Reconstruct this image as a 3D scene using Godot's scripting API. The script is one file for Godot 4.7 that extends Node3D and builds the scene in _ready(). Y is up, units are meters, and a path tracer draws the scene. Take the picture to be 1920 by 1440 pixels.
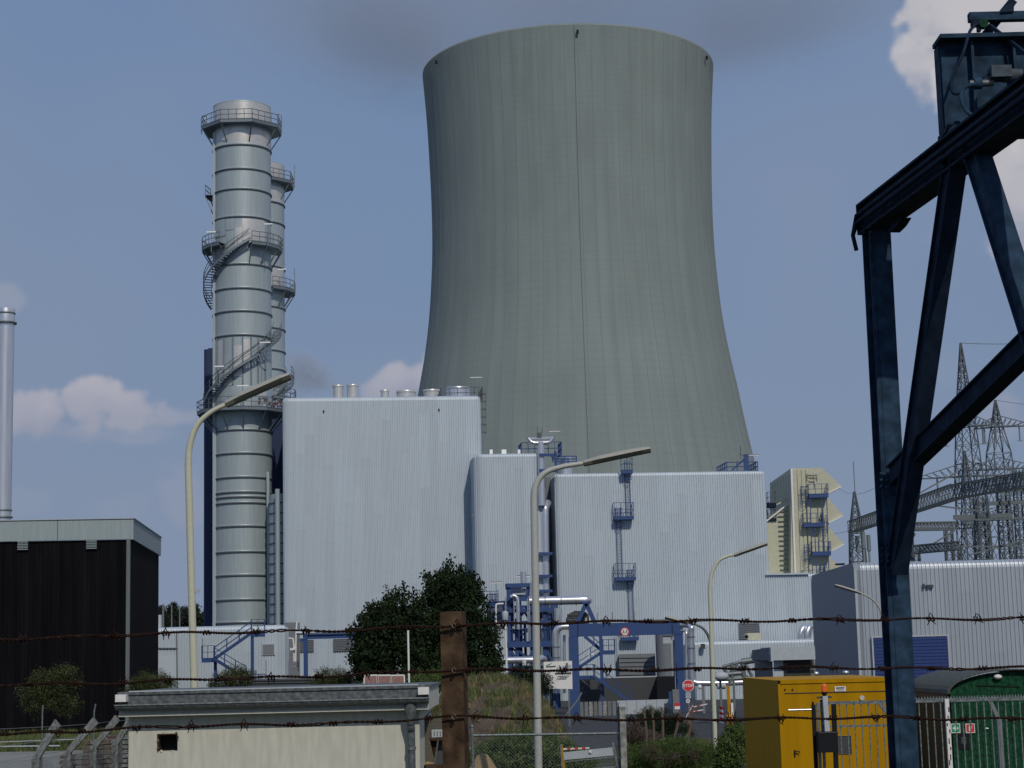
extends Node3D
# A gas-fired power station with a cooling tower, seen over a barbed wire fence.

const F := 3400.0                     # focal length in pixels of the 1920 px wide photograph
var eye := Vector3(0, 4.4, 0)
var view := Basis(Vector3.RIGHT, deg_to_rad(8.61)) * Basis(Vector3.BACK, deg_to_rad(-1.4))
var e1 := Vector3(cos(deg_to_rad(5.5)), 0, -sin(deg_to_rad(5.5)))    # along the plant's front walls
var e2 := Vector3(-sin(deg_to_rad(5.5)), 0, -cos(deg_to_rad(5.5)))   # into the plant
var X := Vector3.RIGHT
var Z := Vector3.FORWARD
var U := Vector3.UP
var M := {}
var tex := {}
var used := {}
var rng := RandomNumberGenerator.new()


# ---------------------------------------------------------------- surveying
func ray(px: float, py: float) -> Vector3:
	return view * Vector3((px - 960.0) / F, -(py - 720.0) / F, -1.0)

func P(px: float, py: float, d: float) -> Vector3:          # the point seen at (px, py), d metres ahead
	var r := ray(px, py)
	return eye + r * (d / -r.z)

func onp(px: float, py: float, a: Vector3, dir: Vector3) -> Vector3:   # on the upright plane through a along dir
	var r := ray(px, py)
	var n := dir.cross(U)
	return eye + r * ((a - eye).dot(n) / r.dot(n))

func to_px(p: Vector3) -> Vector2:
	var c := view.transposed() * (p - eye)
	return Vector2(960.0 + F * c.x / -c.z, 720.0 - F * c.y / -c.z)

func flat(v: Vector3, y := 0.0) -> Vector3:
	return Vector3(v.x, y, v.z)

func ground(d: float) -> float:
	return 1.2 * (1.0 - smoothstep(48.0, 62.0, d)) + 1.3 * (1.0 - smoothstep(5.0, 14.0, d))

func pm(d: float, n := 1.0) -> float:                        # metres of n photo pixels at d
	return n * d / F


# ---------------------------------------------------------------- mesh building
class MB:
	var v := PackedVector3Array()
	var n := PackedVector3Array()
	var t := PackedVector2Array()
	var ix := PackedInt32Array()

	func quad(a: Vector3, b: Vector3, c: Vector3, d: Vector3) -> void:   # counter-clockwise seen from outside
		var k := (c - a).cross(d - b).normalized()
		var i := v.size()
		v.append_array([a, b, c, d])
		n.append_array([k, k, k, k])
		t.append_array([Vector2(0, 0), Vector2(1, 0), Vector2(1, 1), Vector2(0, 1)])
		ix.append_array([i, i + 2, i + 1, i, i + 3, i + 2])

	func tri(a: Vector3, b: Vector3, c: Vector3) -> void:
		var k := (b - a).cross(c - a).normalized()
		var i := v.size()
		v.append_array([a, b, c])
		n.append_array([k, k, k])
		t.append_array([Vector2(0, 0), Vector2(1, 0), Vector2(1, 1)])
		ix.append_array([i, i + 2, i + 1])

	func obox(c: Vector3, x: Vector3, y: Vector3, z: Vector3) -> MB:      # centre and three half axes
		if x.cross(y).dot(z) < 0:
			x = -x
		var p := []
		for k in 8:
			p.append(c + x * (1 if k & 1 else -1) + y * (1 if k & 2 else -1) + z * (1 if k & 4 else -1))
		quad(p[4], p[5], p[7], p[6]); quad(p[1], p[0], p[2], p[3])
		quad(p[5], p[1], p[3], p[7]); quad(p[0], p[4], p[6], p[2])
		quad(p[6], p[7], p[3], p[2]); quad(p[0], p[1], p[5], p[4])
		return self

	func box(c: Vector3, s: Vector3) -> MB:
		return obox(c, Vector3(s.x / 2, 0, 0), Vector3(0, s.y / 2, 0), Vector3(0, 0, s.z / 2))

	func bar(a: Vector3, b: Vector3, w: float, h := 0.0, up := Vector3.UP) -> MB:   # a square or flat bar from a to b
		if h == 0.0:
			h = w
		var d := b - a
		var s := d.cross(up)
		if s.length() < 0.001 * d.length():
			s = d.cross(Vector3.BACK)
		s = s.normalized()
		return obox((a + b) / 2, d / 2, s * w / 2, s.cross(d).normalized() * h / 2)

	func ibeam(a: Vector3, b: Vector3, w: float, h: float, th: float, up := Vector3.UP) -> MB:   # flanges on the two h sides
		var d := b - a
		var s := d.cross(up).normalized()
		var q := s.cross(d).normalized()
		for k in [-1.0, 1.0]:
			obox((a + b) / 2 + q * k * (h - th) / 2, d / 2, s * w / 2, q * th / 2)
		obox((a + b) / 2, d / 2, s * th * 0.4, q * (h - 2 * th) / 2)
		return self

	func tube(pts: Array, r: float, sides := 8, r_end := -1.0, caps := true) -> MB:
		var m := pts.size()
		var ref := Vector3.UP if absf((pts[m - 1] - pts[0]).normalized().y) < 0.9 else Vector3.BACK
		var first := v.size()
		for k in m:
			var d: Vector3 = (pts[mini(k + 1, m - 1)] - pts[maxi(k - 1, 0)]).normalized()
			var s := d.cross(ref).normalized()
			if k > 0 and s.length() < 0.5:
				s = Vector3.RIGHT
			var q := s.cross(d)
			ref = q if q.length() > 0.5 else ref
			var rr := r if r_end < 0 else lerpf(r, r_end, float(k) / (m - 1))
			for j in sides + 1:
				var a := TAU * j / sides
				var o := s * cos(a) + q * sin(a)
				v.append(pts[k] + o * rr); n.append(o); t.append(Vector2(float(j) / sides, float(k) / m))
		for k in m - 1:
			for j in sides:
				var i := first + k * (sides + 1) + j
				ix.append_array([i, i + 1, i + sides + 1, i + 1, i + sides + 2, i + sides + 1])
		if caps and sides > 3:
			for e in [0, m - 1]:
				var c := v.size()
				var d: Vector3 = (pts[0] - pts[1]) if e == 0 else (pts[m - 1] - pts[m - 2])
				v.append(pts[e]); n.append(d.normalized()); t.append(Vector2.ZERO)
				for j in sides + 1:
					v.append(v[first + e * (sides + 1) + j]); n.append(d.normalized()); t.append(Vector2.ZERO)
				for j in sides:
					if e == 0:
						ix.append_array([c, c + 2 + j, c + 1 + j])
					else:
						ix.append_array([c, c + 1 + j, c + 2 + j])
		return self

	func lathe(c: Vector3, prof: Array, sides := 48, a0 := 0.0, a1 := TAU) -> MB:   # prof: Vector2(radius, height), upwards on the outside
		var m := prof.size()
		var first := v.size()
		for k in m:
			var d: Vector2 = prof[mini(k + 1, m - 1)] - prof[maxi(k - 1, 0)]
			var nn := Vector2(d.y, -d.x).normalized()
			for j in sides + 1:
				var a := lerpf(a0, a1, float(j) / sides)
				v.append(c + Vector3(sin(a) * prof[k].x, prof[k].y, cos(a) * prof[k].x))
				n.append(Vector3(sin(a) * nn.x, nn.y, cos(a) * nn.x))
				t.append(Vector2(float(j) / sides, float(k) / (m - 1)))
		for k in m - 1:
			for j in sides:
				var i := first + k * (sides + 1) + j
				ix.append_array([i, i + sides + 1, i + 1, i + 1, i + sides + 1, i + sides + 2])
		return self

	func cyl(c: Vector3, r: float, h: float, sides := 24) -> MB:       # c at the foot; sharp rims, closed top
		lathe(c, [Vector2(r, 0), Vector2(r, h)], sides)
		lathe(c, [Vector2(r, h), Vector2(0.001, h)], sides)
		return self

	func prism(pts: Array, y0: float, y1: float) -> MB:                # plan points, clockwise seen from above or not
		var m := pts.size()
		var area := 0.0
		for k in m:
			var a: Vector3 = pts[k]
			var b: Vector3 = pts[(k + 1) % m]
			area += a.x * b.z - b.x * a.z
		var q := pts.duplicate()
		if area > 0:
			q.reverse()
		var top := PackedVector2Array()
		for k in m:
			var a := Vector3(q[k].x, y0, q[k].z)
			var b := Vector3(q[(k + 1) % m].x, y0, q[(k + 1) % m].z)
			quad(a, b, Vector3(b.x, y1, b.z), Vector3(a.x, y1, a.z))
			top.append(Vector2(q[k].x, q[k].z))
		var tr := Geometry2D.triangulate_polygon(top)
		for k in range(0, tr.size(), 3):
			var p := []
			for j in 3:
				p.append(Vector3(top[tr[k + j]].x, y1, top[tr[k + j]].y))
			if (p[1] - p[0]).cross(p[2] - p[0]).y < 0:
				p.reverse()
			tri(p[0], p[1], p[2])
			tri(Vector3(p[0].x, y0, p[0].z), Vector3(p[2].x, y0, p[2].z), Vector3(p[1].x, y0, p[1].z))
		return self

	func slab(pts: Array, back: Vector3) -> MB:                        # an upright outline pushed back along a vector
		var o: Vector3 = pts[0]
		var ux: Vector3 = (pts[1] - pts[0]).normalized()
		var nn := Vector3.ZERO
		for k in range(1, pts.size() - 1):
			nn += (pts[k] - o).cross(pts[k + 1] - o)
		var q := pts.duplicate()
		if nn.dot(back) > 0:
			q.reverse()
		nn = -back.normalized()
		var uy := nn.cross(ux).normalized()
		var fl := PackedVector2Array()
		for p in q:
			fl.append(Vector2((p - o).dot(ux), (p - o).dot(uy)))
		var tr := Geometry2D.triangulate_polygon(fl)
		for k in range(0, tr.size(), 3):
			var a: Vector3 = q[tr[k]]
			var b: Vector3 = q[tr[k + 1]]
			var c: Vector3 = q[tr[k + 2]]
			if (b - a).cross(c - a).dot(back) > 0:
				var s := b; b = c; c = s
			tri(a, b, c)
			tri(a + back, c + back, b + back)
		for k in q.size():
			var a: Vector3 = q[k]
			var b: Vector3 = q[(k + 1) % q.size()]
			quad(b, a, a + back, b + back)
		return self

	func ball(c: Vector3, r: Vector3, sides := 10, rows := 6) -> MB:
		var first := v.size()
		for k in rows + 1:
			var f := PI * k / rows - PI / 2
			for j in sides + 1:
				var a := TAU * j / sides
				var o := Vector3(sin(a) * cos(f), sin(f), cos(a) * cos(f))
				v.append(c + o * r); n.append((o / r).normalized()); t.append(Vector2(float(j) / sides, float(k) / rows))
		for k in rows:
			for j in sides:
				var i := first + k * (sides + 1) + j
				ix.append_array([i, i + sides + 1, i + 1, i + 1, i + sides + 1, i + sides + 2])
		return self

	func mesh(at := Vector3.ZERO) -> ArrayMesh:
		var a := []
		a.resize(Mesh.ARRAY_MAX)
		var p := v
		if at != Vector3.ZERO:
			p = Transform3D(Basis.IDENTITY, -at) * v
		a[Mesh.ARRAY_VERTEX] = p
		a[Mesh.ARRAY_NORMAL] = n
		a[Mesh.ARRAY_TEX_UV] = t
		a[Mesh.ARRAY_INDEX] = ix
		var m := ArrayMesh.new()
		m.add_surface_from_arrays(Mesh.PRIMITIVE_TRIANGLES, a)
		return m


func numbered(called: String) -> String:
	var k: int = used.get(called, 0)
	used[called] = k + 1
	return called if k == 0 else "%s_%03d" % [called, k]

func thing(called: String, label: String, category: String, at: Vector3, group := "") -> Node3D:
	var o := Node3D.new()
	o.name = numbered(called)
	add_child(o)
	o.position = at
	o.set_meta("label", label)
	o.set_meta("category", category)
	if group:
		o.set_meta("group", group)
	return o

func origin_of(o: Node3D) -> Vector3:
	var at := Vector3.ZERO
	var q: Node = o
	while q != self:
		at += (q as Node3D).position
		q = q.get_parent()
	return at

func part(called: String, mb: MB, m: Material, parent: Node3D, stuff := false) -> MeshInstance3D:    # mb is in world coordinates
	var o := MeshInstance3D.new()
	o.name = called
	o.mesh = mb.mesh(origin_of(parent))
	o.material_override = m
	parent.add_child(o, true)
	if stuff:
		o.set_meta("kind", "stuff")
	return o

func inst(called: String, mesh: Mesh, m: Material, parent: Node3D, tr: Transform3D) -> MeshInstance3D:   # a shared mesh, tr in world coordinates
	var o := MeshInstance3D.new()
	o.name = called
	o.mesh = mesh
	o.material_override = m
	parent.add_child(o, true)
	tr.origin -= origin_of(parent)
	o.transform = tr
	return o

func struct(called: String, mb: MB, m: Material, kind := "structure") -> MeshInstance3D:
	var o := MeshInstance3D.new()
	o.name = numbered(called)
	o.mesh = mb.mesh()
	o.material_override = m
	add_child(o)
	o.set_meta("kind", kind)
	return o


# ---------------------------------------------------------------- materials
func noise_tex(key: String, freq: float, lo: float, hi: float, octaves := 4, size := 512, sd := 1) -> NoiseTexture2D:
	if tex.has(key):
		return tex[key]
	var f := FastNoiseLite.new()
	f.seed = sd
	f.noise_type = FastNoiseLite.TYPE_SIMPLEX_SMOOTH
	f.frequency = freq
	f.fractal_octaves = octaves
	var t := NoiseTexture2D.new()
	t.width = size; t.height = size
	t.seamless = true
	t.noise = f
	var g := Gradient.new()
	g.set_color(0, Color(lo, lo, lo)); g.set_color(1, Color(hi, hi, hi))
	t.color_ramp = g
	tex[key] = t
	return t

func mat(key: String, r: float, g: float, b: float, rough := 0.8, metal := 0.0, nz := "soft", scale := 0.5) -> StandardMaterial3D:
	var m := StandardMaterial3D.new()
	m.resource_name = key
	m.albedo_color = Color(minf(r * 1.27, 0.9), minf(g * 1.27, 0.9), minf(b * 1.27, 0.9)).linear_to_srgb()
	m.roughness = rough
	m.metallic = metal
	if nz:
		m.albedo_texture = tex[nz]
		m.uv1_triplanar = true
		m.uv1_world_triplanar = true
		m.uv1_scale = Vector3.ONE * scale
	M[key] = m
	return m

func bump(key: String, t: String, cm: float) -> void:
	M[key].heightmap_enabled = true
	M[key].heightmap_texture = tex[t]
	M[key].heightmap_scale = cm

func sheet_tones() -> Image:                                   # cladding sheets differ a little in tone, with faint runs of dirt
	var im := Image.create(256, 256, false, Image.FORMAT_RGB8)
	var r := RandomNumberGenerator.new()
	r.seed = 9
	var nz := FastNoiseLite.new()
	nz.seed = 8
	nz.frequency = 0.05
	var tones := []
	for k in 64 * 9:
		tones.append(r.randf_range(0.955, 1.0))
	for i in 256:
		for j in 256:
			var col := int(i / 4.0)
			var row := int((j + (col * 37) % 29) / 32.0)
			var v: float = tones[col * 9 + row % 9] - 0.03 * maxf(0.0, nz.get_noise_2d(i * 2.0, j * 0.12))
			if (j + (col * 37) % 29) % 32 == 0:
				v -= 0.02
			im.set_pixel(i, j, Color(v, v, v))
	return im

func materials() -> void:
	noise_tex("soft", 0.012, 0.93, 1.0, 5)
	noise_tex("streak", 0.02, 0.92, 1.02, 5, 512, 6)
	noise_tex("mottle", 0.02, 0.55, 1.0, 5, 512, 2)
	noise_tex("grime", 0.008, 0.45, 1.05, 6, 512, 3)
	noise_tex("grain", 0.09, 0.6, 1.0, 4, 512, 4)
	noise_tex("relief", 0.05, 0.0, 1.0, 5, 512, 5)
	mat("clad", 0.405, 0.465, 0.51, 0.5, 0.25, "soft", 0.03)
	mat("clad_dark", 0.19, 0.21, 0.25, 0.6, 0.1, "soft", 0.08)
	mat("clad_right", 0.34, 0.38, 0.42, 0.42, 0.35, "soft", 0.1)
	mat("edge", 0.55, 0.6, 0.66, 0.3, 0.5, "soft", 0.1)
	mat("stack", 0.30, 0.355, 0.37, 0.45, 0.25, "soft", 0.15)
	mat("stack_bright", 0.50, 0.50, 0.48, 0.35, 0.45, "soft", 0.3)
	mat("ring", 0.085, 0.10, 0.11, 0.6, 0.3, "soft", 0.5)
	mat("steel", 0.16, 0.19, 0.21, 0.5, 0.5, "soft", 0.8)
	mat("blue", 0.021, 0.055, 0.165, 0.5, 0.0, "soft", 0.4)
	mat("blue_block", 0.009, 0.023, 0.075, 0.6, 0.0, "soft", 0.1)
	mat("blue_door", 0.013, 0.035, 0.15, 0.5, 0.0, "soft", 0.4)
	mat("crane", 0.031, 0.066, 0.115, 0.75, 0.0, "mottle", 0.5)
	mat("crane_dark", 0.018, 0.035, 0.068, 0.75, 0.0, "mottle", 0.5)
	mat("silver", 0.55, 0.57, 0.6, 0.32, 0.75, "soft", 0.6)
	mat("galv", 0.24, 0.28, 0.28, 0.5, 0.45, "mottle", 1.5)
	mat("white_light", 0.78, 0.8, 0.8, 0.5, 0.0, "", 1)
	mat("concrete", 0.36, 0.37, 0.34, 0.9, 0.0, "mottle", 0.5)
	mat("concrete_post", 0.21, 0.23, 0.22, 0.9, 0.0, "mottle", 1.2)
	mat("pebble", 0.17, 0.16, 0.13, 0.95, 0.0, "grain", 2.0); bump("pebble", "relief", 1.5)
	mat("cream", 0.45, 0.453, 0.39, 0.85, 0.0, "soft", 0.6); bump("cream", "relief", 0.15)
	mat("fascia", 0.24, 0.295, 0.305, 0.8, 0.0, "soft", 0.3)
	mat("black_clad", 0.0068, 0.0072, 0.0092, 0.75, 0.0, "mottle", 0.3)
	mat("beige", 0.41, 0.415, 0.315, 0.7, 0.0, "soft", 0.3)
	mat("pipe_pole", 0.44, 0.445, 0.34, 0.6, 0.0, "soft", 1.3)
	mat("pole_grey", 0.37, 0.38, 0.35, 0.6, 0.1, "soft", 1.3)
	mat("lamp_body", 0.30, 0.30, 0.26, 0.6, 0.0, "soft", 2.0)
	mat("lamp_lens", 0.2, 0.2, 0.17, 0.25, 0.0, "soft", 2.0)
	mat("rust", 0.038, 0.02, 0.015, 0.95, 0.0, "grime", 9.0); bump("rust", "relief", 0.05)
	mat("rust_post", 0.105, 0.068, 0.042, 0.9, 0.0, "grime", 3.5); bump("rust_post", "relief", 0.1)
	mat("wood", 0.16, 0.12, 0.085, 0.9, 0.0, "mottle", 2.0)
	mat("yellow", 0.34, 0.18, 0.002, 0.55, 0.0, "soft", 0.7)
	mat("orange", 0.5, 0.2, 0.01, 0.5, 0.0, "soft", 1.0)
	mat("green", 0.013, 0.078, 0.038, 0.65, 0.0, "mottle", 1.0)
	mat("wagon_roof", 0.085, 0.10, 0.085, 0.8, 0.0, "mottle", 1.0)
	mat("dark", 0.012, 0.013, 0.016, 0.7, 0.0, "", 1)
	mat("dark_grey", 0.04, 0.045, 0.05, 0.7, 0.0, "soft", 0.4)
	mat("grey", 0.14, 0.155, 0.17, 0.7, 0.0, "soft", 0.4)
	mat("light_grey", 0.34, 0.38, 0.41, 0.6, 0.0, "soft", 0.4)
	mat("gutter", 0.155, 0.175, 0.18, 0.5, 0.2, "mottle", 1.0)
	mat("white", 0.62, 0.62, 0.6, 0.6, 0.0, "soft", 1.0)
	mat("red", 0.45, 0.02, 0.02, 0.5, 0.0, "", 1)
	mat("pink", 0.40, 0.22, 0.20, 0.7, 0.0, "mottle", 1.0)
	mat("sign_green", 0.0, 0.22, 0.09, 0.5, 0.0, "", 1)
	mat("insulator", 0.16, 0.19, 0.20, 0.5, 0.1, "soft", 0.5)
	mat("pylon", 0.10, 0.12, 0.13, 0.6, 0.3, "", 1)
	mat("asphalt", 0.05, 0.054, 0.06, 0.95, 0.0, "mottle", 0.2)
	mat("gravel", 0.30, 0.31, 0.28, 0.95, 0.0, "grain", 0.5)
	mat("grass_ground", 0.05, 0.058, 0.026, 1.0, 0.0, "grime", 0.12)
	mat("earth", 0.135, 0.105, 0.075, 1.0, 0.0, "grime", 0.25); bump("earth", "relief", 12.0)
	mat("sand", 0.40, 0.28, 0.14, 1.0, 0.0, "grain", 1.0); bump("sand", "relief", 3.0)
	mat("bark", 0.05, 0.04, 0.03, 0.95, 0.0, "mottle", 1.0)
	mat("tile", 0.13, 0.085, 0.06, 0.9, 0.0, "mottle", 1.5)
	mat("amber", 0.65, 0.11, 0.005, 0.2, 0.0, "", 1)
	for k in [["leaf_dark", 0.013, 0.023, 0.010], ["leaf", 0.055, 0.085, 0.028], ["leaf_olive", 0.042, 0.052, 0.022], ["leaf_far", 0.018, 0.024, 0.016], ["straw", 0.16, 0.125, 0.065], ["grass", 0.075, 0.095, 0.03]]:
		var m := mat(k[0], k[1], k[2], k[3], 0.7, 0.0, "", 1)
		m.vertex_color_use_as_albedo = true
		m.backlight_enabled = true
		m.backlight = Color(0.2, 0.24, 0.1)
		m.cull_mode = BaseMaterial3D.CULL_DISABLED
	var sheets := ImageTexture.create_from_image(sheet_tones())
	for k in ["clad", "clad_right", "clad_dark", "black_clad", "stack", "yellow", "fascia", "silver"]:
		M[k].albedo_texture = tex.streak
		M[k].uv1_scale = Vector3(0.35, 0.02, 0.35)
	for k in ["clad", "clad_right"]:
		M[k].albedo_texture = sheets
		M[k].uv1_scale = Vector3.ONE / 64.0
	M.black_clad.albedo_texture = tex.grime
	M.black_clad.uv1_scale = Vector3(0.25, 0.02, 0.25)
	M.cream.albedo_texture = tex.streak
	M.cream.uv1_scale = Vector3(0.8, 0.16, 0.8)
	for k in ["black_clad", "yellow", "crane", "crane_dark", "leaf_dark", "leaf", "leaf_olive", "leaf_far", "rust", "rust_post", "green", "dark"]:
		M[k].metallic_specular = 0.2
	M.chain = mat("chain", 0.20, 0.22, 0.22, 0.6, 0.4, "", 1)


# ---------------------------------------------------------------- larger shapes
func arc_path(corners: Array, radius: Array, step := 0.12) -> Array:      # a closed plan with rounded corners
	var out := []
	var m := corners.size()
	for k in m:
		var c: Vector3 = corners[k]
		var a: Vector3 = (corners[(k + m - 1) % m] - c).normalized()
		var b: Vector3 = (corners[(k + 1) % m] - c).normalized()
		var r: float = radius[k]
		if r <= 0.0:
			out.append(c)
			continue
		for j in 7:
			var f := j / 6.0
			var p := c + a * r
			var q := c + b * r
			out.append(p.lerp(c, f).lerp(c.lerp(q, f), f))
	return out

func ribbed(corners: Array, radius: Array, y0: float, y1: float, pitch: float, depth: float, top_r: float) -> MB:
	# profiled sheet cladding with upright ribs that bends over the eaves into a flat roof; corners counter-clockwise seen from above
	var path := arc_path(corners, radius)
	var m := path.size()
	var cum := [0.0]
	for k in m:
		cum.append(cum[k] + (path[(k + 1) % m] - path[k]).length())
	var marks := []
	var total: float = cum[m]
	var cnt := int(total / pitch)
	for k in cnt:
		for f in [0.0, 0.28, 0.42, 0.86]:
			marks.append([(k + f) * total / cnt, depth if f == 0.42 or f == 0.86 else 0.0])
	for k in m:
		if radius.max() <= 0.0:
			marks.append([cum[k] + 0.0001, 0.0])
	marks.sort_custom(func(a, b): return a[0] < b[0])
	var cols := []
	var seg := 0
	for q in marks:
		while seg < m - 1 and q[0] > cum[seg + 1]:
			seg += 1
		var a: Vector3 = path[seg]
		var b: Vector3 = path[(seg + 1) % m]
		var d := (b - a).normalized()
		var nn := Vector3(-d.z, 0, d.x)                  # outwards
		var f: float = (q[0] - cum[seg]) / maxf(cum[seg + 1] - cum[seg], 1e-6)
		cols.append([a.lerp(b, f) + nn * q[1], nn])
	var rows := [[y0, 0.0], [y1 - top_r, 0.0]]
	for k in range(1, 6):
		var w := PI / 2 * k / 5
		rows.append([y1 - top_r + top_r * sin(w), top_r * (1 - cos(w))])
	var mb := MB.new()
	var n := cols.size()
	for k in n:
		var a = cols[k]
		var b = cols[(k + 1) % n]
		for j in rows.size() - 1:
			var lo = rows[j]
			var hi = rows[j + 1]
			var pa: Vector3 = flat(a[0], lo[0]) - a[1] * lo[1]
			var pb: Vector3 = flat(b[0], lo[0]) - b[1] * lo[1]
			var pc: Vector3 = flat(b[0], hi[0]) - b[1] * hi[1]
			var pd: Vector3 = flat(a[0], hi[0]) - a[1] * hi[1]
			mb.quad(pa, pb, pc, pd)
	var roof := []
	for c in corners:
		roof.append(c)
	var mid := Vector3.ZERO
	for c in corners:
		mid += c / corners.size()
	for k in roof.size():
		roof[k] = roof[k] + (mid - roof[k]).normalized() * top_r * 1.2
	mb.prism(roof, y1 - 0.3, y1 - 0.02)
	return mb

func railing(o: Node3D, name_: String, pts: Array, h: float, gap: float, m: Material, r := 0.03, kick := 0.1) -> void:
	var mb := MB.new()
	for k in pts.size() - 1:
		var a: Vector3 = pts[k]
		var b: Vector3 = pts[k + 1]
		for f in [1.0, 0.52]:
			mb.bar(a + U * h * f, b + U * h * f, r * 2)
		if kick > 0:
			mb.bar(a + U * kick / 2, b + U * kick / 2, r, kick)
		var cnt := maxi(1, roundi((b - a).length() / gap))
		for j in cnt + (1 if k == pts.size() - 2 else 0):
			var p := a.lerp(b, float(j) / cnt)
			mb.bar(p, p + U * h, r * 2)
	part(name_, mb, m, o)

func light_bar(label: String, px: float, py: float, d: float, w: float, foot_py: float, m_pole: Material, tilt := 0.0) -> void:   # a fluorescent strip on a thin mast
	var c := P(px, py, d)
	var foot := P(px, foot_py, d)
	var o := thing("strip_light", label, "light", flat(c, foot.y), "strip lights on thin masts about the plant")
	var h := pm(d, w) / 2
	part("mast", MB.new().bar(flat(c, foot.y), c - U * 0.05, 0.06), M.steel, o)
	part("tube_housing", MB.new().bar(c - X * h + U * 0.04, c + X * h + U * (0.04 + tilt), 0.16, 0.07), M.grey, o)
	part("tube", MB.new().bar(c - X * h - U * 0.02, c + X * h + U * (tilt - 0.02), 0.13, 0.09), M.white_light, o)

func caged_ladder(o: Node3D, foot: Vector3, top_y: float, cage_from: float, out: Vector3, side: Vector3, m: Material) -> void:
	var mb := MB.new()
	var w := 0.25
	for s in [-1, 1]:
		mb.bar(foot + side * w * s, flat(foot, top_y) + side * w * s, 0.06)
	var y := foot.y + 0.2
	while y < top_y:
		mb.bar(flat(foot, y) - side * w, flat(foot, y) + side * w, 0.035)
		y += 0.3
	part("ladder", mb, m, o)
	var cage := MB.new()
	y = cage_from
	while y <= top_y:
		var pts := []
		for k in 9:
			var a := PI * k / 8
			pts.append(flat(foot, y) + side * cos(a) * 0.4 + out * (0.12 + sin(a) * 0.62))
		for k in 8:
			cage.bar(pts[k], pts[k + 1], 0.02, 0.06)
		y += 0.85
	for k in [1, 3, 5, 7]:
		var a = PI * k / 8.0
		var p := flat(foot, cage_from) + side * cos(a) * 0.4 + out * (0.12 + sin(a) * 0.62)
		cage.bar(p, flat(p, top_y), 0.03)
	part("safety_cage", cage, m, o)

func platform(o: Node3D, name_: String, a: Vector3, b: Vector3, out: Vector3, th: float, m: Material, rail_m: Material, h := 1.1) -> void:
	# a small balcony from a to b that sticks out of a wall
	var deck := MB.new().obox((a + b) / 2 + out / 2 - U * th / 2, (b - a) / 2, U * th / 2, out / 2)
	part(name_, deck, m, o)
	railing(o, "railing", [a, a + out, b + out, b], h, 0.7, rail_m, 0.025)

func stair(o: Node3D, name_: String, lo: Vector3, hi: Vector3, width: Vector3, m: Material, rail_h := 1.0) -> void:
	# two strings, treads, handrails
	var mb := MB.new()
	for s in [-0.5, 0.5]:
		part("string", MB.new().bar(lo + width * s, hi + width * s, 0.06, 0.24), m, o)
	var cnt := maxi(3, int(absf(hi.y - lo.y) / 0.2))
	var run := flat(hi - lo).normalized()
	for k in cnt:
		var p := lo.lerp(hi, (k + 0.5) / cnt) + U * 0.05
		mb.obox(p, run * 0.14, U * 0.02, width / 2)
	part(name_, mb, m, o)
	var rl := MB.new()
	for s in [-0.5, 0.5]:
		for f in [1.0, 0.5]:
			rl.bar(lo + width * s + U * rail_h * f, hi + width * s + U * rail_h * f, 0.045)
		var np := maxi(2, int((hi - lo).length() / 1.1))
		for k in np + 1:
			var p = lo.lerp(hi, float(k) / np) + width * s
			rl.bar(p, p + U * rail_h, 0.045)
	part("handrail", rl, m, o)

func curve(pts: Array, per := 6) -> Array:                    # a smooth line through points
	var out := []
	for k in pts.size() - 1:
		var a: Vector3 = pts[maxi(k - 1, 0)]
		var b: Vector3 = pts[k]
		var c: Vector3 = pts[k + 1]
		var d: Vector3 = pts[mini(k + 2, pts.size() - 1)]
		for j in per:
			out.append(b.cubic_interpolate(c, a, d, float(j) / per))
	out.append(pts[-1])
	return out


# ---------------------------------------------------------------- plants
var clumps := {}

func clump(kind: String) -> ArrayMesh:
	if clumps.has(kind):
		return clumps[kind]
	var r := RandomNumberGenerator.new()
	r.seed = hash(kind)
	var mb := MB.new()
	if kind == "leaves" or kind == "fine":
		var cnt := 26 if kind == "leaves" else 34
		for k in cnt:
			var d := Vector3(r.randfn(), r.randfn(), r.randfn()).normalized()
			var p := d * pow(r.randf(), 0.6)
			var l := (0.42 if kind == "leaves" else 0.26) * r.randf_range(0.7, 1.3)
			var along := (d + Vector3(r.randfn(), r.randfn() - 0.5, r.randfn()) * 0.8).normalized()
			var nn := (Vector3(r.randfn(), r.randfn() + 1.2, r.randfn())).normalized()
			var across := along.cross(nn).normalized() * l * 0.3
			mb.quad(p - along * l * 0.5, p + across, p + along * l * 0.5, p - across)
	else:                                                        # blades of grass
		for k in 16:
			var a := r.randf() * TAU
			var p := Vector3(cos(a), 0, sin(a)) * r.randf() * 0.5
			var lean := Vector3(r.randfn(), 0, r.randfn()) * 0.22
			var h := r.randf_range(0.5, 1.0)
			var s := Vector3(cos(a + 1.5), 0, sin(a + 1.5)) * 0.03
			mb.quad(p - s, p + s, p + lean * 0.5 + U * h * 0.6 + s * 0.7, p + lean * 0.5 + U * h * 0.6 - s * 0.7)
			mb.tri(p + lean * 0.5 + U * h * 0.6 - s * 0.7, p + lean * 0.5 + U * h * 0.6 + s * 0.7, p + lean + U * h)
	clumps[kind] = mb.mesh()
	return clumps[kind]

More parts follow.
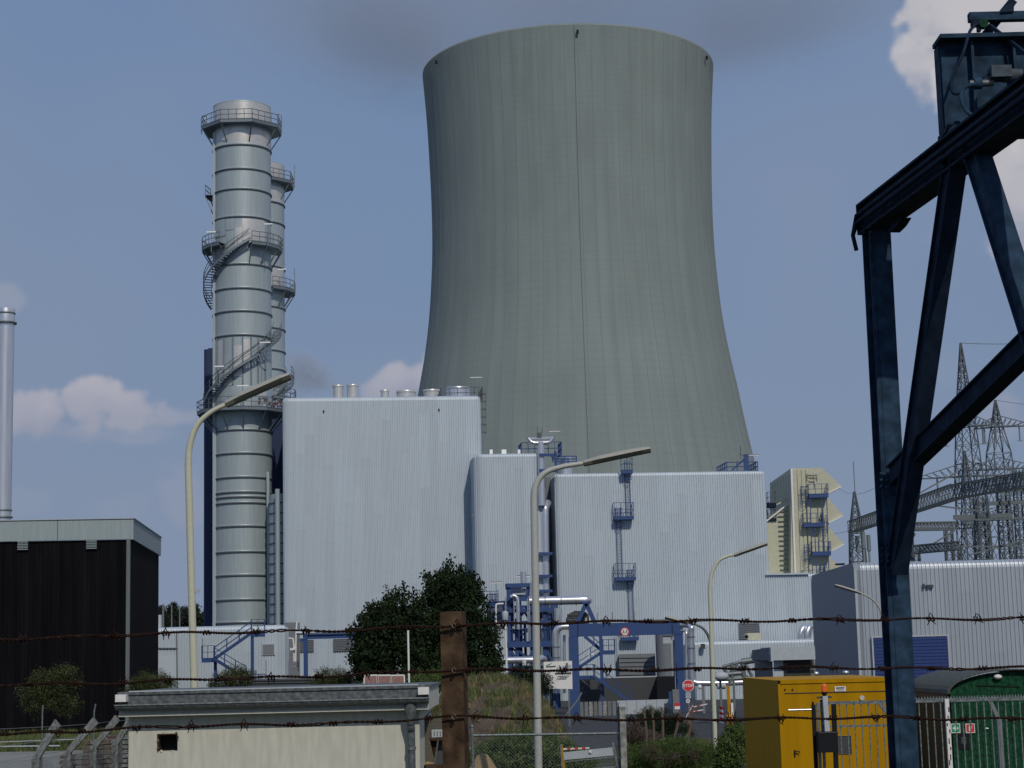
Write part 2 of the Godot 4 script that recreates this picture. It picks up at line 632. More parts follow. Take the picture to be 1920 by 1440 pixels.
func scatter(called: String, kind: String, places: Array, m: Material, parent: Node3D, sd := 1) -> MultiMeshInstance3D:   # places: [point, size]
	var r := RandomNumberGenerator.new()
	r.seed = sd
	var mm := MultiMesh.new()
	mm.transform_format = MultiMesh.TRANSFORM_3D
	mm.use_colors = true
	mm.mesh = clump(kind)
	mm.instance_count = places.size()
	var at := origin_of(parent) if parent != self else Vector3.ZERO
	for k in places.size():
		var b := Basis(U, r.randf() * TAU)
		if kind != "blades":
			b = b * Basis(X, r.randfn() * 0.5)
		var s: float = places[k][1] * r.randf_range(0.75, 1.25)
		mm.set_instance_transform(k, Transform3D(b.scaled(Vector3(s, s, s)), places[k][0] - at))
		var c := r.randf_range(0.55, 1.5)
		mm.set_instance_color(k, Color(c * r.randf_range(0.9, 1.15), c, c * r.randf_range(0.8, 1.1)))
	var o := MultiMeshInstance3D.new()
	o.name = called if parent != self else numbered(called)
	o.multimesh = mm
	o.material_override = m
	parent.add_child(o, true)
	o.set_meta("kind", "stuff")
	return o

func crown_places(lobes: Array, cnt: int, size: float, sd: int, hollow := 0.45) -> Array:    # lobes: [centre, radii]
	var r := RandomNumberGenerator.new()
	r.seed = sd
	var nz := FastNoiseLite.new()
	nz.seed = sd
	nz.frequency = 0.45 / size
	var weight := []
	var total := 0.0
	for l in lobes:
		total += pow(l[1].x * l[1].y, 0.8)
		weight.append(total)
	var out := []
	while out.size() < cnt:
		var w := r.randf() * total
		var i := 0
		while weight[i] < w:
			i += 1
		var d := Vector3(r.randfn(), r.randfn(), r.randfn()).normalized()
		var bulge := 1.0 + 0.55 * nz.get_noise_3dv(d * size * 3.2 + lobes[i][0] * 3.0)
		var p: Vector3 = lobes[i][0] + d * lobes[i][1] * bulge * (lerpf(hollow, 1.08, pow(r.randf(), 0.55)))
		if nz.get_noise_3dv(p) > -0.02 or r.randf() < 0.06:
			out.append([p, size])
	for k in int(cnt / 14.0):                                   # sprigs that stand out of the outline
		var l = lobes[r.randi() % lobes.size()]
		var d := Vector3(r.randfn(), r.randfn() + 0.3, r.randfn()).normalized()
		for j in 3:
			out.append([l[0] + d * l[1] * (0.95 + 0.11 * j) + Vector3(r.randfn(), r.randfn(), r.randfn()) * size * 0.3, size * (0.8 - 0.15 * j)])
	return out

func tree(label: String, base: Vector3, lobes: Array, cnt: int, size: float, m: Material, sd: int, group := "", trunk_r := 0.2) -> void:
	var o := thing("tree", label, "tree", base, group)
	scatter("crown", "leaves", crown_places(lobes, cnt, size, sd), m, o, sd)
	var mb := MB.new()
	var top: Vector3 = lobes[0][0]
	mb.tube([base - U * 0.3, base.lerp(top, 0.4) + X * 0.1, top], trunk_r, 8, trunk_r * 0.35)
	part("trunk", mb, M.bark, o)
	var r := RandomNumberGenerator.new()
	r.seed = sd
	for l in lobes:
		var from := base.lerp(top, r.randf_range(0.35, 0.6))
		part("limb", MB.new().tube([from, from.lerp(l[0], 0.5) + U * 0.2, l[0]], trunk_r * 0.45, 6, 0.04), M.bark, o)

func bush(label: String, lobes: Array, cnt: int, size: float, m: Material, sd: int, kind := "fine", group := "") -> void:
	var c: Vector3 = lobes[0][0]
	var base := flat(c, c.y - lobes[0][1].y)
	var o := thing("bush", label, "bush", base, group)
	scatter("foliage", kind, crown_places(lobes, cnt, size, sd, 0.3), m, o, sd)
	var mb := MB.new()
	for l in lobes:
		mb.tube([base, base.lerp(l[0], 0.6), l[0]], 0.04, 5, 0.015)
	part("stem", mb, M.bark, o)


# ---------------------------------------------------------------- sky
var n_cloud := FastNoiseLite.new()
var n_soft := FastNoiseLite.new()

func lin(r: float, g: float, b: float) -> Color:
	return Color8(int(r), int(g), int(b)).srgb_to_linear()

# cumulus banks in view, surveyed from the photograph: where each is seen, half width and half height in degrees, density
var banks := [
	[70, 778, 1.3, 0.75, 1.0], [170, 762, 1.15, 0.85, 1.1], [245, 772, 1.2, 0.6, 1.0], [325, 782, 1.3, 0.35, 0.7], [110, 805, 2.0, 0.4, 0.6], [240, 812, 2.4, 0.35, 0.45],
	[718, 738, 0.8, 0.6, 0.9], [762, 720, 0.75, 0.7, 0.95], [800, 700, 0.8, 0.75, 1.0],
	[1760, 30, 1.25, 1.6, 1.2], [1800, 110, 1.4, 1.1, 1.15], [1850, 180, 1.6, 0.9, 1.0], [1880, 20, 1.6, 1.6, 1.15],
	[1930, 290, 1.3, 1.3, 1.2], [1915, 370, 1.2, 1.1, 1.0], [1935, 440, 1.2, 0.9, 0.9], [1730, 120, 0.9, 1.2, 0.9], [1740, 450, 0.9, 0.5, 0.3],
	[10, 565, 0.6, 0.5, 0.5], [345, 930, 0.9, 1.3, 0.45], [220, 945, 1.4, 0.5, 0.32], [50, 945, 1.4, 0.5, 0.35], [1775, 690, 0.8, 0.6, 0.28], [1890, 790, 1.1, 0.9, 0.5],
]

func sky_color(d: Vector3) -> Color:
	var el := rad_to_deg(asin(clampf(d.y, -1, 1)))
	var az := rad_to_deg(atan2(d.x, -d.z))
	var c := lin(126, 143, 168).lerp(lin(115, 138, 170), smoothstep(2.0, 12.0, el)).lerp(lin(108, 133, 171), smoothstep(12.0, 24.0, el)).lerp(lin(70, 105, 165), smoothstep(24.0, 80.0, el))
	var w := n_cloud.get_noise_3dv(d * 100.0)
	var s := n_soft.get_noise_3dv(d * 100.0)
	c = c.lerp(lin(136, 146, 168), clampf(0.18 + s * 0.5, 0, 0.4))
	var k := 0.0
	var lit := 0.0
	for b in banks:
		var x: float = (az - b[5]) / b[2]
		var y: float = (el - b[6]) / b[3]
		if absf(x) > 2.2 or absf(y) > 2.2:
			continue
		var q: float = b[4] * clampf(1.15 - x * x - y * (0.8 * y if y > 0 else 0.9 * y) + w * 1.35, 0, 1)
		k = maxf(k, smoothstep(0.05, 0.6, q) * minf(1.0, b[4]))
		lit = maxf(lit, clampf(0.5 + 0.4 * y + w * 0.8, 0, 1) * b[4])
	var apart := d.angle_to(Vector3(0, sin(deg_to_rad(8.6)), -cos(deg_to_rad(8.6))))
	if el > 0 and apart > 0.44:                                   # the same fair-weather cumulus round the rest of the sky
		var q := n_soft.get_noise_3d(d.x * 60.0, d.y * 130.0, d.z * 60.0) + w * 0.35
		k = maxf(k, smoothstep(0.12, 0.4, q) * smoothstep(0.44, 0.6, apart) * (1.0 - smoothstep(50, 80, el) * 0.6))
		lit = maxf(lit, clampf(0.6 + w, 0, 1))
	var low := 1.0 - smoothstep(6.0, 16.0, el)
	var cloud := lin(142, 149, 168).lerp(lin(188, 186, 191).lerp(lin(166, 166, 180), low), lit)
	return c.lerp(cloud, k * 0.92)

func sky_image() -> Image:
	n_cloud.seed = 11; n_cloud.frequency = 0.3; n_cloud.fractal_octaves = 7; n_cloud.fractal_gain = 0.58
	n_soft.seed = 5; n_soft.frequency = 0.022; n_soft.fractal_octaves = 4
	for b in banks:
		var r := ray(b[0], b[1]).normalized()
		b.append_array([rad_to_deg(atan2(r.x, -r.z)), rad_to_deg(asin(r.y))])
	var im := Image.create(768, 384, false, Image.FORMAT_RGBF)
	for j in 384:
		for i in 768:
			im.set_pixel(i, j, sky_color(towards((i + 0.5) / 768, (j + 0.5) / 384)))
	im.resize(4096, 2048, Image.INTERPOLATE_CUBIC)
	for j in range(int(2048 * 62.0 / 180), int(2048 * 91.0 / 180)):       # the part of the sky in view, finer
		for i in range(-260, 260):
			im.set_pixel(posmod(i, 4096), j, sky_color(towards((i + 0.5) / 4096, (j + 0.5) / 2048)))
	return im

func towards(u: float, v: float) -> Vector3:                  # Godot's panorama: the first column looks along -z
	var a := u * TAU
	var e := (0.5 - v) * PI
	return Vector3(sin(a) * cos(e), sin(e), -cos(a) * cos(e))


# ---------------------------------------------------------------- the scene
func _ready() -> void:
	rng.seed = 7
	var cam := Camera3D.new()
	cam.name = "camera"
	cam.fov = rad_to_deg(2 * atan(720.0 / F))
	cam.near = 0.3
	cam.far = 9000
	cam.transform = Transform3D(view, eye)
	add_child(cam)
	cam.current = true
	var we := WorldEnvironment.new()
	we.name = "world"
	var env := Environment.new()
	env.background_mode = Environment.BG_SKY
	var sky := Sky.new()
	var pan := PanoramaSkyMaterial.new()
	pan.panorama = ImageTexture.create_from_image(sky_image())
	sky.sky_material = pan
	env.sky = sky
	env.tonemap_mode = Environment.TONE_MAPPER_LINEAR
	env.tonemap_exposure = 1.0
	env.sdfgi_enabled = true
	env.ssao_enabled = true
	env.ssil_enabled = true
	env.volumetric_fog_enabled = true
	env.volumetric_fog_density = 0.0
	we.environment = env
	add_child(we)
	var sun := DirectionalLight3D.new()
	sun.name = "sun"
	sun.light_energy = 0.66
	sun.light_color = Color(1.0, 0.96, 0.9)
	sun.light_angular_distance = 0.6
	sun.shadow_enabled = true
	add_child(sun)
	var to_sun := Vector3(0.22, 0.66, 0.72)
	sun.look_at_from_position(Vector3.ZERO, -to_sun, U)

	materials()
	the_ground()
	cooling_tower()
	stacks()
	halls()
	intake_house()
	switchyard()
	dark_building()
	low_hall()
	right_building()
	process_plant()
	yard()
	greenery()
	hut_and_fences()
	container_and_gate()
	crane()
	street_lamps()
	barbed_wire()


func sheet(called: String, m: Material, ds: Array, xs: Array, lift: float, h: Callable) -> void:
	var mb := MB.new()
	for i in ds.size() - 1:
		for j in xs.size() - 1:
			var p := []
			for q in [[i, j], [i, j + 1], [i + 1, j + 1], [i + 1, j]]:
				var d: float = ds[q[0]]
				var x: float = xs[q[1]]
				p.append(Vector3(x, h.call(x, d) + lift, -d))
			mb.quad(p[0], p[1], p[2], p[3])
	struct(called, mb, m)

func the_ground() -> void:
	var g := func(_x, d): return ground(d)
	sheet("ground", M.grass_ground, [-80, -20, 0, 4, 6, 8, 10, 12, 14, 20, 30, 40, 48, 50, 52, 54, 56, 58, 60, 62, 70, 80, 100, 150, 300, 1000, 6000], [-4000, -400, -60, -30, 0, 30, 60, 400, 4000], 0.0, g)
	sheet("gravel_path", M.gravel, [79, 90, 101.5], [-60, -40, -20.5], 0.012, g)
	sheet("road", M.asphalt, [88.0, 110, 240], [2.2, 20, 60], 0.012, g)
	sheet("paved_yard", M.asphalt, [104.0, 240.0], [-60, -20, 2.19], 0.008, g)
	# the heap of earth beside the hut
	var nz := FastNoiseLite.new()
	nz.seed = 3
	nz.frequency = 0.35
	var mound := func(x, d):
		var px: float = 960.0 + x / d * F
		var r := Vector2((px - 905.0) / 190.0, (d - 72.0) / 8.0)
		var f := maxf(0.0, 1.0 - pow(r.length(), 1.7))
		var f2 := maxf(0.0, 1.0 - Vector2((px - 940.0) / 60.0, (d - 66.5) / 2.2).length_squared())
		return ground(d) - 0.06 + 3.6 * smoothstep(0.0, 1.0, f) + 0.5 * f2 + nz.get_noise_2d(x, d) * 0.3 * minf(1.0, f * 4)
	var ds := []
	var xs := []
	for k in 46:
		ds.append(62.0 + k * 0.42)
	for k in 60:
		xs.append(-5.5 + k * 0.17)
	sheet("earth_mound", M.earth, ds, xs, 0.0, mound)
	var blades := []
	var dry := []
	for k in 4200:
		var d := rng.randf_range(62.5, 78)
		var x := rng.randf_range(-5.2, 4.2)
		var y: float = mound.call(x, d)
		if y < ground(d) + 0.05:
			continue
		var w := nz.get_noise_2d(x * 2.0 + 40.0, d * 2.0)
		if w > 0.0:
			blades.append([Vector3(x, y - 0.03, -d), 0.34])
		elif w > -0.2:
			dry.append([Vector3(x, y - 0.03, -d), 0.26])
	scatter("green_grass", "blades", blades, M.grass, self, 4).set_meta("kind", "stuff")
	scatter("dry_grass", "blades", dry, M.straw, self, 5).set_meta("kind", "stuff")


# ---------------------------------------------------------------- cooling tower
func tower_skin() -> ImageTexture:                             # streaks of dirt and lift joints in the concrete
	var w := 1024
	var h := 512
	var im := Image.create(w, h, false, Image.FORMAT_RGB8)
	var nz := FastNoiseLite.new()
	nz.seed = 21
	nz.frequency = 0.02
	nz.fractal_octaves = 4
	for i in w:
		var panel := int(i * 144.0 / w)
		var tone := 0.015 * sin(panel * 12.9898) * cos(panel * 4.1)
		for j in h:
			var v := 0.93 + tone
			v += 0.035 * nz.get_noise_2d(i * 3.0, j * 0.35) + 0.03 * nz.get_noise_2d(i * 0.6, j * 0.6 + 300)
			v -= 0.05 * maxf(0.0, nz.get_noise_2d(i * 6.0 + 900, j * 0.5)) * smoothstep(0.55, 1.0, float(j) / h)
			if j % 6 == 0:
				v -= 0.02
			im.set_pixel(i, j, Color(v * 0.985, v, v * 0.985))
	return ImageTexture.create_from_image(im)

func cooling_tower() -> void:
	var d := 430.0
	var c := flat(P(1073, 430, d))
	var prof := []
	for q in [[1400, 500], [1300, 452], [1200, 418], [1100, 384.0], [1000, 355.0], [880, 327.5], [800, 311.0], [735, 299.2], [655, 283.2], [580, 272.5], [500, 265.8], [460, 263.8], [420, 262.8], [360, 262.8], [300, 264.0], [240, 265.8], [190, 268.4], [134, 272.2]]:
		var rr := ray(1073, q[0])
		var away := (view.transposed() * rr).z / rr.z              # things high up are farther from the lens
		prof.append(Vector2(d * q[1] / F * 0.9975 * away, maxf(0.0, P(1073, q[0], d - 2.6).y)))
	var o := thing("cooling_tower", "huge grey concrete cooling tower, wide at the foot and narrow-waisted", "cooling tower", c)
	var shell := []
	for k in prof.size() - 1:                                   # smooth the outline
		var p0: Vector2 = prof[maxi(k - 1, 0)]
		var p3: Vector2 = prof[mini(k + 2, prof.size() - 1)]
		for j in 4:
			var s: Vector2 = prof[k].cubic_interpolate(prof[k + 1], p0, p3, j / 4.0)
			if shell.is_empty() or s.y > shell[-1].y + 0.01:
				shell.append(s)
	shell.append(prof[-1])
	var y1: float = shell[-1].y
	var m := mat("tower", 0.204, 0.238, 0.238, 0.92, 0.0, "", 1)
	m.albedo_texture = tower_skin()
	part("shell", MB.new().lathe(c, shell, 144), m, o)
	var inner := []
	for k in range(shell.size() - 1, -1, -1):
		inner.append(Vector2(shell[k].x - 0.8, shell[k].y))
	part("inner_wall", MB.new().lathe(c, inner, 96), M.concrete_post, o)
	part("rim", MB.new().lathe(c, [Vector2(shell[-1].x, y1), Vector2(shell[-1].x + 0.02, y1 + 0.4), Vector2(shell[-1].x - 0.8, y1 + 0.4), Vector2(shell[-1].x - 0.8, y1)], 144), m, o)
	var rib := MB.new()
	for k in shell.size() - 1:
		var a: Vector2 = shell[k]
		var b: Vector2 = shell[k + 1]
		var w := 0.09
		rib.quad(Vector3(-w, a.y, a.x + 0.03), Vector3(w, a.y, a.x + 0.03), Vector3(w, b.y, b.x + 0.03), Vector3(-w, b.y, b.x + 0.03))
		rib.quad(Vector3(w, a.y, a.x + 0.03), Vector3(w, a.y, a.x - 0.1), Vector3(w, b.y, b.x - 0.1), Vector3(w, b.y, b.x + 0.03))
		rib.quad(Vector3(-w, a.y, a.x - 0.1), Vector3(-w, a.y, a.x + 0.03), Vector3(-w, b.y, b.x + 0.03), Vector3(-w, b.y, b.x - 0.1))
	var rm := rib.mesh()
	var dark := mat("tower_rib", 0.172, 0.2, 0.19, 0.95, 0.0, "soft", 0.15)
	for k in 72:
		inst("rib", rm, dark, o, Transform3D(Basis(U, TAU * (k + 0.4) / 72), c))
	var q := MB.new()
	for k in shell.size() - 1:                                  # the dark line of the ladder down the front
		var a: Vector2 = shell[k]
		var b: Vector2 = shell[k + 1]
		if b.y > 20:
			q.bar(Vector3(0.2, a.y, a.x + 0.2), Vector3(0.2, b.y, b.x + 0.2), 0.1, 0.06, Vector3.BACK)
	inst("ladder", q.mesh(), M.grey, o, Transform3D(Basis(U, atan2(0 - c.x, 0 - c.z) + 0.045 + PI * 0), c))
	for px in [835.0, 1087.0, 1317.0]:
		var a: float = asin((px - 1068.0) / 272.0)
		var face := atan2(-c.x, -c.z)
		var dir := Vector3(sin(face + a), 0, cos(face + a))
		var p = c + dir * (shell[-1].x + 0.5)
		part("warning_lamp", MB.new().box(flat(p, y1 - 1.8), Vector3(0.5, 0.8, 0.5)), M.dark, o)
	# the vapour that drifts off the rim
	var v := thing("vapour_cloud", "thin grey water vapour drifting off the top of the cooling tower", "vapour", flat(c, y1))
	v.set_meta("kind", "stuff")
	var fm := FogMaterial.new()
	fm.albedo = Color(0.86, 0.88, 0.90).linear_to_srgb()
	fm.density = 0.0015
	var wing := FogMaterial.new()
	wing.albedo = Color(0.72, 0.75, 0.78).linear_to_srgb()
	wing.density = 0.003
	for s in [[-40, 3, 4, 24, 14, 24], [-46, 9, 2, 30, 20, 26], [-42, 14, 0, 40, 22, 34], [-52, 18, 0, 26, 26, 26], [-37, 6, 6, 16, 14, 18], [40, 4, 4, 24, 12, 24], [48, 10, 2, 34, 16, 28], [56, 16, 0, 44, 16, 34], [38, 7, 6, 18, 14, 18]]:
		var f := FogVolume.new()
		f.name = "vapour_wisp"
		f.shape = RenderingServer.FOG_VOLUME_SHAPE_ELLIPSOID
		f.position = Vector3(s[0], s[1], s[2])
		f.size = Vector3(s[3], s[4], s[5])
		f.material = wing
		v.add_child(f, true)
	for s in [[0, 6, 0, 84, 30, 84], [-22, 16, 0, 110, 46, 80], [-32, 22, 4, 100, 40, 70], [-40, 30, 0, 120, 60, 80], [30, 20, 0, 110, 44, 80], [38, 28, 0, 120, 50, 80], [5, 26, 0, 150, 50, 100], [-10, 38, 0, 220, 70, 110], [-52, 24, 10, 50, 34, 50], [48, 34, 0, 130, 50, 90], [-38, 8, 8, 26, 20, 30], [36, 7, 8, 26, 18, 30], [-42, 4, 0, 46, 26, 44], [-56, 14, 0, 56, 40, 50], [-36, -3, 6, 26, 22, 30], [-48, 10, 0, 34, 30, 36], [42, 6, 0, 40, 22, 40], [60, 20, 0, 64, 30, 50], [46, 12, 0, 50, 26, 40]]:
		var f := FogVolume.new()
		f.name = "vapour_puff"
		f.shape = RenderingServer.FOG_VOLUME_SHAPE_ELLIPSOID
		f.position = Vector3(s[0], s[1], s[2])
		f.size = Vector3(s[3], s[4], s[5])
		f.material = fm
		v.add_child(f, true)
	var sm := thing("smoke_cloud", "small puff of grey smoke drifting left of the roof vents", "smoke", P(600, 735, 235))
	sm.set_meta("kind", "stuff")
	var fm2 := FogMaterial.new()
	fm2.albedo = Color(0.95, 0.975, 0.99).linear_to_srgb()
	fm2.density = 0.05
	for s in [[624, 728, 9], [618, 722, 12], [610, 714, 14], [604, 716, 12], [600, 702, 15], [590, 712, 16], [590, 694, 17], [578, 704, 18], [575, 684, 17], [564, 694, 18], [562, 676, 16], [552, 686, 16], [548, 672, 12], [545, 700, 14], [566, 716, 16], [580, 722, 14], [596, 728, 12], [554, 712, 14], [570, 664, 10], [586, 676, 11], [540, 664, 9], [550, 726, 10], [610, 694, 9], [566, 732, 12]]:
		var f := FogVolume.new()
		f.name = "smoke_puff"
		f.shape = RenderingServer.FOG_VOLUME_SHAPE_ELLIPSOID
		f.position = P(s[0], s[1], 235) - sm.position
		f.size = Vector3(1.15, 1.0, 1.1) * pm(235, s[2] * 2.7)
		f.material = fm2
		sm.add_child(f, true)


# ---------------------------------------------------------------- flue stacks
func ring_pts(c: Vector3, r: float, y: float, a0: float, a1: float, n: int) -> Array:     # angles in degrees from towards the camera, to the right
	var out := []
	for k in n + 1:
		var a := deg_to_rad(lerpf(a0, a1, float(k) / n))
		out.append(Vector3(c.x + sin(a) * r, y, c.z + cos(a) * r))
	return out

func ring_deck(o: Node3D, called: String, c: Vector3, r0: float, r1: float, y: float, a0: float, a1: float, n: int, rail_m: Material) -> void:
	var outer := ring_pts(c, r1, y, a0, a1, n)
	var inner := ring_pts(c, r0, y, a0, a1, n)
	var mb := MB.new()
	for k in n:
		mb.quad(inner[k], outer[k], outer[k + 1], inner[k + 1])
		mb.quad(outer[k] - U * 0.3, inner[k] - U * 0.3, inner[k + 1] - U * 0.3, outer[k + 1] - U * 0.3)
		mb.quad(outer[k] - U * 0.3, outer[k + 1] - U * 0.3, outer[k + 1], outer[k])
	part(called, mb, M.steel, o)
	railing(o, "railing", outer, 1.15, 0.9, rail_m, 0.03)
	for k in n + 1:
		var p: Vector3 = outer[k] - U * 0.3
		var w: Vector3 = c + (flat(p - c)).normalized() * (r0 + 0.05) + U * (p.y - c.y - 1.9)
		w.y = p.y - 1.9
		part("bracket", MB.new().bar(p.lerp(inner[k] - U * 0.3, 0.08), w, 0.12), M.steel, o)

func helix(o: Node3D, c: Vector3, r: float, a0: float, y0: float, a1: float, y1: float) -> void:       # a stair that climbs round the stack
	var n := int(absf(y1 - y0) / 0.22)
	var tr := MB.new()
	var hr := MB.new()
	var str_ := [MB.new(), MB.new()]
	var last := []
	for k in n + 1:
		var f := float(k) / n
		var a := deg_to_rad(lerpf(a0, a1, f))
		var dir := Vector3(sin(a), 0, cos(a))
		var tang := Vector3(cos(a), 0, -sin(a))
		var y := lerpf(y0, y1, f)
		var mid := flat(c + dir * (r + 0.65), y)
		tr.obox(mid, dir * 0.42, U * 0.025, tang * 0.14)
		var now := [flat(c + dir * (r + 0.2), y), flat(c + dir * (r + 1.1), y)]
		if last:
			for j in 2:
				str_[j].bar(last[j] - U * 0.08, now[j] - U * 0.08, 0.05, 0.26)
			for hgt in [0.55, 1.05]:
				hr.bar(last[1] + U * hgt, now[1] + U * hgt, 0.055)
			hr.bar(last[0] + U * 1.05, now[0] + U * 1.05, 0.05)
			if k % 4 == 0:
				hr.bar(now[1], now[1] + U * 1.05, 0.055)
		last = now
	part("stair_treads", tr, M.steel, o)
	for j in 2:
		part("stair_string", str_[j], M.steel, o)
	part("handrail", hr, M.ring, o)

func stack(label: String, px: float, d: float, hw: float, top_py: float) -> Array:
	var c := flat(P(px, 300, d))
	var r := pm(d, hw) * 1.012
	var y1 := P(px, top_py, d - r).y
	var o := thing("flue_stack", label, "chimney", c, "the two flue stacks")
	part("shaft", MB.new().lathe(c, [Vector2(r, 0), Vector2(r, y1 - 0.1), Vector2(r + 0.05, y1), Vector2(r - 0.3, y1), Vector2(r - 0.3, y1 - 6)], 64), M.stack, o)
	return [o, c, r, y1, d]

func flange(o: Node3D, c: Vector3, r: float, y: float) -> void:
	part("flange", MB.new().lathe(flat(c, y), [Vector2(r, -0.07), Vector2(r + 0.13, -0.06), Vector2(r + 0.13, 0.05), Vector2(r, 0.06)], 64), M.ring, o)
	part("flange_lip", MB.new().lathe(flat(c, y), [Vector2(r + 0.005, 0.065), Vector2(r + 0.08, 0.08), Vector2(r + 0.06, 0.2), Vector2(r + 0.004, 0.21)], 64), M.stack, o)

func curved_panel(o: Node3D, c: Vector3, r: float, a0: float, a1: float, y0: float, y1: float, m: Material, lift := 0.04) -> void:
	var mb := MB.new()
	mb.lathe(c, [Vector2(r, y0), Vector2(r + lift, y0 + 0.01), Vector2(r + lift, y1 - 0.01), Vector2(r, y1)], maxi(3, int(absf(a1 - a0) / 5)), deg_to_rad(a0), deg_to_rad(a1))
	part("cladding_panel", mb, m, o)

func stacks() -> void:
	# front stack
	var s := stack("thick silver-green steel flue stack with spiral stairs, the taller nearer one", 454, 198, 54.3, 187)
	var o: Node3D = s[0]
	var c: Vector3 = s[1]
	var r: float = s[2]
	var dn: float = 198.0 - r
	var Y := func(py): return P(454, py, dn).y
	for py in [271, 316, 354, 406, 495, 540, 583, 628, 806, 850, 895, 923, 932, 943, 987, 1035, 1079, 1125, 1168]:
		flange(o, c, r, Y.call(py))
	curved_panel(o, c, r, -180, 180, Y.call(268), Y.call(236), M.stack_bright, 0.03)
	curved_panel(o, c, r, -180, 180, Y.call(226), Y.call(190), M.stack_bright, 0.02)
	for q in [[-70, -26, 406, 440], [-6, 8, 424, 470], [-22, -8, 436, 470], [8, 58, 407, 450], [-26, -8, 407, 430], [-68, -48, 634, 700], [-48, -30, 634, 690], [-30, -10, 660, 700], [-9, 8, 646, 705], [9, 24, 634, 690], [25, 58, 632, 672], [-44, -12, 690, 722], [-14, 30, 722, 742], [40, 62, 720, 742]]:
		curved_panel(o, c, r, q[0] + 0.4, q[1] - 0.4, Y.call(q[3]), Y.call(q[2] + 2), M.stack_bright if (int(q[2]) + int(q[0])) % 3 != 0 else M.stack, 0.05 + 0.004 * (int(q[3]) % 7))
	for a in [-66, -50, -30, -10, 9, 25, 40, 58]:               # upright joints of the lower casing
		part("cover_strip", MB.new().bar(c + Vector3(sin(deg_to_rad(a)), 0, cos(deg_to_rad(a))) * (r + 0.1) + U * Y.call(720), c + Vector3(sin(deg_to_rad(a)), 0, cos(deg_to_rad(a))) * (r + 0.1) + U * Y.call(631), 0.14, 0.1), M.steel, o)
	ring_deck(o, "platform", c, r, r * 1.43, Y.call(226.5) - 0.1, 22.5, 382.5, 8, M.ring)
	for a in [-84.0, 84.0]:
		var p := c + Vector3(sin(deg_to_rad(a)), 0, cos(deg_to_rad(a))) * r * 1.41
		part("lamp_rod", MB.new().tube(curve([flat(p, Y.call(236)), flat(p, Y.call(206)), flat(p, Y.call(203)) - X * sin(deg_to_rad(a)) * 0.5], 4), 0.06, 5), M.steel, o)
	part("cable_duct", MB.new().bar(c + Vector3(-0.866, 0, 0.5) * (r + 0.1) + U * Y.call(1160), c + Vector3(-0.866, 0, 0.5) * (r + 0.1) + U * Y.call(240), 0.3, 0.25), M.stack, o)
	ring_deck(o, "platform", c, r, r * 1.40, Y.call(456), -110, -25, 4, M.ring)
	ring_deck(o, "platform", c, r, r * 1.40, Y.call(456), 22, 120, 4, M.ring)
	ring_deck(o, "platform", c, r, r * 1.55, Y.call(766), -200, 160, 12, M.ring)
	ring_deck(o, "platform", c, r, r * 1.28, Y.call(352), -112, -84, 1, M.ring)
	helix(o, c, r, 20, Y.call(449), -46, Y.call(502))
	helix(o, c, r, -46, Y.call(502), -118, Y.call(560))
	helix(o, c, r, 28, Y.call(668), -52, Y.call(732))
	helix(o, c, r, 100, Y.call(610), 28, Y.call(668))
	helix(o, c, r, -52, Y.call(732), -85, Y.call(766))
	for k in 46:                                                 # coils and boxes stored on the big platform
		var a := deg_to_rad(rng.randf_range(30, 75))
		part("clutter", MB.new().box(c + Vector3(sin(a), 0, cos(a)) * (r * 1.42) + U * (Y.call(766) + rng.randf_range(0.15, 1.0)), Vector3(0.25, 0.22, 0.25)), [M.pink, M.silver, M.ring][k % 3], o)
	for q in [[396, 435, 18], [503, 420, 16], [497, 642, 20], [411, 687, 18], [455, 723, 22]]:
		var p := P(q[0], q[1], dn - 1.4)
		part("strip_light", MB.new().bar(p - X * pm(dn, q[2]) / 2, p + X * pm(dn, q[2]) / 2, 0.12, 0.12), M.white_light, o)
		part("light_mast", MB.new().bar(p - U * 2.2 - Z * -0.1, p - U * 0.07 - Z * -0.1, 0.07), M.steel, o)
	# the square duct that stands beside the foot of the stack
	var fr := P(503, 940, dn + 1.2)
	part("frame_post", MB.new().bar(flat(fr, 0), fr + U * 3.2, 0.3, 0.5), M.stack, o)
	part("frame_post", MB.new().bar(flat(P(403, 1000, dn + 1.5)), P(403, 800, dn + 1.5), 0.4, 0.6), M.stack, o)
	# rear stack
	s = stack("slimmer-looking silver steel flue stack standing behind and right of the taller one", 484, 222, 49, 300)
	o = s[0]; c = s[1]; r = s[2]
	dn = 222.0 - r
	for py in [376, 414, 497, 573, 613, 655, 690]:
		flange(o, c, r, P(484, py, dn).y)
	curved_panel(o, c, r, -180, 180, P(484, 374, dn).y, P(484, 345, dn).y, M.stack_bright, 0.03)
	curved_panel(o, c, r, -180, 180, P(484, 335, dn).y, P(484, 301, dn).y, M.stack_bright, 0.02)
	curved_panel(o, c, r, 20, 80, P(484, 535, dn).y, P(484, 499, dn).y, M.stack_bright, 0.05)
	ring_deck(o, "platform", c, r, r * 1.42, P(484, 334, dn).y, 22.5, 382.5, 8, M.ring)
	ring_deck(o, "platform", c, r, r * 1.42, P(484, 538, dn).y, 30, 130, 4, M.ring)
	ring_deck(o, "platform", c, r, r * 1.42, P(484, 744, dn).y, 30, 130, 4, M.ring)
	var lp := P(529, 505, dn)
	part("strip_light", MB.new().bar(lp - X * 0.5, lp + X * 0.5, 0.12), M.white_light, o)
	helix(o, c, r, 40, P(484, 744, dn).y, 120, P(484, 690, dn).y)
	for py in [318, 512]:
		var p := P(552, py, 222)
		part("lamp_rod", MB.new().bar(flat(p, p.y - 2.4), p + U * 0.6, 0.09), M.steel, o)
	# round exhaust duct between stack and boiler house
	var dc := flat(P(539, 1000, 194.5))
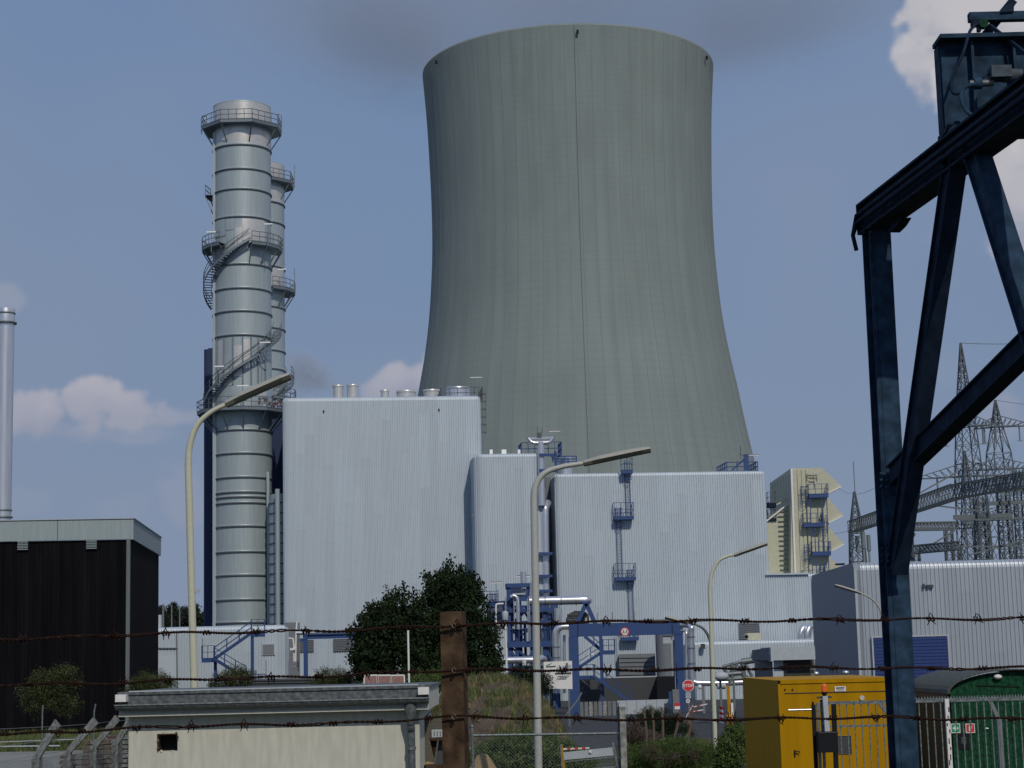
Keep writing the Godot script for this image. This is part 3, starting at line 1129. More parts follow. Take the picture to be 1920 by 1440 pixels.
	var du := thing("exhaust_duct", "ringed grey round duct squeezed between the front stack and the boiler house", "duct", dc)
	var dr := 1.95
	var yt := P(520, 926, 193).y
	part("duct_wall", MB.new().cyl(dc, dr, yt, 40), M.stack, du)
	for k in 13:
		var y := P(520, 943 + k * 18.9, 193).y
		part("flange", MB.new().lathe(flat(dc, y), [Vector2(dr, -0.06), Vector2(dr + 0.1, -0.05), Vector2(dr + 0.1, 0.05), Vector2(dr, 0.06)], 40), M.ring, du)
	var dp := P(520.5, 1000, 191.8)
	part("downpipe", MB.new().tube([flat(dp), flat(dp, yt + 0.4)], 0.26, 10), M.stack, du)
	# dark blue block behind the stacks
	var bl := P(381.5, 655, 229)
	var br := onp(534, 655, bl, X)
	var b := thing("boiler_tower", "tall dark blue windowless block behind the flue stacks", "building", flat(bl))
	var mb := MB.new()
	var w: float = (br.x - bl.x)
	var left := arc_path([flat(bl), flat(bl) + X * w * 0.42, flat(bl) + X * w * 0.42 + Z * 18, flat(bl) + Z * 18], [0.5, 0.0, 0.0, 0.5])
	part("wall", mb.prism(left, 0, bl.y), M.blue_block, b)
	var rl := flat(P(500, 800, 206))
	var rr := flat(P(534, 800, 206))
	part("lower_block", MB.new().prism([rl, rr, rr + Z * 10, rl + Z * 10], 0, P(520, 760, 206).y), M.blue_block, b)
	for k in 2:
		part("parapet", MB.new().bar(bl + X * (0.5 + 0.1 * k) + U * (0.03 + k * 0.1) - Z * -0.2, bl + X * w * 0.41 + U * (0.03 + k * 0.1) - Z * -0.2, 0.3, 0.06), M.blue, b)


# ---------------------------------------------------------------- clad halls
func halls() -> void:
	var A := P(531, 745, 190)
	var w1 := (onp(899.5, 741, A, e1) - A).length()
	var o := thing("boiler_house", "tallest silver ribbed-metal hall, with a row of round vents on its roof", "building", flat(A))
	part("cladding", ribbed([flat(A), flat(A) + e1 * w1, flat(A) + e1 * w1 + e2 * 34, flat(A) + e2 * 34], [0.5, 0.4, 0.5, 0.5], 0, A.y, 0.25, 0.085, 0.45), M.clad, o)
	for q in [[607, 771], [823, 768]]:
		var p := onp(q[0], q[1], A - e2 * 0.1, e1)
		part("wall_bracket", MB.new().box(p, Vector3(0.15, 0.18, 0.2)), M.dark, o)
	for q in [[634, 722, 19, 8], [661, 721, 21, 8], [721.5, 731, 15, 8], [761.5, 733, 36, 8], [809, 731, 31, 10], [858, 727, 46, 12]]:
		var d: float = 190.0 + q[3]
		var c := P(q[0], q[1], d)
		var r: float = pm(d, q[2]) / 2
		var foot := A.y - 0.3
		part("roof_vent", MB.new().lathe(c, [Vector2(r, foot - c.y), Vector2(r, -0.25), Vector2(r + 0.06, -0.24), Vector2(r + 0.06, -0.02), Vector2(r - 0.1, 0.0), Vector2(r - 0.1, -0.8)], 28), M.silver if q[2] > 40 else M.stack_bright, o)
	var ra := P(827, 742, 194)
	ra.y = A.y + 0.02
	var rb := P(905, 740, 194)
	rb.y = A.y + 0.02
	railing(o, "railing", [ra + e2 * 8, ra, rb, rb + e2 * 8], 1.15, 0.9, M.ring, 0.035)
	var lf := flat(A) + e1 * (w1 + 0.15) + e2 * 3.0
	caged_ladder(o, flat(lf, P(905, 845, 190).y), A.y + 1.2, P(905, 800, 190).y, e1, e2, M.ring)
	light_bar("white strip light on a thin mast above the boiler house roof, near its right edge", 893, 707, 196, 23, 740, M.steel)

	# middle hall, standing forward
	var Bp := P(888.5, 851, 187.3)
	var w2 := (onp(1012, 849, Bp, e1) - Bp).length()
	var o2 := thing("turbine_hall", "narrow silver ribbed hall standing forward between the two larger halls", "building", flat(Bp))
	part("cladding", ribbed([flat(Bp), flat(Bp) + e1 * w2, flat(Bp) + e1 * w2 + e2 * 30, flat(Bp) + e2 * 30], [0.9, 0.15, 0.3, 0.3], 0, Bp.y, 0.25, 0.085, 0.35), M.clad, o2)
	for q in [[945, 846, 0.5], [974, 846, 0.35], [921, 846, 0.3]]:
		part("roof_vent", MB.new().box(P(q[0], q[1], 190.5) - U * 0.1, Vector3(q[2], 0.5, 0.5)), M.white_light, o2)
	var pl := P(978, 849, 190)
	pl.y = Bp.y
	var pr := P(1053, 848, 190)
	pr.y = Bp.y
	railing(o2, "railing", [pl + e2 * 3, pl, pr, pr + e2 * 3], 1.35, 0.7, M.blue, 0.045)
	part("wall_lamp", MB.new().box(onp(887, 967, Bp - e2 * 0.9, e1), Vector3(0.3, 0.25, 0.2)), M.grey, o2)

	# right hall and its lower end
	var C := onp(1040.5, 888, Bp, e1)
	var Cr := onp(1433, 884, Bp, e1)
	var w3 := (Cr - C).length()
	var o3 := thing("engine_hall", "widest silver ribbed hall, with blue caged ladders zigzagging down its front", "building", flat(C))
	part("cladding", ribbed([flat(C), flat(C) + e1 * w3, flat(C) + e1 * w3 + e2 * 36, flat(C) + e2 * 36], [0.4, 0.3, 0.5, 0.5], 0, C.y, 0.25, 0.085, 0.35), M.clad, o3)
	var D1 := onp(1434, 1077, Bp, e1)
	var w4 := (onp(1580, 1074, Bp, e1) - D1).length()
	part("cladding", ribbed([flat(D1) + e1 * 0.06, flat(D1) + e1 * w4, flat(D1) + e1 * w4 + e2 * 20, flat(D1) + e1 * 0.06 + e2 * 20], [0.1, 0.1, 0.1, 0.1], 0, D1.y, 0.25, 0.085, 0.3), M.clad, o3)
	var q0 := onp(1435, 1077.5, Bp - e2 * 0.1, e1)
	part("verge_flashing", MB.new().bar(q0 + U * 0.02, q0 + U * 0.02 + e1 * 4.6, 0.5, 0.16), M.edge, o3)
	# ladders: each run, each landing
	var face := Bp - e2 * 0.2
	for q in [[1176, 868, 972, 900], [1160, 958, 1085, 985], [1182, 1074, 1198, 1096]]:
		var top := onp(q[0], q[1] - 6, face, e1)
		var foot := onp(q[0] + 3, q[2], face, e1)
		caged_ladder(o3, foot, top.y, onp(q[0], q[3], face, e1).y, -e2, e1, M.blue)
	for q in [[1150, 1186, 971], [1152, 1190, 1085], [1163, 1195, 1197]]:
		var a := onp(q[0], q[2], face, e1)
		platform(o3, "landing", a, flat(onp(q[1], q[2], face, e1), a.y), -e2 * 0.95, 0.25, M.blue, M.blue, 1.5)
	var la := onp(1164, 884, face, e1)
	platform(o3, "landing", la, flat(onp(1184, 884, face, e1), la.y), -e2 * 0.9, 0.3, M.blue, M.blue, 1.3)
	var rl := P(1363, 884, 190.6)
	rl.y = C.y
	var rr := P(1421, 884, 190.8)
	rr.y = C.y
	railing(o3, "railing", [rl + e2 * 5, rl, rr, rr + e2 * 5], 1.0, 1.0, M.blue, 0.05)
	part("aerial_mast", MB.new().bar(flat(P(1399, 880, 193), C.y), P(1399, 852, 193), 0.4, 0.5).bar(P(1372, 882, 193), P(1399, 858, 193), 0.2), M.blue, o3)
	part("aerial", MB.new().bar(P(1389, 860, 193), P(1388, 836, 193), 0.09).bar(P(1385, 851, 193), P(1395, 854, 193), 0.08), M.ring, o3)
	light_bar("white strip light beside the blue aerial mast at the widest hall's roof corner", 1412, 853, 193, 22, 883, M.steel)
	var tk := P(1058, 858, 193)
	part("roof_tank", MB.new().cyl(flat(tk, C.y - 0.2), pm(190, 14.5), tk.y - C.y + 0.2, 24), M.silver, o3)
	railing(o3, "railing", [P(1036, 866, 191.8), P(1081, 866, 192)], 0.6, 1.4, M.blue, 0.06)

	# the pipe shaft in the dark gap between the halls
	var g := P(1022, 1000, 186.4)
	var o4 := thing("vent_pipe", "tall silver vent pipe in the gap between two halls, with a tee-shaped silencer on top", "pipe", flat(g))
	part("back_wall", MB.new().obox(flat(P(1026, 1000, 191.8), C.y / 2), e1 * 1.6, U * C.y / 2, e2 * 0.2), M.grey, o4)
	part("upper_pipe", MB.new().tube([P(1016, 948, 187.6), P(1014, 840, 187.6), P(1014, 829, 187.6)], 0.36, 14), M.silver, o4)
	part("lower_pipe", MB.new().tube(curve([P(1024, 1172, 188.2), P(1023, 1060, 188.2), P(1022, 965, 188.2), P(1023, 952, 188.4), P(1028, 943, 189.0)], 4), 0.40, 14), M.silver, o4)
	part("silencer", MB.new().tube([P(990, 822, 187.6), P(996, 829, 187.6), P(1003, 831, 187.6), P(1026, 830, 187.6), P(1032, 828, 187.6), P(1038, 820, 187.6)], 0.24, 12), M.silver, o4)
	part("silencer_cap", MB.new().bar(P(990, 822.5, 187.6), P(1038, 820.5, 187.6), 0.3, 0.2), M.silver, o4)
	part("top_fitting", MB.new().box(P(1011, 816, 187.6), Vector3(0.5, 0.5, 0.5)).bar(P(1007, 816, 187.6), P(1008, 800, 187.6), 0.08).bar(P(1016, 812, 187.6), P(1016, 803, 187.6), 0.08), M.ring, o4)
	for py in [853, 882]:
		part("bracket", MB.new().bar(P(1011, py, 187.2), P(1043, py, 187.2), 0.28, 0.28), M.blue, o4)
	part("bracket", MB.new().bar(P(1041, 846, 187.2), P(1043, 886, 187.2), 0.28, 0.28).bar(P(1033, 853, 187.2), P(1041, 862, 187.2), 0.25), M.blue, o4)
	for py in [1038, 1080, 1108]:
		part("clamp", MB.new().bar(P(1010, py, 187.4), P(1036, py, 187.4), 0.5, 0.26), M.blue, o4)
	light_bar("white strip light on a thin mast above the tee-shaped silencer", 1040, 808, 188, 21, 848, M.steel)

	# annex in front of the right hall
	var An := P(1302, 1203, 178)
	var w5 := (onp(1560, 1200, An, e1) - An).length()
	var o5 := thing("annex", "low silver ribbed annex at the foot of the widest hall", "building", flat(An))
	part("cladding", ribbed([flat(An), flat(An) + e1 * w5, flat(An) + e1 * w5 + e2 * 10, flat(An) + e2 * 10], [0.1, 0.1, 0.1, 0.1], 0, An.y, 0.28, 0.06, 0.35), M.clad, o5)
	part("camera_bracket", MB.new().box(P(1318, 1212, 177.5), Vector3(0.4, 0.5, 0.4)), M.dark_grey, o5)
	var lv := onp(1386, 1200, Bp - e2 * 0.12, e1)
	var lw := thing("louvre", "grey louvre in the hall wall above the low annex", "louvre", lv)
	var lr := onp(1425, 1199, Bp - e2 * 0.12, e1)
	part("frame", MB.new().obox((lv + lr) / 2 + U * 0.85, e1 * (lr - lv).length() / 2, U * 0.9, e2 * 0.05), M.grey, lw)
	for k in 9:
		part("slat", MB.new().bar(lv + U * (0.1 + k * 0.19) - e2 * 0.1, lv + U * (0.1 + k * 0.19) - e2 * 0.1 + e1 * (lr - lv).length(), 0.1, 0.04), M.grey, lw)
	var hb := P(1412, 1199, 180)
	var hd := thing("vent_cowl", "cream sheet-metal vent cowl sitting on the annex roof before a grey louvre", "vent", flat(hb, An.y))
	part("cowl", MB.new().slab([P(1402, 1200, 180), P(1427, 1200, 180), P(1427, 1187, 180), P(1404, 1187, 180), P(1397, 1190, 180), P(1398, 1195, 180), P(1402, 1195, 180)], Z * 1.2), M.beige, hd)
	part("mouth", MB.new().bar(P(1397.5, 1191, 179.95), P(1401.5, 1196, 179.95), 0.14, 0.3), M.dark, hd)
	var ar := thing("arched_duct", "shiny arched silver duct on the annex roof beside the dark-sided building", "duct", flat(P(1510, 1199, 180), An.y))
	for s in [[1500, 1509, 1521], [1512, 1519, 1526]]:
		part("bend", MB.new().tube(curve([P(s[0] + 1, 1201, 180), P(s[0] + 1.5, 1186, 180), P(s[1], 1175, 180.3), P(s[2], 1181, 181), P(s[2], 1201, 181.5)], 5), 0.28, 12), M.silver, ar)


func intake_house() -> void:
	var d := 200.0
	var c := P(1483, 878, d)
	var o := thing("air_intake_house", "beige metal air-intake house with saw-tooth hoods and blue balconies", "building", flat(c))
	var front := []
	for q in [[1483, 1125], [1483, 878], [1541, 877], [1577, 911], [1576, 915], [1553, 925], [1553, 934], [1580, 965], [1579, 969], [1554, 980], [1554, 989], [1582, 1019], [1581, 1023], [1556, 1034], [1556, 1043], [1584, 1073], [1583, 1078], [1558, 1090], [1560, 1125]]:
		front.append(P(q[0], q[1], d))
	part("casing", MB.new().slab(front, Z * 17), M.beige, o)
	for px in [1489, 1497, 1505, 1513]:
		part("rib", MB.new().bar(P(px + 9, 1120, d - 0.06), P(px, 881, d - 0.06), 0.3, 0.12, Vector3.BACK), M.beige, o)
	part("corner_post", MB.new().bar(P(1493, 1120, d - 0.1), P(1484, 879, d - 0.1), 0.22), M.white, o)
	for k in 7:                                                  # ribs of the shaded side
		var p := P(1482.6, 884, d) + Z * (1.5 + k * 2.2)
		part("rib", MB.new().bar(flat(p, 2), flat(p, c.y - 0.4), 0.14, 0.25, Z), M.beige, o)
	for q in [[1553, 925, 1577, 912.5], [1554, 980, 1580, 967], [1556, 1034, 1582, 1021]]:
		part("hood_edge", MB.new().bar(P(q[0], q[1], d - 0.1), P(q[2], q[3], d - 0.1), 0.2, 0.12), M.white, o)
	var low := []
	for q in [[1436, 1125], [1436, 976], [1477, 943], [1479, 943], [1481, 1125]]:
		low.append(P(q[0], q[1], d + 2.0))
	part("lower_hood", MB.new().slab(low, Z * 10), M.beige, o)
	part("hood_edge", MB.new().bar(P(1437, 977, d + 1.9), P(1479, 944, d + 1.9), 0.3, 0.14), M.white, o)
	part("hood_edge", MB.new().bar(P(1452, 948, d + 2.6), P(1479, 935, d + 2.6), 0.3, 0.14), M.beige, o)
	for k in 13:
		var y := 959 + k * 9.1
		part("slat", MB.new().bar(P(1458 + k * 0.4, y, d + 1.9), P(1480 + k * 0.4, y - 0.5, d + 1.9), 0.16, 0.07), M.steel, o)
	var bl := [[1514, 1550, 929], [1504, 1540, 983.5], [1520, 1555, 1037], [1504, 1545, 1090]]
	for q in bl:
		var a := P(q[0], q[2], d - 0.05)
		platform(o, "balcony", a, flat(P(q[1], q[2] - 1, d - 0.05), a.y), -Z * 1.1, 0.35, M.blue, M.blue, 1.15)
	for q in [[1508, 912, 948], [1546, 966, 1001], [1514, 1021, 1056], [1544, 1058, 1085]]:
		caged_ladder(o, P(q[0], q[2], d - 0.4), P(q[0], q[1], d - 0.4).y, P(q[0], q[2] - 6, d - 0.4).y, -Z, X, M.blue)
	for q in [[1519, 930, 1090], [1540, 930, 1075], [1550, 930, 1110], [1527, 985, 1090]]:
		part("ladder_rail", MB.new().bar(P(q[0], q[1], d - 1.0), P(q[0] + 5, q[2], d - 1.0), 0.09), M.blue, o)
	for q in [[1513, 888, 20, 12], [1514, 890, 14, 22]]:
		railing(o, "roof_ladder", [P(q[0], q[1] + q[3], d - 0.2), P(q[0] + q[2], q[1] + q[3], d - 0.2)], pm(d, q[3]), 1.0, M.beige, 0.04, 0)
	var a := P(1437, 945, d + 3)
	platform(o, "balcony", a, flat(P(1452, 945, d + 3), a.y), -Z * 1.5, 0.5, M.crane_dark, M.ring, 1.2)
	platform(o, "balcony", a - U * 1.7, flat(P(1452, 945, d + 3), a.y - 1.7), -Z * 1.2, 0.3, M.crane_dark, M.ring, 1.0)


# ---------------------------------------------------------------- switchyard
func lattice(mb: MB, a: Array, b: Array, n: int, r: float) -> void:       # zigzag bracing between two open rings of corners
	var m := a.size()
	for k in n:
		var f0 := float(k) / n
		var f1 := float(k + 1) / n
		for j in m:
			var p: Vector3 = a[j].lerp(b[j], f0)
			var q: Vector3 = a[(j + 1) % m].lerp(b[(j + 1) % m], f1)
			var s: Vector3 = a[(j + 1) % m].lerp(b[(j + 1) % m], f0)
			var t: Vector3 = a[j].lerp(b[j], f1)
			mb.bar(p, q, r)
			mb.bar(s, t, r)
			mb.bar(p, s, r)

func square(c: Vector3, w: float, turn := 0.6) -> Array:
	var out := []
	for k in 4:
		out.append(c + Vector3(cos(turn + k * PI / 2), 0, sin(turn + k * PI / 2)) * w * 0.7071)
	return out

func pylon(label: String, d: float, tip: Vector2, levels: Array, arms: Array, r: float) -> void:
	# levels: [py, width in px] from the ground up; arms: [py, px left, px right, droop]
	var o := thing("pylon", label, "pylon", flat(P(tip.x, tip.y, d)), "lattice pylons of the switchyard")
	var base: Vector3 = flat(P(tip.x, tip.y, d))
	var rings := []
	for l in levels:
		rings.append(square(flat(base, maxf(0.0, P(tip.x, l[0], d).y)), pm(d, l[1])))
	for j in 4:
		var leg := MB.new()
		for k in rings.size() - 1:
			leg.bar(rings[k][j], rings[k + 1][j], r * 2.0)
		part("leg", leg, M.pylon, o)
	var br := MB.new()
	for k in rings.size() - 1:
		var h: float = rings[k + 1][0].y - rings[k][0].y
		var w: float = maxf(1.0, rings[k][0].distance_to(rings[k][1]))
		lattice(br, rings[k], rings[k + 1], maxi(1, roundi(h / w)), r)
	part("bracing", br, M.pylon, o, true)
	for q in arms:
		var y := P(tip.x, q[0], d).y
		var c := flat(base, y)
		for side in [[q[1], -1], [q[2], 1]]:
			var e := P(side[0], q[0] + q[3], d)
			e = Vector3(e.x, y - pm(d, q[3]), base.z + (2.0 if side[1] > 0 else -2.0))
			var w := 1.5
			var arm := MB.new()
			var ends := [c + Vector3(0, 0, w), c - Vector3(0, 0, w), c + U * 2.6]
			for p in ends:
				arm.bar(p, e, r * 1.6)
			var n := 8
			for k in n:
				var f0 := float(k) / n
				var f1 := float(k + 1) / n
				arm.bar(ends[0].lerp(e, f0), ends[2].lerp(e, f1), r)
				arm.bar(ends[1].lerp(e, f0), ends[2].lerp(e, f1), r)
				arm.bar(ends[0].lerp(e, f0), ends[1].lerp(e, f1), r)
			part("arm", arm, M.pylon, o)
			for f in [0.55, 0.98]:
				var p: Vector3 = c.lerp(e, f)
				part("insulator", MB.new().tube([p, p - U * 3.2], 0.16, 6).box(p - U * 3.3, Vector3(1.2, 0.15, 0.15)), M.insulator, o)

func boom(o: Node3D, a: Vector3, b: Vector3, w: float, h: float, n: int, r: float) -> void:     # a boxed lattice girder
	var s := (b - a).cross(U).normalized() * w / 2
	var ra := [a + s, a - s, a - s + U * h, a + s + U * h]
	var rb := [b + s, b - s, b - s + U * h, b + s + U * h]
	var mb := MB.new()
	for k in 4:
		mb.bar(ra[k], rb[k], r * 2)
	part("girder_chord", mb, M.pylon, o)
	var br := MB.new()
	lattice(br, ra, rb, n, r)
	part("girder_bracing", br, M.pylon, o, true)

func switchyard() -> void:
	pylon("tallest lattice steel pylon, its tip right of the crane's upright", 320, Vector2(1801, 641), [[1290, 50], [1060, 44], [905, 40], [800, 28], [745, 20], [643, 1.5]], [[800, 1745, 1862, 0], [893, 1713, 1925, 2]], 0.095)
	pylon("lattice steel pylon at the right edge, with a lower thinner tip", 400, Vector2(1866, 749), [[1290, 56], [1060, 46], [900, 40], [850, 34], [800, 16], [750, 1.5]], [[800, 1830, 1940, 2], [880, 1800, 1950, 0], [975, 1810, 1960, 0]], 0.11)
	pylon("small lattice mast between the two big pylons' feet", 300, Vector2(1812, 900), [[1290, 34], [1050, 26], [905, 14], [845, 1.5]], [[990, 1780, 1850, 0]], 0.08)
	# portal with the long sloping-looking girder
	var m1 := P(1602, 925, 300)
	var o := thing("switchyard_portal", "steel portal with a spire-topped mast and a long lattice girder left of the pylons", "portal", flat(m1))
	var foot := square(flat(m1, 0), 3.4, 0.785)
	var head := square(flat(m1, P(1600, 1000, 300).y), 2.0, 0.785)
	var tipr := square(flat(m1, P(1600, 922, 300).y), 0.15, 0.785)
	for j in 4:
		part("leg", MB.new().bar(foot[j], head[j], 0.24).bar(head[j], tipr[j], 0.2), M.pylon, o)
	var br := MB.new()
	lattice(br, foot, head, 10, 0.11)
	lattice(br, head, tipr, 5, 0.1)
	part("bracing", br, M.pylon, o, true)
	part("spire", MB.new().bar(tipr[0], P(1600, 866, 300), 0.12), M.pylon, o)
	boom(o, P(1598, 998, 300), P(1795, 934, 230), 1.4, 1.8, 40, 0.06)
	boom(o, P(1795, 934, 230), P(1930, 912, 215), 1.4, 1.7, 20, 0.06)
	for q in [[1596, 1000], [1607, 1005], [1618, 998], [1628, 1003]]:
		var p := P(q[0], q[1], 296)
		part("insulator_column", MB.new().tube([flat(p, p.y - 2.6), flat(p, p.y - 2.6)+ U * 2.6], 0.34, 8), M.insulator, o)
		part("column_leg", MB.new().bar(flat(p), flat(p, p.y - 2.6), 0.3), M.insulator, o)
	var o2 := thing("switchyard_gantry", "low latticed busbar gantry between the crane's upright and the tallest pylon", "gantry", flat(P(1770, 1000, 260)))
	boom(o2, P(1690, 995, 260), P(1792, 993, 260), 1.2, 1.1, 16, 0.08)
	boom(o2, P(1712, 1038, 240), P(1800, 1030, 235), 1.2, 1.0, 12, 0.08)
	for q in [[1703, 995], [1778, 994], [1716, 1030], [1793, 1030]]:
		var p := P(q[0], q[1], 258)
		var a := square(flat(p, 0), 1.2, 0.785)
		var b := square(p, 1.0, 0.785)
		var mb := MB.new()
		for j in 4:
			mb.bar(a[j], b[j], 0.16)
		lattice(mb, a, b, 12, 0.07)
		part("gantry_leg", mb, M.pylon, o2)
	for q in [[1690, 1052, 1716, 1000], [1726, 1034, 1790, 995], [1722, 926, 1795, 885], [1755, 948, 1850, 960], [1820, 1040, 1930, 1010], [1800, 1025, 1930, 1024], [1800, 975, 1935, 972]]:
		part("strut", MB.new().bar(P(q[0], q[1], 250), P(q[2], q[3], 250), 0.2), M.pylon, o2)
	# more portals of the yard further right
	for k in 3:
		var d: float = [290.0, 340.0, 380.0][k]
		var px: float = [1838.0, 1880.0, 1908.0][k]
		var g := thing("switchyard_gantry", ["slim lattice gantry column right of the tallest pylon's foot", "slim lattice gantry column below the lower thin-tipped pylon", "slim lattice gantry column at the right edge of the photo"][k], "gantry", flat(P(px, 1000, d)))
		var top: float = [930.0, 905.0, 880.0][k]
		var a := square(flat(P(px, top, d)), 2.6)
		var b := square(P(px, top, d), 1.6)
		for j in 4:
			part("leg", MB.new().bar(a[j], b[j], 0.26), M.pylon, g)
		var bm := MB.new()
		lattice(bm, a, b, 14, 0.11)
		part("bracing", bm, M.pylon, g, true)
		part("cross_beam", MB.new().bar(P(px - 50, top + 40, d), P(px + 60, top + 36, d), 0.5, 0.7), M.pylon, g)
	# overhead lines
	var wires := [[1801, 643, 320, 2000, 636, 330], [1866, 750, 400, 2000, 764, 400], [1745, 803, 320, 1560, 905, 700], [1862, 800, 320, 2000, 740, 250], [1713, 896, 320, 1500, 960, 800], [1925, 890, 320, 1700, 800, 200]]
	for k in 5:
		var q = wires[k]
		var a := P(q[0], q[1], q[2])
		var b := P(q[3], q[4], q[5])
		var pts := []
		for j in 13:
			var f := j / 12.0
			pts.append(a.lerp(b, f) - U * 4.0 * f * (1 - f) * (a - b).length() * 0.02)
		var line := thing("power_line", ["earth wire running right from the tip of the tallest pylon", "earth wire running right from the lower thin-tipped pylon", "conductor running left from the top arm of the tallest pylon", "conductor climbing right from the top arm of the tallest pylon", "conductor running left from the lower arm of the tallest pylon"][k], "power line", a)
		part("wire", MB.new().tube(pts, 0.05, 4, -1, false), M.pylon, line)


# ---------------------------------------------------------------- black building and silver chimney at the left
func dark_building() -> void:
	var A := P(245, 973, 128)
	var o := thing("dark_building", "black ribbed-metal building with a pale grey parapet at the left", "building", flat(A))
	var wl := 16.0
	var fl := flat(A) - e1 * wl
	var side := onp(297, 1003, A, e2)
	var dp := (flat(side) - flat(A)).length()
	var y1 := onp(245, 1011, A, e1).y
	part("wall", ribbed([fl, flat(A), flat(A) + e2 * dp, fl + e2 * dp], [0.0, 0.0, 0.0, 0.0], 0, y1 - 0.02, 0.3, 0.04, 0.02), M.black_clad, o)
	var xs := [245.0, 108.0, -30.0, -200.0]
	for k in 3:
		var a := onp(xs[k + 1], 990, A - e2 * 0.22, e1)
		var b := onp(xs[k], 990, A - e2 * 0.22, e1)
		part("parapet_panel", MB.new().prism([flat(a) + e1 * 0.02, flat(b) - e1 * 0.02, flat(b) - e1 * 0.02 + e2 * 0.3, flat(a) + e1 * 0.02 + e2 * 0.3], y1, A.y), M.fascia, o)
	var c := flat(A) + e1 * 0.22
	part("parapet_panel", MB.new().prism([c - e2 * 0.22, c + e2 * dp, c + e2 * dp - e1 * 0.3, c - e2 * 0.22 - e1 * 0.2], y1 - 0.03, A.y - 0.01), M.fascia, o)
	part("coping", MB.new().prism([fl - e2 * 0.3, c - e2 * 0.3 + e1 * 0.08, c + e1 * 0.08 + e2 * dp, fl + e2 * dp], A.y, A.y + 0.06), M.light_grey, o)
	for q in [[33, 1014, 52, 1032], [162, 1012, 181, 1030]]:
		var a := onp(q[0], q[3], A - e2 * 0.1, e1)
		var w: float = pm(128, q[2] - q[0])
		var h: float = pm(128, q[3] - q[1])
		var lou := part("louvre", MB.new().obox(a + e1 * w / 2 + U * h / 2, e1 * w / 2, U * h / 2, e2 * 0.05), M.dark_grey, o)
		for k in 6:
			part("slat", MB.new().bar(a + U * h * (k + 0.5) / 6 - e2 * 0.09, a + e1 * w + U * h * (k + 0.5) / 6 - e2 * 0.09, 0.08, 0.05), M.fascia, lou)
	var dpipe := onp(241, 1011, A - e2 * 0.15, e1)
	part("downpipe", MB.new().bar(flat(dpipe), dpipe, 0.26, 0.14), M.galv, o)
	var dr := onp(262, 1240, A + e1 * 0.1, e2)
	part("door_frame", MB.new().obox(flat(dr, 1.4), e2 * 1.3, U * 1.4, e1 * 0.06), M.dark, o)
	part("door", MB.new().obox(flat(dr, 1.3) + e2 * 2.6, e2 * 1.0, U * 1.2, e1 * 0.12), M.grey, o)
	var rv := P(172, 975, 134)
	part("roof_vent", MB.new().lathe(flat(rv, A.y), [Vector2(0.1, 0), Vector2(0.1, 0.25), Vector2(0.2, 0.26), Vector2(0.16, 0.36), Vector2(0.01, 0.4)], 10), M.dark, o)
	# silver chimney
	var cc := flat(P(7, 800, 150))
	var r := pm(150, 16.5)
	var ch := thing("silver_chimney", "slim silver metal chimney at the left edge behind the black building", "chimney", cc)
	var yt := P(7, 580, 150).y
	part("shaft", MB.new().lathe(cc, [Vector2(r, 0), Vector2(r, P(7, 608, 150).y)], 32), M.silver, ch)
	part("head", MB.new().lathe(cc, [Vector2(r, P(7, 608, 150).y), Vector2(r + 0.04, yt), Vector2(r - 0.15, yt), Vector2(r - 0.15, yt - 2)], 32), M.silver, ch)
	for q in [[606, 0.2], [588, 0.08], [957, 0.07], [970, 0.12]]:
		part("ring", MB.new().lathe(flat(cc, P(7, q[0], 150).y), [Vector2(r, -0.08), Vector2(r + q[1], -0.07), Vector2(r + q[1], 0.06), Vector2(r, 0.07)], 32), M.galv, ch)


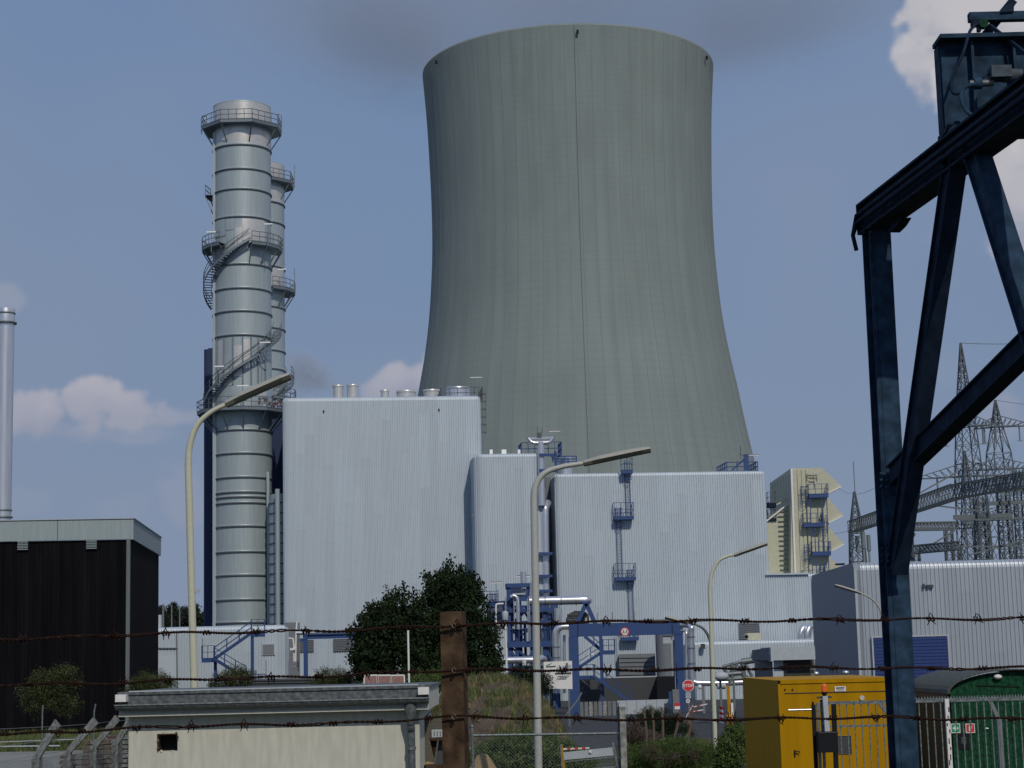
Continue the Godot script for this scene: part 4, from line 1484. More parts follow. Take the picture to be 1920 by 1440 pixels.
func low_hall() -> void:
	var A := P(270, 1177, 166)
	var w := (onp(535, 1174, A, e1) - A).length()
	var o := thing("low_hall", "low silver ribbed hall with a blue outside stair, right of the black building", "building", flat(A))
	part("cladding", ribbed([flat(A), flat(A) + e1 * w, flat(A) + e1 * w + e2 * 9, flat(A) + e2 * 9], [0.1, 0.1, 0.1, 0.1], 0, A.y, 0.3, 0.06, 0.4), M.clad, o)
	var f := A - e2 * 0.1
	var a := onp(492, 1228, f, e1)
	part("window_frame", MB.new().obox(a + e1 * 0.55 + U * 0.5, e1 * 0.6, U * 0.52, e2 * 0.05), M.light_grey, o)
	part("window", MB.new().obox(a + e1 * 0.55 + U * 0.5 - e2 * 0.04, e1 * 0.5, U * 0.43, e2 * 0.05), M.grey, o)
	part("downpipe", MB.new().bar(onp(331, 1188, f, e1), flat(onp(333, 1280, f, e1)), 0.1), M.galv, o)
	part("canopy_edge", MB.new().bar(onp(297, 1215, f, e1), onp(333, 1215, f, e1), 0.2, 0.08), M.grey, o)
	part("gate", MB.new().obox(flat(onp(314, 1225, f, e1), 3.4), e1 * 0.85, U * 1.9, e2 * 0.03), M.clad, o)
	for q in [[380, 1196, 1240], [499, 1238, 1290]]:
		part("lightning_rod", MB.new().bar(onp(q[0], q[1], f, e1), onp(q[0], q[2], f, e1), 0.05), M.galv, o)
	# blue stair
	var s := thing("blue_stair", "blue steel outside stair climbing to the low hall's roof", "stair", flat(P(440, 1250, 162)))
	var t0 := P(472, 1187, 162)
	var t1 := P(497, 1187, 162)
	platform(s, "top_landing", t0, flat(t1, t0.y), -e2 * 1.2, 0.35, M.blue, M.blue, 1.15)
	var l0 := P(380, 1236, 162)
	var l1 := P(403, 1236, 162)
	platform(s, "lower_landing", l0, flat(l1, l0.y), -e2 * 1.2, 0.3, M.blue, M.blue, 1.15)
	stair(s, "upper_flight", flat(l1, l0.y) - e2 * 0.6, t0 - e2 * 0.6, e2 * 0.9, M.blue)
	stair(s, "lower_flight", P(462, 1272, 160), flat(l1, l0.y) - e2 * 1.4, e2 * 0.8, M.blue)
	for q in [[473, 1190], [404, 1238]]:
		var p := P(q[0], q[1], 161)
		part("post", MB.new().bar(flat(p), p, 0.26), M.blue, s)
	railing(s, "railing", [P(472, 1284, 159), P(497, 1284, 159)], 0.9, 0.6, M.blue, 0.04)
	# roof posts and a tank far left of the stack
	for q in [[306, 1133, 3], [322, 1134, 2], [337, 1136, 2]]:
		var p := P(q[0], 1174, 169)
		var v := thing("roof_pole", ["thin pale pole on the low hall roof, nearest the black building", "thin pale pole on the low hall roof, middle one of three", "thin pale pole on the low hall roof, nearest the street lamp"][[306, 322, 337].find(q[0])], "pole", flat(p, A.y))
		part("pole", MB.new().bar(flat(p, A.y - 0.2), P(q[0], q[1], 169), pm(169, q[2])), M.galv, v)
	var tk := P(298.5, 1174, 169)
	var tb := thing("roof_tank", "small round white tank on the low hall roof beside the black building", "tank", flat(tk, A.y))
	part("tank", MB.new().cyl(flat(tk, A.y - 0.2), 0.24, P(298, 1153, 169).y - A.y + 0.2, 14), M.light_grey, tb)
	# dark strip where hall meets the boiler house, with a few pipes
	var g := P(547, 1230, 172)
	var gp := thing("wall_pipes", "cluster of thin pale pipes in the dark corner right of the low hall", "pipes", flat(g))
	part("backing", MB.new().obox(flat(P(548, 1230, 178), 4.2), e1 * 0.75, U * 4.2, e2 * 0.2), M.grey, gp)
	part("pipe", MB.new().tube(curve([P(557, 1165, 172), P(555, 1190, 172), P(554, 1250, 172)], 4), 0.09, 6), M.white, gp)
	part("pipe", MB.new().tube([P(559, 1190, 172), P(559, 1258, 172)], 0.07, 6), M.galv, gp)
	part("pipe", MB.new().tube([P(541, 1197, 172), P(549, 1197, 172), P(551, 1210, 172), P(551, 1240, 172)], 0.08, 6), M.white, gp)
	part("valve", MB.new().box(P(549, 1217, 171.8), Vector3(0.5, 0.2, 0.3)), M.white, gp)
	part("valve", MB.new().box(P(551, 1252, 171.8), Vector3(0.4, 0.16, 0.3)), M.white, gp)
	# pipe bridge along the boiler house
	var b0 := P(568, 1194, 168)
	var b1 := P(700, 1193, 168)
	var pb := thing("pipe_bridge", "blue steel pipe bridge carrying a silver pipe past the dark trees", "pipe bridge", flat(b0))
	part("beam", MB.new().ibeam(b0, flat(b1, b0.y), 0.4, 0.45, 0.08), M.blue, pb)
	part("post", MB.new().bar(flat(P(573, 1200, 168)), P(573, 1192, 168), 0.36), M.blue, pb)
	part("post", MB.new().bar(flat(P(690, 1200, 168)), P(690, 1192, 168), 0.36), M.blue, pb)
	part("pipe", MB.new().tube([P(556, 1187, 168), flat(P(705, 1185, 168), P(556, 1187, 168).y)], 0.2, 10), M.silver, pb)
	part("rail", MB.new().bar(P(562, 1200, 169.5), P(576, 1200, 169.5), 0.3), M.blue, pb)
	for q in [[562, 588, 1223, 1200, "grey louvre in the boiler house wall behind the blue pipe bridge post"], [625, 662, 1222, 1198, "wider grey louvre in the boiler house wall left of the dark trees"]]:
		var Ab := P(531, 745, 190) - e2 * 0.1
		var lo := onp(q[0], q[2], Ab, e1)
		var hi := onp(q[1], q[2], Ab, e1)
		var ww := (hi - lo).length()
		var hh := pm(190, q[2] - q[3])
		var lou := thing("louvre", q[4], "louvre", lo)
		part("frame", MB.new().obox((lo + hi) / 2 + U * hh / 2, e1 * ww / 2, U * hh / 2, e2 * 0.05), M.grey, lou)
		for k in 8:
			part("slat", MB.new().bar(lo + U * hh * (k + 0.5) / 8 - e2 * 0.09, lo + e1 * ww + U * hh * (k + 0.5) / 8 - e2 * 0.09, 0.08, 0.04), M.grey, lou)


func right_building() -> void:
	var A := P(1600, 1055, 120)
	var s := P(1520, 1075, 138)
	var side := flat(s - A).normalized()
	var front := Vector3(-side.z, 0, side.x)                    # square to the side
	if front.x < 0:
		front = -front
	front = front.rotated(U, 0.02)
	var dl := flat(s - A).length()
	var o := thing("workshop", "grey ribbed workshop with a smooth dark side wall and a blue roller door", "building", flat(A))
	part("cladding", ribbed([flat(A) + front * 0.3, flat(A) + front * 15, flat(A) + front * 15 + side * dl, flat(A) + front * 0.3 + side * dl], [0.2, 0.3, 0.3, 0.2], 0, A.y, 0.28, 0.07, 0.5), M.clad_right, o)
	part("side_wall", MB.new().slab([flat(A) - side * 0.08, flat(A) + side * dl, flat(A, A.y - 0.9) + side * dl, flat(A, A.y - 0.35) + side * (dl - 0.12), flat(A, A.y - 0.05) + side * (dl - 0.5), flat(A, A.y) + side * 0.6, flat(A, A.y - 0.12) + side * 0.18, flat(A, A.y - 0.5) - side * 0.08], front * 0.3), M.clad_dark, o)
	part("corner_trim", MB.new().bar(flat(A) - side * 0.14 + front * 0.06, flat(A, A.y - 0.5) - side * 0.14 + front * 0.06, 0.16, 0.1), M.light_grey, o)
	var f := A - side * 0.16
	var a := onp(1636.5, 1196, f, front)
	var b := onp(1775, 1194, f, front)
	b.y = a.y
	var door := part("roller_door", MB.new().obox((a + b) / 2 - U * a.y / 2, (b - a) / 2, U * a.y / 2, side * 0.05), M.blue_door, o)
	for k in 24:
		var y := a.y * (k + 0.5) / 24
		part("slat", MB.new().obox(flat((a + b) / 2, y) - side * 0.07, (b - a) / 2, U * a.y / 24 * 0.42, side * 0.03), M.blue_door, door)
	part("door_frame", MB.new().bar(flat(a) - front * 0.06 - side * 0.1, a - front * 0.06 + U * 0.12 - side * 0.1, 0.1).bar(a + U * 0.06 - side * 0.1, b + U * 0.06 - side * 0.1, 0.1).bar(flat(b) + front * 0.06 - side * 0.1, b + front * 0.06 + U * 0.12 - side * 0.1, 0.1), M.light_grey, o)
	part("wall_lamp", MB.new().box(onp(1743, 1099, f, front), Vector3(0.45, 0.18, 0.2)).box(onp(1732, 1099, f, front), Vector3(0.12, 0.3, 0.15)), M.dark_grey, o)
	part("roof_vent", MB.new().box(P(1575, 1058, 126), Vector3(0.6, 0.12, 0.4)), M.dark, o)
	# small brick annex
	var d := 108.0
	var q := thing("pump_house", "small flat-roofed pump house of dark brick with a grey roof box", "building", flat(P(1470, 1275, d)))
	var r0 := P(1445, 1237, d)
	var r1 := P(1528, 1237, d)
	part("roof_box", MB.new().obox((r0 + r1) / 2 + U * 0.37 + Z * 2, X * (r1.x - r0.x) / 2, U * 0.38, Z * 2.2), M.light_grey, q)
	part("side_box", MB.new().slab([P(1411, 1238, d + 3), P(1445, 1238, d + 0.2), P(1445, 1214, d + 0.2), P(1411, 1219, d + 3)], Z * 0.3), M.grey, q)
	var w0 := P(1450, 1237, d + 0.5)
	part("white_wall", MB.new().prism([flat(w0), flat(P(1468, 1237, d + 0.5)), flat(P(1468, 1237, d + 3)), flat(P(1450, 1237, d + 3))], 0, w0.y), M.light_grey, q)
	var bw := P(1468.5, 1237, d + 0.7)
	var bx: float = P(1527, 1237, d + 0.7).x
	part("brick_core", MB.new().prism([flat(bw), Vector3(bx, 0, bw.z), Vector3(bx, 0, bw.z - 2), flat(bw) + Z * 2], 0, bw.y), M.concrete_post, q)
	var rowh := 0.2
	var bm := [mat("brick_a", 0.045, 0.05, 0.045, 0.9, 0, "mottle", 1), mat("brick_b", 0.06, 0.062, 0.055, 0.9, 0, "mottle", 1)]
	var one := MB.new().box(Vector3.ZERO, Vector3(0.37, 0.165, 0.05)).mesh()
	var rows := int((bw.y - 1.4) / rowh)
	for j in rows:
		var xx := bw.x + 0.2 + (0.2 if j % 2 else 0.0)
		while xx < bx - 0.15:
			inst("brick", one, bm[rng.randi() % 2], q, Transform3D(Basis.IDENTITY, Vector3(xx, bw.y - 0.1 - j * rowh, bw.z + 0.02)))
			xx += 0.4
	part("door", MB.new().prism([flat(P(1414, 1237, d + 4)), flat(P(1448, 1237, d + 2)), flat(P(1448, 1237, d + 2.3)), flat(P(1414, 1237, d + 4.3))], 0, P(1430, 1240, d + 3).y), M.grey, q)
	for k in 2:
		part("wall_lamp", MB.new().ball(P([1530, 1586][k], [1263, 1261][k], d + 6), Vector3(0.22, 0.14, 0.15)), M.silver, q)
	# pipe rack left of the pump house
	var pr := thing("pipe_rack", "tangle of grey pipes and a low steel rack before the annex", "pipe rack", flat(P(1400, 1275, d + 8)))
	for z in [[1390, 1241, 1445, 1233, 0.2], [1408, 1229, 1445, 1226, 0.16], [1355, 1250, 1388, 1241, 0.1], [1392, 1241, 1395, 1275, 0.16], [1372, 1243, 1373, 1277, 0.14], [1357, 1251, 1370, 1280, 0.12], [1382, 1242, 1378, 1258, 0.1], [1397, 1243, 1410, 1268, 0.1], [1340, 1266, 1390, 1262, 0.16], [1345, 1274, 1412, 1271, 0.12]]:
		part("pipe", MB.new().tube([P(z[0], z[1], d + 8), P(z[2], z[3], d + 8)], z[4], 8), M.galv, pr)
	for px in [1425, 1437]:
		part("valve", MB.new().tube([P(px, 1233, d + 7.5), P(px, 1225, d + 7.5)], 0.22, 8), M.silver, pr)
	part("pump", MB.new().ball(P(1352, 1268, d + 7.5), Vector3(0.5, 0.28, 0.3)), M.light_grey, pr)
	for px in [1350, 1375, 1400]:
		part("leg", MB.new().bar(flat(P(px, 1270, d + 8)), P(px, 1266, d + 8), 0.14), M.galv, pr)


# ---------------------------------------------------------------- pipes, frames and portal in front of the halls
func process_plant() -> void:
	var d := 160.0
	var o := thing("blue_process_frame", "blue steel process frame packed with tanks and silver pipes behind the right-hand tree", "steel frame", flat(P(990, 1220, d)))
	for q in [[953, 1097], [968, 1160], [995, 1122], [1020, 1125], [1040, 1128]]:
		var p := P(q[0], q[1], d)
		part("column", MB.new().ibeam(flat(p), p, 0.32, 0.34, 0.05, Z), M.blue, o)
		var p2 := P(q[0] + 3, q[1], d + 5)
		part("column", MB.new().bar(flat(p2), p2, 0.3), M.blue, o)
	for q in [[950, 1042, 1209, 0.5], [953, 1000, 1124, 0.35], [955, 1042, 1145, 0.35], [950, 1000, 1098, 0.35], [960, 1042, 1168, 0.3]]:
		var a := P(q[0], q[2], d - 0.3)
		part("beam", MB.new().bar(a, flat(P(q[1], q[2], d - 0.3), a.y), 0.3, q[3]), M.blue, o)
		part("cross_beam", MB.new().bar(a, a + Z * 5, 0.25, q[3]), M.blue, o)
	var dk := P(950, 1206, d - 0.2)
	part("deck", MB.new().obox(P(996, 1206, d - 0.2) + Z * 2.5, X * pm(d, 46), U * 0.06, Z * 2.6), M.blue, o)
	for k in 14:
		var p := P(962 + k * 6, 1205, d - 0.3)
		part("fence_bar", MB.new().bar(flat(p, dk.y), flat(p, dk.y + 1.2), 0.07), M.blue, o)
	part("fence_rail", MB.new().bar(flat(P(958, 1205, d - 0.3), dk.y + 1.2), flat(P(1044, 1205, d - 0.3), dk.y + 1.2), 0.07), M.blue, o)
	for q in [[965, 1212, 1005, 1250], [1005, 1212, 975, 1260], [1022, 1212, 1040, 1250], [968, 1125, 995, 1165], [995, 1128, 970, 1165], [1022, 1146, 1040, 1168], [953, 1212, 968, 1235]]:
		part("brace", MB.new().bar(P(q[0], q[1], d), P(q[2], q[3], d), 0.2), M.blue, o)
	var hd := P(970, 1110, d + 1.5)
	part("header_back", MB.new().obox(hd + Z * 1.5, X * pm(d, 19), U * pm(d, 12), Z * 0.1), M.blue_block, o)
	for px in [954, 990]:
		part("header_post", MB.new().bar(P(px + 1, 1125, d - 0.1), P(px, 1097, d - 0.1), 0.34), M.blue, o)
	for k in 4:
		part("header_rib", MB.new().bar(P(962, 1100 + k * 7, d), P(990, 1099 + k * 7, d), 0.12, 0.14), M.light_grey if k == 1 or k == 2 else M.blue, o)
	var tn := [P(926, 1152, d + 1), P(958, 1150, d + 1)]
	part("blue_vessel", MB.new().tube([tn[0] - X * 0.6, tn[0], tn[1], tn[1] + X * 0.3], 1.15, 18), M.blue_block, o)
	part("vessel_dark", MB.new().tube([P(938, 1160, d + 0.5), P(938, 1180, d + 0.5)], 0.5, 14), M.dark_grey, o)
	for q in [[958, 1182, 990, 1206], [990, 1182, 960, 1206], [1008, 1148, 1040, 1168], [1010, 1190, 1040, 1206], [960, 1215, 990, 1240], [1030, 1215, 1010, 1245], [955, 1100, 968, 1124]]:
		part("brace", MB.new().bar(P(q[0], q[1], d + 2.4), P(q[2], q[3], d + 2.4), 0.16), M.blue, o)
	for q in [[975, 1126, 1250], [1008, 1126, 1250], [1030, 1146, 1300], [984, 1168, 1300]]:
		var p3 := P(q[0], q[1], d + 2.5)
		part("column", MB.new().bar(flat(p3), p3, 0.24), M.blue, o)
	for q in [[952, 1182], [955, 1232], [956, 1252], [958, 1138]]:
		var a3 := P(q[0], q[1], d + 2.3)
		part("beam", MB.new().bar(a3, flat(P(1040, q[1], d + 2.3), a3.y), 0.2, 0.22), M.blue, o)
	for k in 9:
		part("thin_pipe", MB.new().tube([P(1003 + k * 4.6, 1130 + (k % 3) * 8, d + 1.5), P(1005 + k * 4.6, 1290, d + 1.5)], 0.05 + 0.02 * (k % 3), 6), [M.silver, M.blue, M.galv][k % 3], o)
	part("drum", MB.new().tube([P(1012, 1150, d + 1.8), P(1034, 1149, d + 1.8)], 0.55, 14), M.dark_grey, o)
	part("platform_tank", MB.new().cyl(P(924, 1128, d + 1), 0.3, 0.75, 16), M.silver, o)
	platform(o, "side_platform", P(905, 1129, d), flat(P(934, 1129, d), P(905, 1129, d).y), Z * 2.0, 0.22, M.blue, M.blue, 1.0)
	railing(o, "railing", [P(913, 1136, d - 0.2), P(934, 1136, d - 0.2)], 1.0, 0.4, M.blue, 0.04)
	part("white_pipe", MB.new().tube(curve([P(944, 1132, d - 1), P(932, 1133, d - 1), P(930, 1138, d - 1), P(930, 1165, d - 1), P(933, 1171, d - 1), P(946, 1171, d - 1)], 4), 0.085, 8), M.white, o)
	part("exhaust", MB.new().tube([P(982, 1116, d + 0.6), P(981, 1072, d + 0.6)], 0.27, 14), M.silver, o)
	part("silver_pipe", MB.new().tube(curve([P(972, 1180, d - 0.9), P(971, 1135, d - 0.9), P(969, 1121, d - 0.9), P(962, 1117, d - 0.9), P(958, 1120, d - 0.9)], 4), 0.17, 10), M.silver, o)
	for q in [[963, 1120, 1180], [992, 1118, 1200], [989, 1122, 1200], [948, 1120, 1205]]:
		part("thin_pipe", MB.new().tube([P(q[0], q[1], d - 0.7), P(q[0] + 2, q[2], d - 0.7)], 0.06, 6), M.silver, o)
	part("cylinder", MB.new().tube([P(998, 1122, d - 0.5), P(999, 1096, d - 0.5), P(1000, 1093, d - 0.5)], 0.3, 14), M.silver, o)
	part("tank", MB.new().cyl(P(1046, 1166, d - 1), 0.36, 1.2, 20), M.silver, o)
	part("cabinet", MB.new().box(P(1028, 1160, d + 2), Vector3(1.4, 1.2, 1)), M.grey, o)
	light_bar("white strip light on a thin mast above the blue railing left of the process frame", 930, 1092, 163, 22, 1128, M.galv)
	light_bar("white strip light beside the silver exhaust of the blue process frame", 981, 1080, 162, 25, 1100, M.galv)

	# big silver pipe with its A-frame
	var sp := thing("silver_main", "fat horizontal silver pipe with a rounded end above a blue A-frame", "pipe", flat(P(1100, 1125, 152)))
	var p0 := P(1004, 1127, 152)
	var p1 := P(1094, 1125, 152)
	part("pipe", MB.new().tube(curve([p0 - X * 0.5, p0, P(1050, 1126, 152), p1, p1 + X * 0.28 - Z * -0.2, p1 + X * 0.4 + Z * 0.9, p1 + X * 0.4 + Z * 3], 4), 0.36, 18), M.silver, sp)
	for px in [1022, 1052, 1080]:
		part("band", MB.new().tube([P(px, 1126.5, 152) - X * 0.04, P(px, 1126.5, 152) + X * 0.04], 0.375, 18), M.galv, sp)
	var at := P(1099, 1131, 151.5)
	for e in [[1078, 1177], [1118, 1174]]:
		part("strut", MB.new().bar(at, P(e[0], e[1], 151.5), 0.34, 0.3, Z), M.blue, sp)
	part("shoe", MB.new().box(at + U * 0.05, Vector3(0.7, 0.2, 0.5)), M.blue, sp)
	var bx := thing("cooler_box", "dark brown box cooler with a bowed top behind the blue A-frame", "cooler", flat(P(1085, 1170, 156)))
	part("body", MB.new().slab([P(1063, 1172, 156), P(1105, 1172, 156), P(1104, 1152, 156), P(1095, 1146, 156), P(1078, 1145, 156), P(1066, 1151, 156), P(1062, 1160, 156)], Z * 2), M.dark_grey, bx)
	railing(bx, "railing", [P(1064, 1163, 155.8), P(1100, 1162, 155.8)], 0.5, 0.5, M.ring, 0.03)
	part("white_plate", MB.new().box(P(1098, 1161, 155.7), Vector3(0.16, 0.3, 0.06)), M.white, bx)
	var hp := thing("ground_pipe", "horizontal silver pipe low down beside the right-hand tree", "pipe", flat(P(980, 1238, 130)))
	part("pipe", MB.new().tube(curve([P(930, 1239, 130), P(960, 1238, 130), P(1006, 1237, 130), P(1014, 1234, 130.4), P(1020, 1237, 131)], 5), 0.24, 16), M.silver, hp)
	part("tag", MB.new().box(P(983, 1243, 129.7), Vector3(0.26, 0.32, 0.04)), M.white, hp)
	for px in [950, 1000]:
		part("support", MB.new().bar(flat(P(px, 1245, 130)), P(px, 1244, 130), 0.18), M.galv, hp)
	var ep := thing("elbow_pipe", "upright silver pipe bending right into the left post of the blue portal", "pipe", flat(P(1043, 1240, 146)))
	part("pipe", MB.new().tube(curve([P(1044, 1300, 146), P(1043, 1240, 146), P(1042, 1196, 146), P(1044, 1182, 146), P(1052, 1176, 146), P(1068, 1175, 146)], 6), 0.28, 16), M.silver, ep)
	for py in [1212, 1232]:
		part("flange", MB.new().tube([P(1043, py, 146), P(1043, py + 2, 146)], 0.33, 16), M.galv, ep)
	part("side_pipe", MB.new().tube([P(1058, 1188, 146.5), P(1058, 1300, 146.5)], 0.13, 10), M.silver, ep)
	part("box", MB.new().box(P(1060, 1186, 146), Vector3(0.6, 0.4, 0.4)), M.light_grey, ep)

	# the blue portal with the height sign
	d = 142.0
	var pt := thing("blue_portal", "chunky blue steel portal frame over the plant road with a round height sign", "portal", flat(P(1170, 1320, d)))
	var lp := P(1075, 1194, d)
	var rp := P(1272, 1190, d)
	var bt := P(1075, 1170, d)
	part("left_post", MB.new().obox(flat(lp, lp.y / 2), X * pm(d, 9), U * lp.y / 2, Z * 0.35), M.blue, pt)
	part("right_post", MB.new().obox(flat(rp, lp.y / 2), X * pm(d, 7.5), U * lp.y / 2, Z * 0.35), M.blue, pt)
	part("beam", MB.new().obox(flat((lp + rp) / 2, (lp.y + bt.y) / 2), X * ((rp.x - lp.x) / 2 + pm(d, 8)), U * (bt.y - lp.y) / 2, Z * 0.38), M.blue, pt)
	for px in [1084, 1261]:
		part("stiffener", MB.new().box(P(px, 1181, d - 0.42), Vector3(0.06, 0.9, 0.1)), M.blue_block, pt)
	part("cable_tray", MB.new().bar(P(1070, 1167, d), flat(P(1275, 1164, d), P(1070, 1167, d).y), 0.5, 0.12), M.galv, pt)
	part("switch_box", MB.new().box(P(1251, 1199, d), Vector3(0.7, 0.6, 0.3)), M.light_grey, pt)
	for px in [1120, 1148, 1190, 1225]:
		part("tray_rod", MB.new().bar(P(px, 1166, d), P(px, 1148 if px < 1200 else 1158, d), 0.06), M.galv, pt)
	var sc := P(1171.5, 1184.5, d - 0.45)
	var sg := thing("height_sign", "round white sign with red rim and 3,3 on the blue portal beam", "sign", sc)
	part("red_rim", MB.new().tube([sc - Z * 0.02, sc + Z * 0.02], 0.34, 24), M.red, sg)
	part("disc", MB.new().tube([sc - Z * 0.03, sc - Z * 0.022], 0.265, 24), M.white, sg)
	text(sg, "3,3", sc - Z * 0.036, 0.3, M.dark)
	# red edge pipes at right
	var rp2 := thing("riser_pipes", "pair of silver riser pipes standing right of the blue portal", "pipes", flat(P(1295, 1280, 138)))
	part("thick_pipe", MB.new().tube(curve([P(1278, 1172, 139), P(1290, 1172, 138.5), P(1296, 1176, 138), P(1296, 1190, 138), P(1297, 1250, 138), P(1298, 1274, 138), P(1302, 1279, 138), P(1312, 1280.5, 138), P(1350, 1281, 138), P(1398, 1279, 138)], 5), 0.225, 14), M.silver, rp2)
	part("thin_pipe", MB.new().tube(curve([P(1278, 1183, 139), P(1284, 1183, 138.5), P(1287, 1187, 138.3), P(1287, 1200, 138.3), P(1288, 1284, 138.3)], 5), 0.11, 10), M.silver, rp2)
	for py in [1193, 1214, 1243]:
		part("flange", MB.new().tube([P(1296.4, py, 138), P(1296.5, py + 2.4, 138)], 0.27, 14), M.galv, rp2)
	part("muff", MB.new().tube([P(1345, 1286, 137.6), P(1360, 1286, 137.6)], 0.24, 12), M.light_grey, rp2)
	part("lamp", MB.new().ball(P(1312, 1288, 137.5), Vector3(0.16, 0.18, 0.16)), M.white, rp2)
	for px in [1318, 1365]:
		part("support", MB.new().bar(flat(P(px, 1285, 138)), P(px, 1284, 138), 0.2), M.grey, rp2)

	# stair, tank and bund wall seen through the portal
	var st := thing("zigzag_stair", "blue steel stair zigzagging down behind the left post of the portal", "stair", flat(P(1125, 1300, 156)))
	var pw := X * 0.01 + Z * 0.9
	stair(st, "flight", P(1131, 1222, 156), P(1096, 1193, 156), pw, M.blue)
	stair(st, "flight", P(1085, 1252, 155), P(1131, 1221, 155), pw, M.blue)
	stair(st, "flight", P(1185, 1318, 154), P(1113, 1268, 154), pw, M.blue)
	var pa := P(1128, 1222, 156.5)
	platform(st, "landing", pa, flat(P(1152, 1222, 156.5), pa.y), -Z * 1.2, 0.25, M.blue, M.blue, 1.0)
	var pb := P(1085, 1269, 155.5)
	platform(st, "landing", pb, flat(P(1115, 1269, 155.5), pb.y), -Z * 1.2, 0.2, M.blue, M.blue, 1.0)
	part("post", MB.new().bar(flat(P(1127, 1200, 154.5)), P(1126, 1190, 154.5), 0.26), M.blue, st)
	for q in [[1097, 1226, 1125, 1226]]:
		part("strip_light", MB.new().bar(P(q[0], q[1], 155), P(q[2], q[3], 155), 0.1), M.white_light, st)
	var bw := thing("bund_wall", "dark grey bund wall with a white coping seen through the blue portal", "wall", flat(P(1170, 1300, 160)))
	var w0 := P(1084, 1273, 160)
	var w1 := P(1232, 1273, 160)
	part("wall", MB.new().prism([flat(w0), flat(w1), flat(w1) + Z * 1, flat(w0) + Z * 1], 0, w0.y), M.dark_grey, bw)
	part("coping", MB.new().bar(w0 + U * 0.05 - Z * -0.2, flat(w1, w0.y + 0.05) - Z * -0.2, 0.5, 0.1), M.light_grey, bw)
	part("buttress", MB.new().prism([flat(P(1231, 1270, 157)), flat(P(1265, 1270, 157)), flat(P(1265, 1270, 161)), flat(P(1231, 1270, 161))], 0, P(1240, 1269, 157).y), M.dark, bw)
	var gb := thing("switchgear_box", "light grey windowless cabin behind the dark bund wall", "cabin", flat(P(1195, 1260, 168)))
	part("body", MB.new().prism([flat(P(1161, 1250, 168)), flat(P(1229, 1250, 168)), flat(P(1229, 1250, 172)), flat(P(1161, 1250, 172))], 0, P(1190, 1226, 168).y), M.grey, gb)
	for k in 5:
		part("panel_joint", MB.new().bar(P(1162, 1234 + k * 8, 167.95), P(1228, 1233 + k * 8, 167.95), 0.04), M.dark_grey, gb)
	var tk := flat(P(1248, 1230, 165))
	var tt := thing("silver_tank", "upright tank with a shiny silver right flank behind the portal's right post", "tank", tk)
	part("body", MB.new().cyl(tk, pm(165, 18), P(1248, 1188, 165).y, 36), M.grey, tt)
	part("clad_flank", MB.new().lathe(tk, [Vector2(pm(165, 18.4), 0.5), Vector2(pm(165, 18.4), P(1248, 1195, 165).y)], 8, 0.5, 1.4), M.silver, tt)
	part("ladder", MB.new().bar(P(1263, 1200, 160), P(1265, 1300, 160), 0.1), M.dark, tt)
	var pp := thing("drain_pipe", "pale upright pipe on the hall wall right of the zigzag stair", "pipe", flat(P(1158, 1250, 170)))
	part("pipe", MB.new().tube([P(1157, 1195, 170), P(1160, 1270, 170)], 0.12, 8), M.light_grey, pp)
	part("pipe", MB.new().tube([P(1153, 1195, 170), P(1156, 1270, 170)], 0.08, 8), M.light_grey, pp)


func text(o: Node3D, s: String, at: Vector3, h: float, m: Material, turn := 0.0, called := "lettering", bold := true) -> void:   # cap height about 0.7 h
	var t := TextMesh.new()
	var f := SystemFont.new()
	f.font_names = PackedStringArray(["Droid Sans"])
	f.font_weight = 700 if bold else 400
	t.font = f
	t.text = s
	t.font_size = 64
	t.pixel_size = h / 64.0
	t.depth = 0.006
	t.curve_step = 2.0
	var k := MeshInstance3D.new()
	k.name = called
	k.mesh = t
	k.material_override = m
	o.add_child(k, true)
	k.transform = Transform3D(Basis(U, turn), at - origin_of(o))


